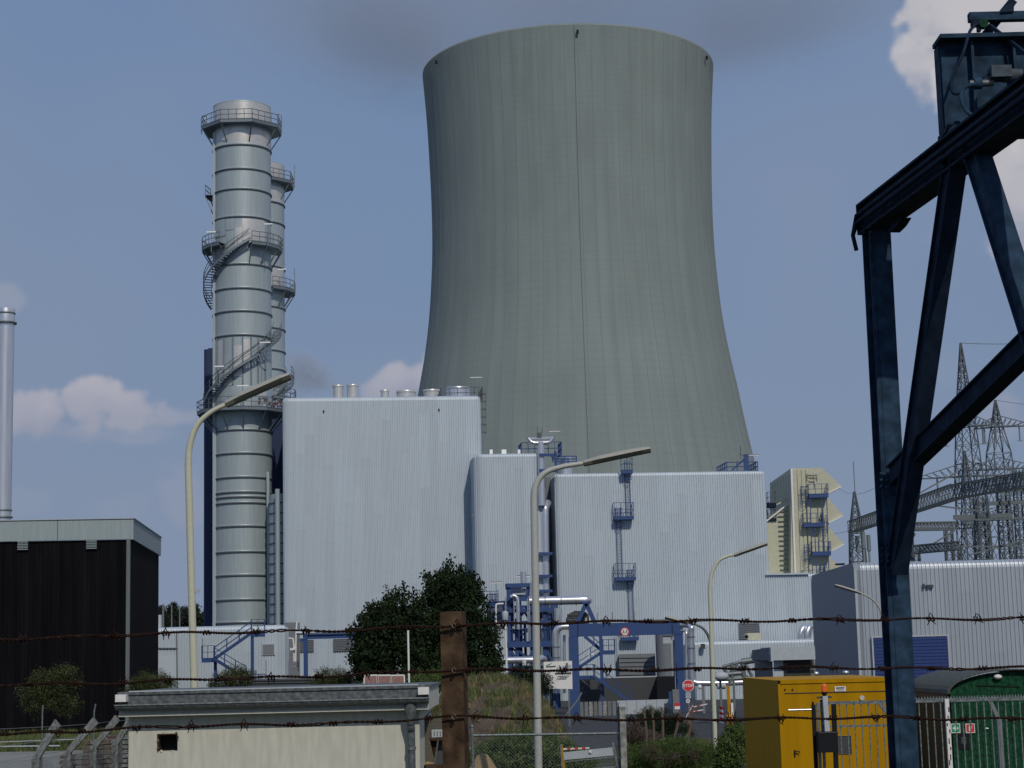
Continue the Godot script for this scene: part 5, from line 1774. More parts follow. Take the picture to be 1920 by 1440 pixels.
# ---------------------------------------------------------------- yard things
func yard() -> void:
	# low concrete barrier of upright slabs
	var d := 140.0
	var o := thing("concrete_barrier", "low barrier wall of pale concrete blocks along the plant road", "wall", flat(P(1210, 1340, d)))
	for k in 6:
		var a := P(1158 + k * 18.4, 1341, d)
		var b := P(1158 + k * 18.4 + 17.8, 1341, d)
		part("block", MB.new().prism([flat(a), flat(b), flat(b) + Z * 0.4, flat(a) + Z * 0.4], 0, P(1158, 1314 - 0.12 * k, d).y), M.light_grey, o)
	var o2 := thing("concrete_barrier", "greyer stretch of low slab wall with dark gaps beside the portal's left post", "wall", flat(P(1110, 1340, d)))
	for k in 8:
		var a := P(1088 + k * 8.7, 1346, d - 2)
		var b := P(1088 + k * 8.7 + 6.6, 1345, d - 2)
		part("block", MB.new().prism([flat(a), flat(b), flat(b) + Z * 0.3, flat(a) + Z * 0.3], 0, P(1100, 1316, d - 2).y), [M.concrete_post, M.grey, M.concrete][k % 3], o2)
	# information board
	d = 118.0
	var bd := thing("site_board", "large white site information board on posts beside the portal", "sign board", flat(P(1048, 1300, d)))
	var c := [P(1021, 1291, d), P(1073.5, 1292, d), P(1072.5, 1239, d), P(1019, 1241, d)]
	part("board", MB.new().slab(c, Z * 0.06), M.white, bd)
	part("picture", MB.new().slab([P(1041, 1264, d - 0.03), P(1071, 1264, d - 0.03), P(1071, 1246, d - 0.03), P(1045, 1250, d - 0.03)], Z * 0.02), M.light_grey, bd)
	part("picture_tower", MB.new().slab([P(1060, 1259, d - 0.05), P(1066, 1259, d - 0.05), P(1065, 1243, d - 0.05), P(1061, 1243, d - 0.05)], Z * 0.01), M.grey, bd)
	part("picture_meadow", MB.new().slab([P(1041, 1264, d - 0.05), P(1071.5, 1263, d - 0.05), P(1071.5, 1261, d - 0.05), P(1041, 1261.5, d - 0.05)], Z * 0.01), M.grass_ground, bd)
	part("emblem", MB.new().slab([P(1023, 1248, d - 0.03), P(1036, 1242, d - 0.03), P(1030, 1247, d - 0.03)], Z * 0.01), M.sign_green, bd)
	part("text_line", MB.new().bar(P(1024, 1250, d - 0.03), P(1042, 1249, d - 0.03), 0.03, 0.05), M.dark_grey, bd)
	part("text_box", MB.new().bar(P(1046, 1268, d - 0.03), P(1068, 1267, d - 0.03), 0.02).bar(P(1046, 1273, d - 0.03), P(1062, 1273, d - 0.03), 0.02).bar(P(1046, 1268, d - 0.03), P(1046, 1273, d - 0.03), 0.02), M.dark_grey, bd)
	part("text_line", MB.new().bar(P(1049, 1270.5, d - 0.03), P(1064, 1270, d - 0.03), 0.02, 0.05), M.grey, bd)
	for px in [1028, 1066]:
		part("post", MB.new().bar(flat(P(px, 1290, d + 0.15)), P(px, 1246, d + 0.15), 0.12), M.galv, bd)
	# stop sign
	d = 100.0
	var sc := P(1290.5, 1285.5, d)
	var st := thing("stop_sign", "red octagonal STOP sign on a thin grey post", "stop sign", flat(sc))
	var ring := []
	var face := []
	for k in 8:
		var a := PI / 8 + k * PI / 4
		ring.append(sc + Vector3(cos(a), sin(a), 0) * 0.335)
		face.append(sc + Vector3(cos(a), sin(a), 0) * 0.30 - Z * 0.012)
	part("border", MB.new().slab(ring, Z * 0.02), M.white, st)
	part("face", MB.new().slab(face, Z * 0.008), M.red, st)
	text(st, "STOP", sc - Z * 0.02 , 0.235, M.white)
	part("post", MB.new().bar(flat(sc + Z * 0.06), sc + U * 0.3 + Z * 0.06, 0.07), M.galv, st)
	var pl := P(1290.5, 1304, d)
	part("plate", MB.new().box(pl, Vector3(0.28, 0.32, 0.02)), M.light_grey, st)
	for k in 3:
		part("plate_line", MB.new().box(pl + U * (0.08 - k * 0.08) - Z * 0.012, Vector3(0.2, 0.02, 0.006)), M.grey, st)
	part("round_plate", MB.new().tube([P(1290, 1314.5, d), P(1290, 1314.5, d) + Z * 0.02], 0.11, 16), M.white, st)
	part("round_plate_dot", MB.new().tube([P(1290, 1314.5, d) - Z * 0.008, P(1290, 1314.5, d)], 0.05, 12), M.grey, st)
	# raised red and white barrier arms
	d = 103.0
	var ba := thing("barrier", "red and white barrier with two short pale arms below the stop sign", "barrier", flat(P(1297, 1340, d)))
	for q in [[1293, 1327, 1326, 1320], [1293, 1335, 1318, 1331]]:
		for k in 5:
			var a := P(q[0], q[1], d).lerp(P(q[2], q[3], d), k / 5.0)
			var b := P(q[0], q[1], d).lerp(P(q[2], q[3], d), (k + 1) / 5.0)
			part("stripe", MB.new().bar(a, b, 0.07, 0.05), M.white if k % 2 or k > 2 else M.red, ba)
	part("drive_box", MB.new().box(flat(P(1291, 1336, d), 0.55) + Z * 0.1, Vector3(0.35, 1.1, 0.3)), M.tile, ba)
	part("stripe", MB.new().bar(P(1286, 1345, d - 0.2), P(1299, 1322, d - 0.2), 0.12, 0.03), M.white, ba)
	part("post", MB.new().bar(flat(P(1299, 1340, d)), P(1299, 1322, d), 0.06), M.tile, ba)
	var bo := thing("guide_beacon", "red and white striped guide beacon right of the street lamp pole", "beacon", flat(P(1353, 1355, 98)))
	for k in 6:
		var p := P(1353, 1353 - k * 5, 98)
		part("stripe", MB.new().slab([p + Vector3(-0.11, -0.03, 0), p + Vector3(0.11, -0.1, 0), p + Vector3(0.11, 0.04, 0), p + Vector3(-0.11, 0.11, 0)], Z * 0.04), M.red if k % 2 else M.white, bo)
	part("foot", MB.new().box(flat(P(1353, 1357, 98), 0.05), Vector3(0.4, 0.1, 0.4)), M.dark_grey, bo)
	var ym := thing("yellow_post", "tall yellow post with an orange base box beside the container", "post", flat(P(1367, 1365, 97)))
	part("mast", MB.new().bar(flat(P(1368, 1350, 97)), P(1364, 1285, 97), 0.12), M.yellow, ym)
	part("mast", MB.new().bar(flat(P(1370, 1350, 97.1)), P(1367.5, 1287, 97.1), 0.05), M.orange, ym)
	part("base_box", MB.new().box(flat(P(1368, 1350, 96.9), 0.75), Vector3(0.3, 0.9, 0.3)), M.orange, ym)
	part("side_lamp", MB.new().box(P(1373, 1334, 97), Vector3(0.12, 0.9, 0.1)), M.white, ym)
	var ic := thing("ticket_box", "small blue and white box on the foot of the portal's right post", "box", flat(P(1263, 1330, 139)))
	part("body", MB.new().box(flat(P(1268, 1330, 139), 0.9), Vector3(0.5, 1.8, 0.4)), M.grey, ic)
	part("red_panel", MB.new().box(P(1270, 1321, 138.75), Vector3(0.4, 0.25, 0.04)), M.red, ic)
	part("white_panel", MB.new().box(P(1270, 1327, 138.75), Vector3(0.4, 0.25, 0.04)), M.white, ic)
	part("blue_board", MB.new().box(P(1258, 1308, 139), Vector3(0.3, 0.9, 0.06)), M.blue, ic)
	# pink panelled fence
	d = 88.0
	var pf := thing("pink_screen", "low screen of three pinkish panels in white frames between bush and trees", "screen", flat(P(720, 1290, d)))
	for k in 3:
		var a := P(683 + k * 25.4, 1288, d)
		var b := P(683 + k * 25.4 + 24.6, 1287.5, d)
		var h := pm(d, 21)
		part("panel", MB.new().obox((a + b) / 2 + U * h / 2, (b - a) / 2 * 0.94, U * h / 2 * 0.94, Z * 0.02), M.pink, pf)
		part("frame", MB.new().bar(a, a + U * h, 0.06).bar(b, b + U * h, 0.06).bar(a + U * h, b + U * h, 0.07), M.white, pf)
		part("foot", MB.new().bar(flat(a), a, 0.06), M.white, pf)
	# roof of a green site cabin behind the hut
	var gc := thing("green_container", "long dull green container, only its top showing above the white hut", "container", flat(P(530, 1290, 112)))
	var g0 := P(470, 1274, 112)
	part("box", MB.new().prism([flat(g0), flat(P(602, 1274, 112)), flat(P(602, 1274, 115)), flat(P(470, 1274, 115))], 0, g0.y), M.gutter, gc)
	for k in 3:
		part("rail", MB.new().bar(P(471, 1276 + k * 5, 111.95), P(601, 1274 + k * 5, 111.95), 0.06), M.dark_grey, gc)
	# thin white masts
	for q in [[765, 1182, 1288, "slim white mast standing in front of the dark left-hand tree", 96.0, false], [947, 1146, 1292, "slim white lamp mast at the right edge of the right-hand tree", 96.0, true]]:
		var p := P(q[0], q[1], q[4])
		var m := thing("white_mast", q[3], "mast", flat(p))
		part("mast", MB.new().tube([flat(p - X * -0.03), p], 0.055, 8), M.white, m)
		if q[5]:
			part("lamp_head", MB.new().lathe(p, [Vector2(0.06, -0.5), Vector2(0.16, -0.45), Vector2(0.17, -0.05), Vector2(0.05, 0.02)], 12), M.light_grey, m)
	# camera on a far pole beside the tall street lamp
	var cp := P(369, 1109, 150)
	var cam := thing("security_camera", "small white security camera on a pole right behind the left street lamp", "camera", flat(cp))
	part("pole", MB.new().bar(flat(P(362, 1120, 150.2)), P(362, 1110, 150.2), 0.16), M.pole_grey, cam)
	part("housing", MB.new().bar(cp - X * 0.24, cp + X * 0.26 + U * 0.06, 0.22), M.light_grey, cam)
	part("bracket", MB.new().bar(P(363, 1114, 150), P(367, 1112, 150), 0.08), M.grey, cam)


# ---------------------------------------------------------------- trees and bushes
func greenery() -> void:
	var d := 104.0
	var L := func(list: Array, dd: float):
		var out := []
		for q in list:
			out.append([P(q[0], q[1], dd), Vector3(pm(dd, q[2]), pm(dd, q[3]), pm(dd, q[2]) * 0.9)])
		return out
	tree("dark broad-leaved tree, the left and lower one of the pair before the tall hall", flat(P(738, 1295, d)), L.call([[735, 1200, 66, 66], [748, 1150, 44, 42], [700, 1215, 42, 52], [770, 1205, 40, 60], [738, 1250, 72, 38], [690, 1245, 32, 30], [715, 1170, 38, 36]], d), 900, 0.42, M.leaf_dark, 31, "", 0.22)
	tree("dark broad-leaved tree, the right and taller one of the pair, behind the rusty post", flat(P(862, 1300, d + 2)), L.call([[852, 1180, 70, 70], [845, 1108, 48, 44], [872, 1130, 36, 46], [896, 1215, 40, 50], [820, 1130, 34, 36], [820, 1215, 46, 60], [870, 1255, 70, 36], [855, 1085, 28, 20], [800, 1250, 34, 40]], d + 2), 1250, 0.42, M.leaf_dark, 32, "", 0.26)
	for k in 5:
		var px: float = [300.0, 322.0, 345.0, 366.0, 388.0][k]
		var dd := 310.0 + k * 4
		tree(["far dark pine behind the low hall, nearest the black building", "far dark pine behind the low hall, second from the black building", "far dark pine behind the low hall, just left of the street lamp", "far dark pine behind the low hall, just right of the street lamp", "far dark pine behind the low hall, nearest the dark blue block"][k], flat(P(px, 1180, dd)), L.call([[px, 1158, 13, 14], [px - 4, 1172, 16, 18], [px + 3, [1148, 1142, 1150, 1144, 1152][k], 6, 8]], dd), 130, 0.8, M.leaf_far, 40 + k, "far pines", 0.3)
	bush("loose olive-green bush in front of the black building's long wall", L.call([[95, 1290, 44, 30], [115, 1275, 34, 24], [70, 1310, 30, 26], [120, 1318, 30, 20]], 100.0), 420, 0.30, M.leaf_olive, 51, "fine", "loose bushes along the buildings")
	bush("olive-green bush at the corner between black building and low hall", L.call([[285, 1283, 38, 22], [262, 1294, 26, 16], [305, 1290, 20, 16]], 102.0), 300, 0.26, M.leaf_olive, 52, "fine", "loose bushes along the buildings")
	bush("olive-green bush in front of the blue outside stair", L.call([[440, 1278, 30, 24], [455, 1272, 22, 18], [415, 1285, 22, 16]], 106.0), 300, 0.26, M.leaf_olive, 53, "fine", "loose bushes along the buildings")
	bush("rounded olive-green bush left of the pink screen", L.call([[628, 1275, 42, 22], [605, 1283, 24, 16], [655, 1280, 22, 16]], 108.0), 380, 0.26, M.leaf_olive, 54, "fine", "loose bushes along the buildings")
	bush("green bush between the pink screen and the rusty post", L.call([[805, 1275, 46, 18], [780, 1285, 26, 12], [840, 1280, 30, 14]], 98.0), 380, 0.26, M.leaf, 55)
	bush("dark shrub at the foot of the trees left of the site board", L.call([[985, 1275, 32, 28], [1010, 1285, 26, 22], [955, 1290, 20, 20]], 94.0), 420, 0.26, M.leaf_dark, 56)
	bush("dense dark-green ivy hedge behind the steel rail fence", L.call([[965, 1420, 66, 38], [920, 1430, 44, 34], [1030, 1425, 60, 34], [1000, 1395, 50, 18], [1075, 1432, 40, 24]], 46.0), 2200, 0.13, M.leaf, 57, "leaves")
	bush("leafy green bush left of the yellow container", L.call([[1372, 1415, 24, 34], [1380, 1385, 18, 24], [1358, 1428, 18, 22]], 52.0), 700, 0.15, M.leaf, 58, "leaves")
	bush("reddish dry scrub beside the concrete fence post", L.call([[1190, 1380, 20, 26], [1212, 1392, 26, 22]], 74.0), 420, 0.16, mat_leaf("leaf_red", 0.06, 0.045, 0.035), 59)
	bush("dark scrub tangled round the leaning stakes", L.call([[1235, 1352, 34, 22], [1265, 1375, 34, 30], [1215, 1345, 20, 16]], 80.0), 480, 0.18, M.leaf_dark, 60)
	bush("yellow-flowered green weeds in front of the leaning stakes", L.call([[1240, 1418, 50, 28], [1300, 1422, 44, 24], [1195, 1425, 36, 24], [1325, 1412, 20, 14], [1275, 1400, 40, 18]], 64.0), 1300, 0.14, M.leaf, 61)
	bush("brown dry weeds before the leaning stakes", L.call([[1222, 1412, 16, 12], [1262, 1420, 16, 10], [1300, 1414, 12, 10]], 63.0), 160, 0.12, mat_leaf("leaf_brown", 0.05, 0.045, 0.022), 62)
	var grass := []
	for k in 2600:
		var dd := rng.randf_range(62, 90)
		var px := rng.randf_range(1160, 1345)
		var p := P(px, 1400, dd)
		grass.append([flat(p, ground(dd) - 0.02), 0.4])
	for k in 3800:
		var dd := rng.randf_range(101, 126)
		var px := rng.randf_range(-10, 250)
		var p := P(px, 1400, dd)
		grass.append([flat(p), rng.randf_range(0.15, 0.55)])
	for k in 1500:
		var dd := rng.randf_range(48, 64)
		var px := rng.randf_range(890, 1160)
		var p := P(px, 1400, dd)
		grass.append([flat(p, ground(dd) - 0.03), 0.3])
	scatter("tall_grass", "blades", grass, M.grass, self, 8).set_meta("kind", "stuff")
	# leaning wooden stakes
	var list := [[1207, 1330, 1213, 1398, 0.06], [1222, 1326, 1226, 1390, 0.06], [1240, 1326, 1243, 1386, 0.06], [1276, 1330, 1259, 1402, 0.06], [1299, 1325, 1288, 1396, 0.06], [1290, 1375, 1274, 1402, 0.06]]
	var lab := ["weathered wooden stake nearest the concrete fence post", "weathered wooden stake, second from the concrete fence post", "weathered wooden stake, third from the concrete fence post, upright", "long wooden stake leaning right, left of the stop sign", "thick weathered stake leaning right under the stop sign", "short broken stake leaning at the foot of the thickest stake"]
	for k in list.size():
		var q = list[k]
		var a := P(q[2], q[3], 72)
		var b := P(q[0], q[1], 72)
		var o := thing("wooden_stake", lab[k], "stake", flat(a), "leaning wooden stakes")
		part("stake", MB.new().tube([a + (a - b) * 0.3, a, a.lerp(b, 0.5) + X * 0.03, b], q[4], 7, q[4] * 0.8), M.wood, o)
	# sand and clay tile stacks
	var sd := thing("sand_heap", "heap of yellow sand behind the rail fence", "sand heap", Vector3(P(905, 1420, 40).x, ground(40), -40))
	var sp := MB.new()
	var cs := P(905, 1432, 40)
	sp.lathe(cs - U * 0.9, [Vector2(0.75, 0), Vector2(0.5, 0.42), Vector2(0.28, 0.85), Vector2(0.12, 1.08), Vector2(0.01, 1.13)], 18)
	part("sand", sp, M.sand, sd)
	var s2 := thing("sand_heap", "small heap of ochre sand at the foot of the pebbled wall", "sand heap", flat(P(805, 1440, 27.2), 1.2))
	part("sand", MB.new().lathe(P(803, 1446, 27.2), [Vector2(0.3, -0.2), Vector2(0.2, 0.02), Vector2(0.08, 0.12), Vector2(0.01, 0.14)], 14), M.sand, s2)

func mat_leaf(key: String, r: float, g: float, b: float) -> StandardMaterial3D:
	var m := mat(key, r, g, b, 0.7, 0.0, "", 1)
	m.vertex_color_use_as_albedo = true
	m.cull_mode = BaseMaterial3D.CULL_DISABLED
	return m


# ---------------------------------------------------------------- hut and fences
func hut_and_fences() -> void:
	var d := 26.0
	var g := ground(d)
	var wl := P(241, 1400, d)
	var wr := P(787, 1400, d)
	var top := P(500, 1296, d - 0.3).y
	var h := thing("cream_hut", "cream rendered flat-roofed hut with a grey gutter and a small dark window", "hut", flat((wl + wr) / 2, g))
	var dep := 3.0
	# the wall is built round the window opening
	var n0 := P(295, 1409, d)
	var n1 := P(333, 1375, d)
	var wy := top - 0.12
	for r in [[wl.x, n0.x, g, wy], [n1.x, wr.x, g, wy], [n0.x, n1.x, g, n0.y], [n0.x, n1.x, n1.y, wy]]:
		part("wall", MB.new().obox(Vector3((r[0] + r[1]) / 2, (r[2] + r[3]) / 2, -d - 0.12), X * (r[1] - r[0]) / 2, U * (r[3] - r[2]) / 2, Z * 0.12), M.cream, h)
	part("side_wall", MB.new().obox(Vector3(wl.x + 0.12, (g + wy) / 2, -d - 0.245 - dep / 2), X * 0.12, U * (wy - g) / 2, Z * dep / 2), M.cream, h)
	part("side_wall", MB.new().obox(Vector3(wr.x - 0.12, (g + wy) / 2, -d - 0.245 - dep / 2), X * 0.12, U * (wy - g) / 2, Z * dep / 2), M.cream, h)
	part("rear_wall", MB.new().obox(Vector3((wl.x + wr.x) / 2, (g + wy) / 2, -d - dep - 0.37), X * (wr.x - wl.x) / 2, U * (wy - g) / 2, Z * 0.12), M.cream, h)
	part("floor", MB.new().obox(Vector3((wl.x + wr.x) / 2, g + 0.05, -d - 0.25 - dep / 2), X * ((wr.x - wl.x) / 2 - 0.25), U * 0.05, Z * (dep / 2 - 0.01)), M.concrete_post, h)
	var f0 := P(224, 1343, d - 0.15)
	var f1 := P(804, 1330, d - 0.15)
	var fy := P(500, 1337, d - 0.15).y
	part("roof_slab", MB.new().obox(Vector3((f0.x + f1.x) / 2, (top + fy) / 2 - 0.01, -d - dep / 2 + 0.02), X * (f1.x - f0.x) / 2, U * (top - fy) / 2 * 0.97, Z * (dep / 2 + 0.16)), M.cream, h)
	part("roof_felt", MB.new().obox(Vector3((f0.x + f1.x) / 2, top + 0.012, -d - dep / 2 + 0.02), X * ((f1.x - f0.x) / 2 + 0.02), U * 0.02, Z * (dep / 2 + 0.20)), M.gutter, h)
	part("verge_strip", MB.new().obox(Vector3((f0.x + f1.x) / 2, top + 0.036, -d + 0.18), X * ((f1.x - f0.x) / 2 - 0.14), U * 0.012, Z * 0.03), M.light_grey, h)
	part("drip_edge", MB.new().obox(Vector3((f0.x + f1.x) / 2, fy + 0.014, -d + 0.2), X * (f1.x - f0.x) / 2, U * 0.016, Z * 0.03), M.cream, h)
	# gutter: a half round channel
	var gy := P(500, 1316, d - 0.28).y
	var gut := MB.new()
	var z0 := -d + 0.28
	for k in 8:
		var a0 := PI + PI * k / 8
		var a1 := PI + PI * (k + 1) / 8
		var r := 0.075
		var pa := Vector3(f0.x - 0.02, gy + sin(a0) * r, z0 + cos(a0) * r)
		var pb := Vector3(f0.x - 0.02, gy + sin(a1) * r, z0 + cos(a1) * r)
		var w := X * (f1.x - f0.x + 0.03)
		gut.quad(pb, pb + w, pa + w, pa)
	part("gutter", gut, M.gutter, h)
	part("gutter_bead", MB.new().tube([Vector3(f0.x - 0.03, gy, z0 + 0.075), Vector3(f1.x + 0.02, gy, z0 + 0.075)], 0.012, 8), M.galv, h)
	part("eaves_board", MB.new().obox(Vector3((f0.x + f1.x) / 2, gy + 0.062, -d + 0.19), X * (f1.x - f0.x) / 2, U * 0.068, Z * 0.008), M.gutter, h)
	for x in [f0.x + 0.06, f1.x - 0.06]:
		part("eaves_block", MB.new().box(Vector3(x, gy + 0.1, z0 - 0.01), Vector3(0.15, 0.1, 0.2)), M.white, h)
	var dx: float = P(771, 1400, d - 0.2).x
	var dz := -d + 0.14
	part("downpipe_hopper", MB.new().lathe(Vector3(dx, gy - 0.24, z0 - 0.06), [Vector2(0.05, -0.12), Vector2(0.085, 0.04), Vector2(0.085, 0.18)], 14), M.gutter, h)
	part("downpipe", MB.new().tube(curve([Vector3(dx, gy - 0.3, z0 - 0.06), Vector3(dx, gy - 0.42, z0 - 0.1), Vector3(dx, gy - 0.6, dz), Vector3(dx, g, dz)], 4), 0.055, 14), M.gutter, h)
	for py in [1402, 1335]:
		part("pipe_clip", MB.new().tube([Vector3(dx, P(771, py, d).y, dz) - U * 0.02, Vector3(dx, P(771, py, d).y, dz) + U * 0.02], 0.065, 14), M.galv, h)
	part("window_reveal", MB.new().box(Vector3(n0.x + 0.008, (n0.y + n1.y) / 2, -d - 0.1), Vector3(0.016, n1.y - n0.y, 0.24)).box(Vector3((n0.x + n1.x) / 2, n1.y - 0.008, -d - 0.1), Vector3(n1.x - n0.x, 0.016, 0.24)), M.rust_post, h)
	for k in 9:                                                 # broken plaster round the opening
		var side := k % 4
		var p := Vector3([n0.x, n1.x][side % 2] if side < 2 else lerpf(n0.x, n1.x, rng.randf()), lerpf(n0.y, n1.y, rng.randf()) if side < 2 else [n0.y, n1.y][side % 2], -d + 0.004)
		part("plaster_chip", MB.new().ball(p, Vector3(0.016, 0.018, 0.006) * rng.randf_range(0.6, 1.5), 6, 4), [M.cream, M.rust_post][k % 2], h)
	part("window_dark", MB.new().box(Vector3((n0.x + n1.x) / 2, (n0.y + n1.y) / 2, -d - 0.22), Vector3(n1.x - n0.x, n1.y - n0.y, 0.01)), M.dark, h)

	# pebble-dash wall right of the hut, with a plate
	var pw := thing("pebble_wall", "rough pebbled concrete wall stub between the hut and the rusty post", "wall", flat(P(820, 1440, 27.4), 1.2))
	var w0 := P(788, 1400, 27.4)
	var w1 := P(842, 1400, 27.4)
	part("wall", MB.new().prism([flat(w0), flat(w1), flat(w1) + Z * 0.25, flat(w0) + Z * 0.25], 1.0, P(810, 1344, 27.4).y), M.pebble, pw)
	var pl := P(822, 1375.5, 27.36)
	part("plate", MB.new().box(pl, Vector3(0.2, 0.12, 0.015)), M.light_grey, pw)
	for k in 4:
		part("plate_mark", MB.new().box(pl + X * (-0.06 + 0.045 * k) - Z * 0.009, Vector3(0.02, 0.07, 0.004)), M.grey, pw)

	# concrete fence posts with cranked heads at the left
	var fp := [[68, 1422, 102, 1362, 24.0, 14.0], [127, 1411, 174, 1357, 25.6, 13.0], [176, 1402, 215, 1352, 27.2, 12.0], [217, 1396, 243, 1350, 28.6, 11.0]]
	var lb := ["cranked concrete fence post nearest the photo's left edge", "cranked concrete fence post, second from the left edge", "cranked concrete fence post, third from the left edge", "cranked concrete fence post beside the cream hut"]
	var heads := []
	for k in 4:
		var q = fp[k]
		var bend := P(q[0], q[1], q[4])
		var tip := P(q[2], q[3], q[4] + 0.12)
		var w: float = pm(q[4], q[5])
		var o := thing("fence_post", lb[k], "fence post", flat(bend, ground(q[4])), "cranked concrete fence posts")
		part("post", MB.new().obox(flat(bend, (bend.y + ground(q[4])) / 2), X * w / 2, U * (bend.y - ground(q[4])) / 2, Z * w / 2), M.concrete_post, o)
		part("cranked_head", MB.new().slab([bend + Vector3(-w / 2, 0, w / 2), bend + Vector3(w / 2, 0, w / 2), tip + Vector3(w * 0.8, 0.0, w / 2), tip + Vector3(w * 0.1, w * 0.9, w / 2)], Z * w * 0.9), M.concrete_post, o)
		heads.append([bend, tip])
	for k in 3:                                                  # strands between the heads
		var wr0 := thing("fence_wire", ["thin wire stretched between cranked posts at their tips", "thin wire stretched between cranked posts at half height of the heads", "thin wire stretched between cranked posts at their bends"][k], "wire", heads[0][0].lerp(heads[0][1], 1.0 - k * 0.45))
		var pts := [P(-20, [1368, 1402, 1432][k], 22.6)]
		for q in heads:
			pts.append(q[0].lerp(q[1], 1.0 - k * 0.45) - Z * 0.06)
		part("wire", MB.new().tube(pts, 0.003, 4, -1, false), M.chain, wr0)
	var cl := thing("chain_link_fence", "chain-link mesh hanging between the cranked concrete posts", "fence", flat(heads[0][0], ground(24)))
	chain_link(cl, [P(-20, 1432, 22.6), heads[0][0], heads[1][0], heads[2][0], heads[3][0]], 1.6, 0.055)
	# stacked clay tiles and timber behind that fence
	for k in 3:
		var q = [[152, 1440, 31.0, 0.75, 0.62], [192, 1440, 33.0, 0.72, 0.95], [226, 1440, 34.5, 0.6, 1.05]][k]
		var c := P(q[0], 1440, q[2])
		var o := thing("tile_stack", ["low stack of brown roof tiles between the second and third cranked post", "higher stack of brown roof tiles behind the third cranked post", "stack of brown roof tiles beside the cream hut"][k], "tile stack", flat(c, ground(q[2])), "stacks of roof tiles")
		var ytop: float = P(q[0], [1418, 1390, 1382][k], q[2]).y
		var rows := int((ytop - ground(q[2])) / 0.085)
		for j in rows:
			if ytop - j * 0.085 < P(q[0], 1475, q[2]).y:
				break
			for i in 5:
				var p := Vector3(c.x + (i - 2) * 0.125 + rng.randf_range(-0.01, 0.01), ytop - j * 0.085, c.z)
				part("tile", MB.new().box(p, Vector3(0.115, 0.06, 0.4 + rng.randf() * 0.05)), [M.tile, M.wood, M.concrete_post][(i * 7 + j * 3 + k) % 3], o)
	# thin steel rods of a far fence
	for k in 2:
		var q = [[79, 1322, 1396, 62.0], [176, 1320, 1362, 62.0]][k]
		var a := P(q[0], q[2], q[3])
		var o := thing("fence_rod", ["thin pale steel fence rod before the black building, left one", "thin pale steel fence rod before the black building, right one with a bent tip"][k], "fence post", flat(a, ground(62)), "thin steel fence rods")
		var pts := [flat(a, ground(62)), P(q[0] + 0.5, q[1] + 14, q[3]), P(q[0] + 1.5 + k * 2, q[1], q[3])]
		part("rod", MB.new().tube(pts, 0.028, 6), M.galv, o)
	var rl := thing("kerb_rails", "two low pale rails along the grass before the black building", "rail", P(60, 1398, 98))
	part("rail", MB.new().bar(P(-10, 1399.5, 98), P(112, 1398, 98), 0.06), M.light_grey, rl)
	part("rail", MB.new().bar(P(-10, 1391.5, 99), P(140, 1386, 99), 0.035), M.light_grey, rl)

	# galvanised rail fence in the middle
	d = 33.0
	var rf := thing("rail_fence", "low galvanised tube-rail fence with mesh in the middle of the foreground", "fence", flat(P(1020, 1440, d), ground(d)))
	var ra := P(887, 1379, d)
	var rb := P(1156, 1375, d)
	part("top_rail", MB.new().tube([ra, rb], 0.022, 8), M.galv, rf)
	part("post", MB.new().tube([flat(ra, ground(d)), P(885, 1364, d)], 0.028, 8), M.galv, rf)
	part("post_cap", MB.new().ball(P(885, 1362, d), Vector3(0.035, 0.035, 0.035)), M.galv, rf)
	chain_link(rf, [ra - U * 0.02, rb - U * 0.02], 1.0, 0.06)
	var cp := thing("gate_post", "pale concrete fence post with a steel tube beside it, right of the rail fence", "fence post", flat(P(1167, 1440, d), ground(d)))
	part("post", MB.new().bar(flat(P(1170, 1440, d - 0.1), ground(d)), P(1167, 1325, d - 0.1), pm(d, 11)), M.concrete, cp)
	part("post_cap", MB.new().box(P(1166.5, 1323, d - 0.1), Vector3(0.12, 0.04, 0.12)), M.light_grey, cp)
	part("tube", MB.new().tube([flat(P(1160, 1440, d), ground(d)), P(1158, 1317, d)], 0.026, 8), M.galv, cp)
	for py in [1330, 1375, 1420]:
		part("clip", MB.new().bar(P(1157, py, d - 0.06), P(1166, py, d - 0.16), 0.02), M.galv, cp)
	# strands running left-down from that post to a bent iron
	var bi := thing("bent_iron", "bent angle iron leaning at the foot of the portal's left post", "iron bar", flat(P(1060, 1345, 60)))
	part("bar", MB.new().bar(P(1061, 1341, 60), P(1084, 1311, 60), 0.05).bar(P(1084, 1311, 60), P(1091, 1298, 60), 0.05), M.galv, bi)
	# tilted roadworks barrier
	d = 35.0
	var tb := thing("road_barrier", "tilted grey roadworks barrier with a yellow leg behind the mesh", "barrier", flat(P(1100, 1440, d), ground(d)))
	part("board", MB.new().slab([P(1057, 1425, d), P(1153, 1416, d), P(1151, 1401, d), P(1054, 1411, d)], Z * 0.03), M.light_grey, tb)
	for k in 7:
		part("stripe", MB.new().bar(P(1056 + k * 7, 1404.5 - k * 0.3, d), P(1056 + k * 7 + 7, 1404.2 - k * 0.3, d), 0.03), M.red if k % 2 else M.white, tb)
	part("left_leg", MB.new().bar(P(1060, 1460, d), P(1052, 1397, d), 0.05), M.yellow, tb)
	part("left_leg_rim", MB.new().bar(P(1055, 1460, d - 0.02), P(1051.5, 1396, d - 0.02), 0.025), M.galv, tb)
	part("right_leg", MB.new().bar(P(1162, 1460, d), P(1149, 1392, d), 0.04), M.galv, tb)
	part("lower_rail", MB.new().bar(P(1060, 1428, d), P(1154, 1419, d), 0.02).bar(P(1064, 1446, d), P(1158, 1437, d), 0.03), M.galv, tb)
	part("reflector", MB.new().box(P(1107, 1409, d - 0.03), Vector3(0.05, 0.05, 0.02)), M.white, tb)


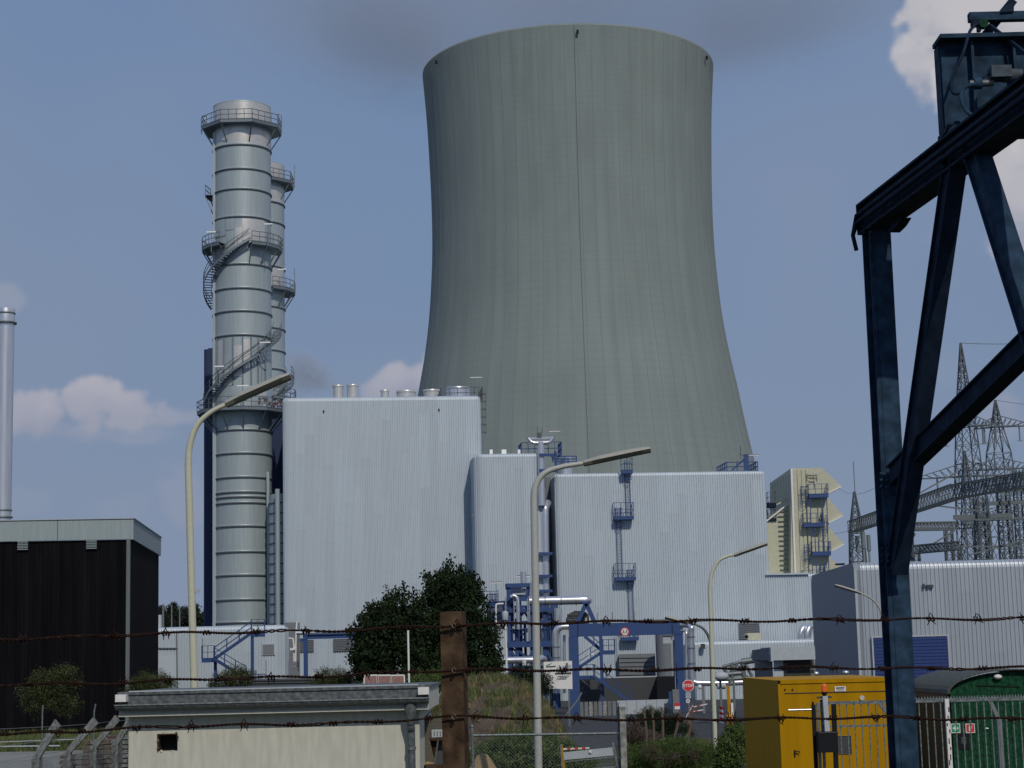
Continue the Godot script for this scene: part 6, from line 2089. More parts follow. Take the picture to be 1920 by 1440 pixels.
func chain_link(o: Node3D, tops: Array, h: float, cell: float) -> void:
	var mb := MB.new()
	for k in tops.size() - 1:
		var a: Vector3 = tops[k]
		var b: Vector3 = tops[k + 1]
		var n := int((b - a).length() / cell)
		var rows := int(h / cell)
		for s in [-1, 1]:
			for j in range(-rows, n + rows):
				var f0 := float(j) / n
				var f1 := float(j + rows) / n
				var y0 := 0.0
				var y1 := h
				if f0 < 0:
					y0 = h * (0 - f0) / (f1 - f0)
				if f1 > 1:
					y1 = h - h * (f1 - 1) / (f1 - f0)
				f0 = maxf(f0, 0.0); f1 = minf(f1, 1.0)
				if f1 <= f0:
					continue
				var p := a.lerp(b, f0)
				var q := a.lerp(b, f1)
				if s < 0:
					mb.tube([p - U * y0, q - U * y1], 0.0016, 3, -1, false)
				else:
					mb.tube([p - U * (h - y0), q - U * (h - y1)], 0.0016, 3, -1, false)
	part("mesh_wire", mb, M.chain, o, true)


# ---------------------------------------------------------------- container, wagon and sliding gate
func container_and_gate() -> void:
	var d := 37.0
	var g := ground(d)
	var c := P(1458, 1275, d)
	var wd: float = P(1697, 1271, d).x - c.x
	var ht := c.y - g
	var back := (P(1390, 1270, d + 6.2) - c)
	back.y = 0
	back = back.normalized() * 6.0
	var o := thing("yellow_container", "yellow site container seen end-on with a door, a handle and a barred window", "container", flat(c, g))
	part("end_wall", MB.new().obox(Vector3(c.x + wd / 2, g + ht / 2, c.z) + Z * 0.03, X * wd / 2, U * ht / 2, Z * 0.03), M.yellow, o)
	var bk := flat(c) + Z * 0.061
	part("body", MB.new().prism([bk + X * 0.01, bk + X * (wd - 0.01), bk + X * (wd - 0.01) + back, bk + X * 0.01 + back], g + 0.02, c.y - 0.012), M.yellow, o)
	part("corner_post", MB.new().bar(flat(c, g) - Z * 0.012 + X * 0.02, flat(c, c.y - 0.01) - Z * 0.012 + X * 0.02, 0.04, 0.02), M.yellow, o)
	part("top_frame", MB.new().bar(c - U * 0.04 - Z * 0.012, c - U * 0.04 - Z * 0.012 + X * wd, 0.02, 0.08), M.yellow, o)
	var fz := d - 0.01
	part("corner_casting_hole", MB.new().box(P(1461.5, 1279, fz), Vector3(0.04, 0.045, 0.03)), M.dark, o)
	for px in [1472, 1486]:
		part("vent_hole", MB.new().tube([P(px, 1293, fz) + Z * 0.02, P(px, 1293, fz) - Z * 0.012], 0.017, 10), M.dark, o)
	part("seam", MB.new().bar(P(1471, 1300, fz), flat(P(1697, 1296.5, fz), P(1471, 1300, fz).y), 0.012, 0.012), M.dark_grey, o)
	part("seam", MB.new().bar(P(1459.5, 1278, fz), flat(P(1459.5, 1278, fz), g), 0.008, 0.008, Vector3.BACK), M.dark_grey, o)
	var door := part("door", MB.new().obox(P(1497, 1400, fz) - U * 0.25, X * 0.32, U * 0.98, Z * 0.008), M.yellow, o)
	part("handle_plate", MB.new().bar(P(1490, 1406, fz - 0.02), P(1490.5, 1419, fz - 0.02), 0.035, 0.02), M.dark, door)
	part("handle_lever", MB.new().tube([P(1490, 1409, fz - 0.06), P(1499, 1409, fz - 0.06), P(1499.5, 1412, fz - 0.06)], 0.012, 6), M.dark, door)
	var lb := P(1575.5, 1291.5, fz - 0.01)
	part("label_plate", MB.new().box(lb, Vector3(0.225, 0.1, 0.012)), M.white, o)
	part("label_headline", MB.new().box(lb + U * 0.018 - Z * 0.008, Vector3(0.17, 0.022, 0.004)), M.dark, o)
	part("label_line", MB.new().box(lb - U * 0.012 - Z * 0.008, Vector3(0.16, 0.007, 0.004)), M.grey, o)
	part("label_line", MB.new().box(lb - U * 0.028 - Z * 0.008, Vector3(0.13, 0.007, 0.004)), M.grey, o)
	part("vent_disc", MB.new().tube([P(1616, 1308.5, fz) + Z * 0.01, P(1616, 1308.5, fz) - Z * 0.02], 0.05, 18), M.cream, o)
	var wa := P(1573, 1413, fz)
	var wb := P(1595, 1380, fz)
	part("window_glass", MB.new().box((wa + wb) / 2, Vector3(wb.x - wa.x, wb.y - wa.y, 0.02)), M.dark_grey, o)
	part("window_frame", MB.new().bar(Vector3(wa.x, wb.y, wb.z), wb, 0.02, 0.02).bar(wa, Vector3(wb.x, wa.y, wa.z), 0.02, 0.02).bar(wa, Vector3(wa.x, wb.y, wa.z), 0.015, 0.02, Vector3.BACK).bar(wb, Vector3(wb.x, wa.y, wa.z), 0.015, 0.02, Vector3.BACK), M.galv, o)
	# green wagon with a barrel roof
	d = 34.0
	g = ground(d)
	var el := P(1778, 1301, d)
	var ap := P(1897, 1256, d)
	var hw: float = ap.x - el.x
	var rise: float = ap.y - el.y
	var wg := thing("green_wagon", "green timber site wagon with a grey barrel roof behind the sliding gate", "wagon", flat(ap, g))
	var len_ := 3.6
	var arc := []
	for k in 19:
		var a := PI - PI * k / 18
		arc.append(Vector3(ap.x + cos(a) * hw, el.y + sin(a) * rise, -d))
	var cnt := 17
	for k in cnt:                                                # upright boards of the end wall, cut to the arch
		var x0 := ap.x - hw + 0.04 + (2 * hw - 0.08) * k / cnt
		var x1 := ap.x - hw + 0.04 + (2 * hw - 0.08) * (k + 1) / cnt - 0.006
		var t0 := el.y + rise * sqrt(maxf(0.0, 1 - pow((x0 - ap.x) / hw, 2))) - 0.03
		var t1 := el.y + rise * sqrt(maxf(0.0, 1 - pow((x1 - ap.x) / hw, 2))) - 0.03
		part("plank", MB.new().slab([Vector3(x0, g + 0.5, -d), Vector3(x1, g + 0.5, -d), Vector3(x1, t1, -d), Vector3(x0, t0, -d)], Z * (0.03 + 0.004 * (k % 3))), M.green, wg)
	part("end_backing", MB.new().slab(arc.map(func(p): return (p - Vector3(ap.x, el.y, 0)) * Vector3(0.97, 0.93, 1) + Vector3(ap.x, el.y, -0.05)) + [Vector3(ap.x + hw * 0.97, g + 0.55, -d - 0.05), Vector3(ap.x - hw * 0.97, g + 0.55, -d - 0.05)], Z * 0.05), M.dark, wg)
	var rf := MB.new()
	for k in 18:
		var a: Vector3 = arc[k]
		var b: Vector3 = arc[k + 1]
		var ao := (a - Vector3(ap.x, el.y, -d)) * 1.04 + Vector3(ap.x, el.y, -d)
		var bo := (b - Vector3(ap.x, el.y, -d)) * 1.04 + Vector3(ap.x, el.y, -d)
		var q := -Z * 0.12
		rf.quad(ao + q, bo + q, bo + Z * len_, ao + Z * len_)
		rf.quad(b + q, a + q, a + Z * len_, b + Z * len_)
		rf.quad(a + q, b + q, bo + q, ao + q)
	part("barrel_roof", rf, M.wagon_roof, wg)
	for s in [-1, 1]:
		part("side_wall", MB.new().obox(Vector3(ap.x + s * (hw - 0.03), (g + 0.5 + el.y) / 2, -d) + Z * (len_ / 2 + 0.06), X * 0.025, U * (el.y - g - 0.5) / 2, Z * (len_ / 2 - 0.05)), mat("side_planks", 0.035, 0.036, 0.014, 0.8, 0, "mottle", 1.5), wg)
		part("eaves_strip", MB.new().bar(Vector3(ap.x + s * hw, el.y - 0.05, -d) + Z * 0.1, Vector3(ap.x + s * hw, el.y - 0.05, -d) + Z * len_, 0.03, 0.09), M.wood, wg)
	part("lamp", MB.new().ball(P(1871, 1269, d - 0.06), Vector3(0.075, 0.045, 0.05), 14, 8), M.white, wg)
	part("lamp_ring", MB.new().ball(P(1871, 1269.5, d - 0.02), Vector3(0.088, 0.056, 0.03), 14, 8), M.grey, wg)
	part("slot", MB.new().bar(P(1831, 1285.5, d - 0.01), P(1912, 1287.5, d - 0.01), 0.012), M.dark, wg)
	var fa := P(1791.5, 1365.5, d - 0.02)
	part("first_aid_sign", MB.new().box(fa, Vector3(0.165, 0.165, 0.012)), M.sign_green, wg)
	part("sign_border", frame_of(fa - Z * 0.004, 0.17, 0.17, 0.012), M.white, wg)
	part("white_cross", MB.new().box(fa - Z * 0.01, Vector3(0.1, 0.034, 0.006)).box(fa - Z * 0.011, Vector3(0.034, 0.1, 0.006)), M.white, wg)
	var fe := P(1819, 1365.5, d - 0.02)
	part("extinguisher_sign", MB.new().box(fe, Vector3(0.165, 0.165, 0.012)), M.red, wg)
	part("sign_border", frame_of(fe - Z * 0.004, 0.17, 0.17, 0.012), M.white, wg)
	part("extinguisher_mark", MB.new().box(fe + Vector3(-0.012, -0.01, 0.01), Vector3(0.03, 0.085, 0.006)).box(fe + Vector3(-0.012, 0.042, 0.01), Vector3(0.014, 0.022, 0.006)).bar(fe + Vector3(0.0, 0.048, 0.01), fe + Vector3(0.032, 0.035, 0.01), 0.008).bar(fe + Vector3(0.032, 0.036, 0.01), fe + Vector3(0.03, -0.005, 0.01), 0.008, 0.008, Vector3.BACK), M.white, wg)
	var nt := P(1807, 1390, d - 0.01)
	part("notice", MB.new().box(nt, Vector3(0.21, 0.29, 0.01)), M.dark, wg)
	part("notice_plate", MB.new().box(nt - Z * 0.01 + U * 0.02, Vector3(0.09, 0.12, 0.006)), M.dark_grey, wg)
	part("door_handle", MB.new().tube([P(1846, 1365, d - 0.05), P(1853, 1366, d - 0.05)], 0.012, 6), M.silver, wg)
	# sliding gate
	d = 28.5
	g = ground(d)
	var ga := P(1553, 1318.5, d)
	var gb := P(2010, 1312, d)
	gb.y = ga.y
	var gt := thing("sliding_gate", "galvanised sliding gate of upright bars across the lower right", "gate", flat((ga + gb) / 2, g))
	part("top_rail", MB.new().bar(ga, gb, 0.05, 0.05), M.galv, gt)
	var lo := P(1553, 1362.5, d)
	part("middle_rail", MB.new().bar(lo, flat(P(1690, 1361, d), lo.y), 0.035, 0.03), M.galv, gt)
	part("bottom_rail", MB.new().bar(flat(ga, g + 0.12), flat(gb, g + 0.12), 0.06, 0.08), M.galv, gt)
	var spacing := pm(d, 13.3)
	var bar := MB.new().box(Vector3(0, (ga.y + g + 0.1) / 2, 0), Vector3(0.016, ga.y - g - 0.1, 0.016)).mesh()
	var x := ga.x + 0.06
	while x < gb.x:
		inst("bar", bar, M.galv, gt, Transform3D(Basis.IDENTITY, Vector3(x, 0, -d)))
		x += spacing
	var tooth := MB.new()
	tooth.quad(Vector3(-0.018, 0, 0.002), Vector3(0.018, 0, 0.002), Vector3(0.002, 0.04, 0.002), Vector3(-0.002, 0.04, 0.002))
	tooth.quad(Vector3(0.018, 0, -0.002), Vector3(-0.018, 0, -0.002), Vector3(-0.002, 0.04, -0.002), Vector3(0.002, 0.04, -0.002))
	var tm := tooth.mesh()
	x = P(1712, 1310, d).x
	while x < gb.x:
		inst("tooth", tm, M.galv, gt, Transform3D(Basis.IDENTITY, Vector3(x, ga.y + 0.026, -d)))
		x += pm(d, 5.4)
	var ps := P(1775, 1318, d - 0.06)
	var pp := part("guide_post", MB.new().bar(flat(ps, g), ps + U * 0.06, 0.062), M.white, gt)
	for k in 9:
		part("rust_patch", MB.new().box(Vector3(ps.x + rng.randf_range(-0.02, 0.02), ps.y - 0.06 - k * 0.12 - rng.randf() * 0.05, ps.z + 0.0315), Vector3(0.018, rng.randf_range(0.03, 0.09), 0.002)), M.rust_post, pp)
	# gate drive post with beacon
	d = 28.0
	var dv := thing("gate_drive", "dark steel gate drive post with a box and an amber beacon on top", "gate post", flat(P(1545, 1440, d), g))
	for q in [[1525, 1321, 1530, 7], [1533, 1318, 1537, 5], [1540, 1312, 1546, 5], [1563, 1320, 1566, 8]]:
		part("upright", MB.new().bar(flat(P(q[2], 1440, d), g), P(q[0], q[1], d), pm(d, q[3])), M.dark if q[3] != 5 else M.galv, dv)
	var hp := P(1546.5, 1305, d - 0.12)
	part("beacon_post", MB.new().bar(P(1551, 1373, d - 0.12), hp, pm(d, 9)), M.light_grey, dv)
	part("head_plate", MB.new().bar(P(1532, 1308, d - 0.05), P(1559, 1307, d - 0.05), 0.06, 0.03), M.dark_grey, dv)
	part("control_box", MB.new().obox(P(1551, 1391, d - 0.2), X * pm(d, 18), U * pm(d, 18.5), Z * 0.1), M.dark, dv)
	part("box_lid", MB.new().obox(P(1551, 1373, d - 0.2), X * pm(d, 18.5), U * 0.008, Z * 0.11), M.dark_grey, dv)
	part("hinge", MB.new().bar(P(1524, 1316, d), P(1524, 1332, d), 0.03), M.rust, dv)
	part("latch_rod", MB.new().tube([P(1478, 1331.5, d), P(1524, 1330.5, d)], 0.016, 8), M.silver, dv)
	var bc := P(1545.5, 1299, d - 0.12)
	part("beacon_base", MB.new().lathe(bc, [Vector2(0.02, -0.05), Vector2(0.035, -0.03), Vector2(0.045, 0.0), Vector2(0.045, 0.015)], 16), M.dark, dv)
	part("beacon_lens", MB.new().lathe(bc + U * 0.015, [Vector2(0.043, 0), Vector2(0.042, 0.09), Vector2(0.034, 0.115), Vector2(0.01, 0.122), Vector2(0.001, 0.123)], 18), M.amber, dv)
	# steel fence posts with cranked heads behind the gate
	for k in 2:
		var q = [[1673, 1345, 1646, 1315], [1873, 1348, 1855, 1312]][k]
		var b := P(q[0], q[1], 30)
		var t := P(q[2], q[3], 30)
		var o2 := thing("cranked_post", ["cranked grey steel post behind the crane's upright", "cranked grey steel post in front of the green wagon"][k], "fence post", flat(b, g), "cranked steel posts behind the gate")
		part("post", MB.new().bar(flat(b, g), b, 0.075), M.grey, o2)
		part("cranked_head", MB.new().bar(b - U * 0.02, t, 0.06), M.grey, o2)

func frame_of(c: Vector3, w: float, h: float, t: float) -> MB:
	var mb := MB.new()
	for s in [-1, 1]:
		mb.box(c + X * s * (w - t) / 2, Vector3(t, h, 0.012))
		mb.box(c + U * s * (h - t) / 2, Vector3(w - 2 * t - 0.001, t, 0.012))
	return mb


# ---------------------------------------------------------------- blue portal crane
func crane() -> void:
	var d := 17.0
	var L := P(1640, 460, d)                                     # the top of the upright
	var u := Vector3(-0.134, 0, -0.991).normalized()             # along the runway beam, away from the camera
	var n := Vector3(0.991, 0, -0.134)                           # square to it, to the right
	var g := ground(d)
	var o := thing("portal_crane", "dark blue steel portal crane with braced leg, runway beam and girder end at the right", "crane", flat(L, g))
	var A := func(px, py): return onp(px, py, L, u)
	var f0: Vector3 = P(1694, 1440, d)
	part("upright", MB.new().ibeam(flat(f0, g), P(1642, 420, d), 0.215, 0.21, 0.02, u), M.crane, o)
	part("upright_plate", MB.new().bar(flat(f0, g) - u * 0.108 + n * 0.02, P(1642, 440, d) - u * 0.108 + n * 0.02, 0.16, 0.008, u), M.crane, o)
	# runway beam
	var yb: float = A.call(1640, 434).y
	var yt: float = yb + 0.30
	var far_end: Vector3 = flat(L, yb) + u * 0.12
	var near_end: Vector3 = flat(L, yb) - u * 9.0
	part("runway_beam", MB.new().ibeam(flat(far_end, (yb + yt) / 2), flat(near_end, (yb + yt) / 2), 0.24, yt - yb, 0.022), M.crane_dark, o)
	part("beam_web_plate", MB.new().obox(flat((far_end + near_end) / 2, (yb + yt) / 2) - n * 0.07, u * 4.5, U * (yt - yb) * 0.46, n * 0.006), M.crane_dark, o)
	part("end_plate", MB.new().obox(flat(far_end, (yb + yt) / 2) + u * 0.01, n * 0.12, U * (yt - yb) / 2, u * 0.008), M.crane_dark, o)
	part("rail", MB.new().bar(flat(far_end, yt + 0.025) - u * 0.15, flat(near_end, yt + 0.025), 0.06, 0.05), M.crane_dark, o)
	for k in 2:
		var y := yb + 0.10 + 0.07 * k
		var pts := [flat(L, yb - 0.15) - n * 0.14 + u * 0.13, flat(far_end, yb) - n * 0.16 + u * 0.03, flat(far_end, y) - n * 0.15 - u * 0.08, flat(far_end, y) - n * 0.145 - u * 0.4, flat(near_end, y) - n * 0.145]
		part("conduit", MB.new().tube(pts, 0.022, 8), M.crane_dark, o)
	part("knee_bracket", MB.new().slab([A.call(1663, 434), A.call(1676, 418), A.call(1690, 408), A.call(1680, 424), A.call(1668, 436)], n * 0.1), M.crane_dark, o)
	# bracing in the plane of the beam
	var br := [[1683, 1070, 1800, 300, "brace", 0.17, M.crane_dark], [1828, 278, 1960, 690, "brace", 0.18, M.crane], [1678, 892, 1960, 616, "brace", 0.17, M.crane_dark]]
	for k in 3:
		var q = br[k]
		var a: Vector3 = A.call(q[0], q[1]) - n * (0.04 if k == 0 else 0.0)
		var b: Vector3 = A.call(q[2], q[3]) - n * (0.04 if k == 0 else 0.0)
		if k == 0:
			a -= u * 0.1
		part(q[4], MB.new().obox((a + b) / 2, (b - a) / 2, (b - a).cross(n).normalized() * q[5] / 2, n * 0.05), q[6], o)
		for s in [-1, 1]:
			part("brace_flange", MB.new().obox((a + b) / 2 + (b - a).cross(n).normalized() * s * q[5] / 2, (b - a) / 2, (b - a).cross(n).normalized() * 0.008, n * 0.075), q[6], o)
	part("gusset", MB.new().slab([A.call(1662, 910), A.call(1690, 872), A.call(1712, 872), A.call(1700, 905), A.call(1676, 930)], n * 0.02), M.crane_dark, o)
	for q in [[1683, 1040], [1680, 900], [1800, 300], [1828, 290], [1648, 436]]:
		for k in 6:
			var p: Vector3 = A.call(q[0] + (k % 2) * 12 - 6, q[1] + int(k / 2.0) * 12 - 12)
			part("bolt", MB.new().tube([p - n * 0.10, p - n * 0.125], 0.014, 6), M.crane, o)
	# girder that rides on the beam
	var gp: Vector3 = A.call(1772, 238)
	var gc := flat(gp, yt + 0.05)
	var gh: float = P(1772, 88, -gp.z).y - gc.y
	var right := 7.0
	part("girder_web", MB.new().obox(gc + X * right / 2 + U * (gh / 2 + 0.06), X * right / 2, U * (gh / 2 - 0.03), Z * 0.012), M.crane, o)
	part("girder_end", MB.new().obox(gc + U * (gh / 2 + 0.06) + Z * 0.10, X * 0.012, U * (gh / 2 - 0.03), Z * 0.08), M.crane, o)
	part("girder_flange", MB.new().obox(gc + X * (right / 2 - 0.03) + U * (gh + 0.05), X * right / 2, U * 0.018, Z * 0.15), M.crane, o)
	part("girder_flange", MB.new().obox(gc + X * (right / 2 - 0.03) + U * 0.045, X * right / 2, U * 0.018, Z * 0.16), M.crane_dark, o)
	for px in [1822.0, 1900.0]:
		var p := P(px, 150, -gp.z)
		part("stiffener", MB.new().obox(Vector3(p.x, gc.y + gh / 2 + 0.06, gc.z - -0.04), X * 0.012, U * (gh / 2 - 0.03), Z * 0.05), M.crane, o)
	# motor between girder and beam
	var md := -gp.z - 0.35
	part("motor", MB.new().tube([P(1880, 142, md), P(1915, 142, md)], 0.06, 12).box(P(1874, 138, md), Vector3(0.17, 0.1, 0.16)), mat("crane_light", 0.045, 0.075, 0.10, 0.7, 0.0, "mottle", 1.0), o)
	part("motor_shaft", MB.new().tube([P(1818, 157, md), P(1862, 155, md)], 0.03, 10), M.gutter, o)
	part("coupling", MB.new().tube([P(1826, 157, md), P(1840, 156, md)], 0.05, 10), M.crane, o)
	part("wheel_guard", MB.new().obox(gc + X * 0.12 - Z * 0.05 + U * 0.03, X * 0.14, U * 0.05, Z * 0.12), M.crane_dark, o)
	for k in 7:
		part("bolt", MB.new().box(gc + Vector3(0.05 + rng.randf() * 0.25, 0.06 + rng.randf() * 0.12, 0.03), Vector3(0.04, 0.05, 0.06)), M.crane_dark, o)
	# upper rail, raking strut and hoses
	var ub := -gp.z + 0.22
	part("upper_rail", MB.new().bar(P(1816, 33, ub), P(1990, 29, ub), 0.08, 0.075), M.crane, o)
	part("raking_strut", MB.new().bar(P(1836, 80, ub + 0.1), P(1899, 2, ub + 0.1), 0.075), M.crane_dark, o)
	part("raking_strut", MB.new().bar(P(1856, 48, ub - 0.08), P(1935, 110, md), 0.03), M.crane_dark, o)
	part("cross_plate", MB.new().slab([P(1876, 23, ub - 0.06), P(1901, 21, ub - 0.06), P(1902, -4, ub - 0.06), P(1896, -2, ub - 0.06)], Z * 0.02), M.crane_dark, o)
	part("green_pulley", MB.new().tube([P(1845, 43, ub - 0.1), P(1845, 43, ub - 0.1) + Z * 0.06], 0.04, 14), M.green, o)
	part("clamp", MB.new().box(P(1832, 44, ub - 0.05), Vector3(0.1, 0.05, 0.08)).box(P(1835, 52, ub - 0.05), Vector3(0.03, 0.07, 0.05)), M.crane_dark, o)
	part("hose", MB.new().tube(curve([P(1828, 48, ub - 0.1), P(1818, 60, ub - 0.3), P(1806, 100, md), P(1792, 130, md), P(1783, 155, md), P(1787, 174, md), P(1800, 174, md), P(1812, 160, md), P(1825, 157, md)], 6), 0.014, 8), M.crane_dark, o)
	part("hose", MB.new().tube(curve([P(1828, 158, md - 0.05), P(1812, 162, md - 0.08), P(1804, 172, md - 0.1), P(1803, 188, md - 0.2), P(1812, 208, md - 0.25), P(1832, 220, md - 0.3), P(1850, 216, md - 0.3)], 6), 0.018, 8), M.crane, o)
	part("hose", MB.new().tube(curve([P(1838, 150, md), P(1850, 140, md), P(1870, 136, md), P(1885, 138, md)], 6), 0.012, 8), M.crane_dark, o)


# ---------------------------------------------------------------- street lamps
func lamp(label: String, d: float, pole: Array, r: float, arm: Array, head: Array, hw: float, m: Material, flip := false) -> void:
	# pole: foot and top; arm: points from the top of the pole; head: two ends; all as seen
	var pts := []
	for q in pole + arm:
		pts.append(P(q[0], q[1], d))
	var foot: Vector3 = pts[0]
	var o := thing("street_lamp", label, "street lamp", flat(foot, ground(d)), "curved-arm street lamps")
	var dir: Vector3 = (pts[0] - pts[1]).normalized()
	part("pole", MB.new().tube([flat(foot + dir * ((foot.y - ground(d)) / maxf(0.1, -dir.y)), ground(d)), pts[0], pts[1]], r, 14, r * 0.92), m, o)
	var line := curve(pts.slice(1), 6)
	part("arm", MB.new().tube(line, r * 0.92, 12, r * 0.55), m, o)
	var a := P(head[0][0], head[0][1], d)
	var b := P(head[1][0], head[1][1], d)
	var along := (b - a).normalized()
	var up := Z.cross(along).normalized()
	if up.y < 0:
		up = -up
	# a long trough, deeper in the middle, with a lens underneath
	var top := []
	var body := MB.new()
	var secs := []
	for k in 9:
		var f := k / 8.0
		var w := hw * (0.5 + 0.5 * smoothstep(0.0, 0.3, f)) * (1.0 - 0.25 * smoothstep(0.85, 1.0, f))
		var h := hw * 0.6 * (0.6 + 0.4 * smoothstep(0.0, 0.3, f)) * (1.0 - 0.4 * smoothstep(0.8, 1.0, f))
		var c := a.lerp(b, f)
		var sec := []
		for j in 9:
			var t := PI * j / 8
			sec.append(c + Z * cos(t) * w + up * sin(t) * h)
		secs.append(sec)
	for k in 8:
		for j in 8:
			body.quad(secs[k][j], secs[k + 1][j], secs[k + 1][j + 1], secs[k][j + 1])
	for e in [0, 8]:
		for j in range(1, 8):
			if e == 0:
				body.tri(secs[e][0], secs[e][j], secs[e][j + 1])
			else:
				body.tri(secs[e][0], secs[e][j + 1], secs[e][j])
	part("lamp_housing", body, M.lamp_body, o)
	var lens := MB.new()
	for k in 8:
		var l0: Vector3 = secs[k][0]
		var l1: Vector3 = secs[k][8]
		var m0: Vector3 = secs[k + 1][0]
		var m1: Vector3 = secs[k + 1][8]
		var s0 := -up * hw * 0.55
		var s1 := -up * hw * 0.55
		var prev := [l0, m0]
		for j in range(1, 5):
			var t := j / 4.0
			var bow := sin(PI * t)
			var now := [l0.lerp(l1, t) + s0 * bow, m0.lerp(m1, t) + s1 * bow]
			lens.quad(prev[1], prev[0], now[0], now[1])
			prev = now
	part("lamp_lens", lens, M.lamp_lens, o)

func street_lamps() -> void:
	lamp("tall cream street lamp in front of the flue stacks, rust-spotted, arm reaching right", 40.0, [[364, 1290], [353, 872]], 0.086, [[356, 835], [370, 797], [398, 771], [430, 756]], [[424, 757], [544, 704]], 0.19, M.pipe_pole)
	lamp("tall pale street lamp in the middle of the foreground, arm reaching right", 36.0, [[1010, 1440], [1001, 940]], 0.078, [[1004, 912], [1020, 888], [1050, 876], [1098, 868]], [[1094, 868], [1219, 842]], 0.14, M.pole_grey)
	lamp("slender cream street lamp left of the yellow container, arm reaching right", 64.0, [[1343, 1440], [1331, 1110]], 0.082, [[1334, 1078], [1346, 1053], [1364, 1043], [1380, 1040]], [[1376, 1041], [1438, 1019]], 0.14, M.pipe_pole)
	lamp("street lamp hidden behind the crane's upright, thin arm reaching left", 92.0, [[1664, 1330], [1655, 1165]], 0.07, [[1650, 1142], [1636, 1124], [1620, 1115], [1610, 1111]], [[1614, 1112], [1565, 1097]], 0.14, M.lamp_body)
	lamp("dark-armed street lamp right of the blue portal, arm reaching left over its beam", 84.0, [[1337, 1380], [1333, 1222]], 0.08, [[1331, 1200], [1320, 1180], [1304, 1171], [1286, 1166]], [[1290, 1168], [1247, 1157]], 0.17, M.gutter)


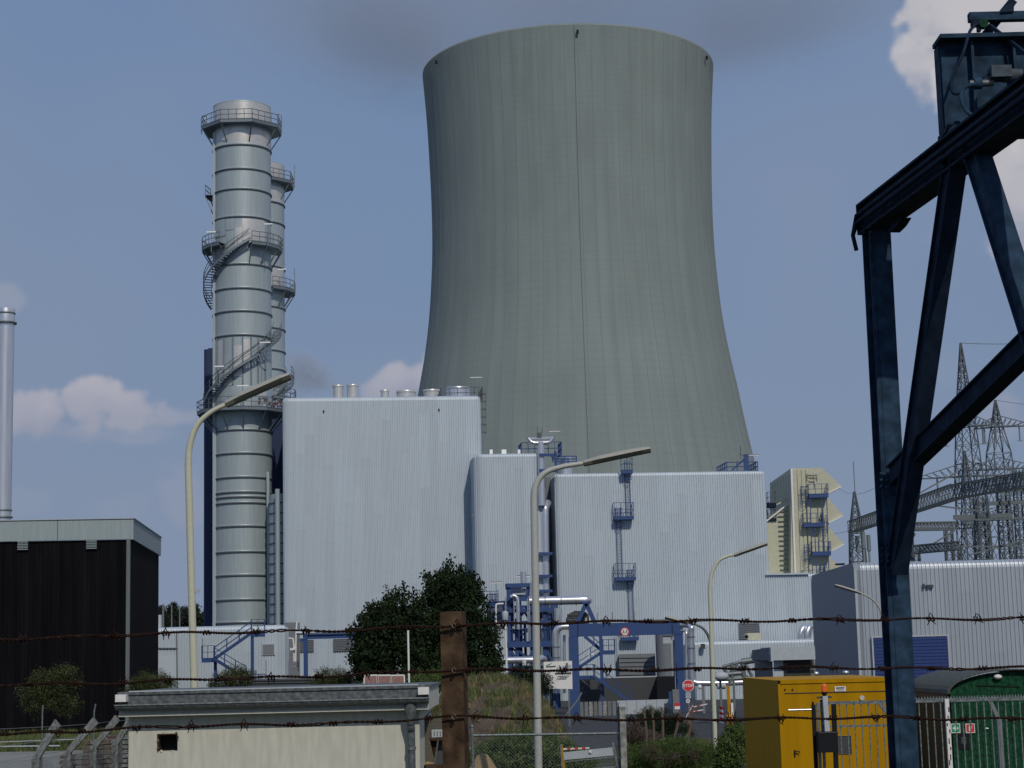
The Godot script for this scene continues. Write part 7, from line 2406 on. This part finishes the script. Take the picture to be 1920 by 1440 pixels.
# ---------------------------------------------------------------- barbed wire in front
func barbed_wire() -> void:
	var d := 3.5
	var ap := P(850, 1146, d)
	var po := thing("rusty_post", "rusty brown angle-iron fence post carrying the barbed wires", "fence post", flat(ap, ground(d)))
	var top := P(0, 0, d).y
	var lt := P(825, 1147, d)
	var mt := P(866, 1146, d - 0.004)
	var rt := P(874, 1147, d + 0.035)
	var lb := P(834, 1440, d)
	var lean := Vector3(P(834, 1440, d).x - P(824 + 10.2, 1440, d).x, 0, 0)
	var y0 := ground(d)
	var mb := MB.new()
	var t := 0.006
	var pl := [lt, mt, rt, rt + Vector3(-t, 0, 0.0), mt + Vector3(-t, 0, -t), lt + Vector3(0, 0, -t)]
	for k in pl.size():
		pl[k] = flat(pl[k])
	part("post", mb.prism(pl, y0, lt.y), M.rust_post, po)
	for k in 5:
		part("weld_bead", MB.new().ball(flat(rt, lt.y - 0.06 - 0.055 * k) + X * -0.0035 - Z * 0.003, Vector3(0.004, 0.003, 0.006), 8, 5), M.rust, po)
	var lines := [
		[[-1700, 1236], [-60, 1200], [300, 1188], [640, 1182], [848, 1173], [1180, 1165], [1420, 1164], [1660, 1161], [2000, 1157], [3500, 1118]],
		[[-1700, 1322], [-60, 1285], [160, 1283], [360, 1274], [600, 1268], [848, 1257], [1200, 1256], [1500, 1252], [2000, 1250], [3500, 1212]],
		[[-1700, 1414], [-60, 1377], [110, 1373], [330, 1362], [560, 1358], [700, 1354], [848, 1344], [1040, 1347], [1300, 1349], [1660, 1345], [2000, 1346], [3500, 1308]]]
	var labels := ["uppermost strand of rusty barbed wire crossing the whole foreground", "middle strand of rusty barbed wire crossing the whole foreground", "lowest strand of rusty barbed wire crossing the foreground below the hut's gutter"]
	var r := RandomNumberGenerator.new()
	r.seed = 77
	var barbs := []
	for k in 4:
		var bm := MB.new()
		var coil := []
		for j in 19:
			var a := TAU * 2.6 * j / 18 + k
			coil.append(Vector3(-0.009 + 0.018 * j / 18, sin(a) * 0.0046, cos(a) * 0.0046))
		bm.tube(coil, 0.0016, 5)
		for q in [[-0.005, 1, 0.3 + 0.2 * k], [-0.004, -1, -0.4 + 0.1 * k], [0.0045, 1, -0.5], [0.005, -1, 0.5 - 0.2 * k]]:
			if k == 3 and q[1] > 0 and q[0] > 0:
				continue
			var b := Vector3(q[0], q[1] * 0.003, 0.003 * q[1])
			bm.tube([b, b + Vector3(q[2] * 0.004, q[1] * 0.005, 0.002), b + Vector3(q[2] * 0.012, q[1] * r.randf_range(0.008, 0.0125), 0.004 * q[2])], 0.0016, 5, 0.0007)
		barbs.append(bm.mesh())
	for w in 3:
		var pts := []
		for q in lines[w]:
			pts.append(P(q[0], q[1], d - 0.012))
		var line := curve(pts, 40)
		var o := thing("barbed_wire", labels[w], "barbed wire", line[int(line.size() / 2)], "strands of barbed wire")
		for s in 2:
			var st := []
			var run := 0.0
			for k in line.size() - 1:
				var a: Vector3 = line[k]
				var b: Vector3 = line[k + 1]
				var m := maxi(1, int((b - a).length() / 0.0022))
				for j in m:
					var f := float(j) / m
					var ph := run / 0.055 * TAU * (0.8 + 0.25 * sin(run * 9.0 + w)) + PI * s
					var rad := 0.0014 + 0.0007 * maxf(0.0, sin(run * 23.0 + w * 2.0))
					st.append(a.lerp(b, f) + Vector3(0, sin(ph), cos(ph)) * rad + U * 0.002 * sin(run * 31.0 + w))
					run += (b - a).length() / m
			part("strand", MB.new().tube(st, 0.00155, 5, -1, false), M.rust, o)
		var x := 0.02 * w
		var total := 0.0
		for k in line.size() - 1:
			total += (line[k + 1] - line[k]).length()
		while x < total:
			var acc := 0.0
			for k in line.size() - 1:
				var l: float = (line[k + 1] - line[k]).length()
				if acc + l > x:
					var p: Vector3 = line[k].lerp(line[k + 1], (x - acc) / l)
					var dir: Vector3 = (line[k + 1] - line[k]).normalized()
					var bs := Basis(dir, U, dir.cross(U)) * Basis(X, r.randf() * TAU)
					inst("barb", barbs[r.randi() % 4], M.rust, o, Transform3D(bs.scaled(Vector3.ONE * 0.88), p))
					break
				acc += l
			x += r.randf_range(0.078, 0.104)
		# the tie that holds the wire to the post
		var tp := P(848, [1173, 1257, 1344][w], d - 0.012)
		var tie := []
		for k in 22:
			var a := TAU * 1.5 * k / 21
			tie.append(tp + Vector3(0.003 + 0.003 * sin(a), 0.0045 * cos(a), 0.004 + 0.003 * sin(a * 2)))
		part("wire_tie", MB.new().tube(tie, 0.0015, 5), M.wood, o)
	# the stub of rusty section in front
	var sd := 3.9
	var st := thing("rusty_stub", "stubby flared piece of rusty section iron left of the post's foot", "iron stub", flat(P(830, 1440, sd), ground(sd)))
	part("web", MB.new().slab([P(812, 1470, sd), P(854, 1470, sd), P(841, 1386, sd), P(823, 1386, sd)], Z * 0.02), M.dark_grey, st)
	part("flange", MB.new().bar(P(806, 1386, sd), P(843, 1384, sd), 0.05, 0.005), M.rust_post, st)
	part("torn_spike", MB.new().slab([P(806, 1388, sd - 0.01), P(820, 1387, sd - 0.01), P(814, 1423, sd - 0.01)], Z * 0.006), M.rust, st)
	part("foot_plate", MB.new().bar(P(796, 1437, sd - 0.01), P(832, 1436, sd - 0.01), 0.06, 0.006), M.rust_post, st)
	part("bolt", MB.new().ball(P(853, 1436, sd), Vector3(0.004, 0.004, 0.004), 8, 5), M.galv, st)
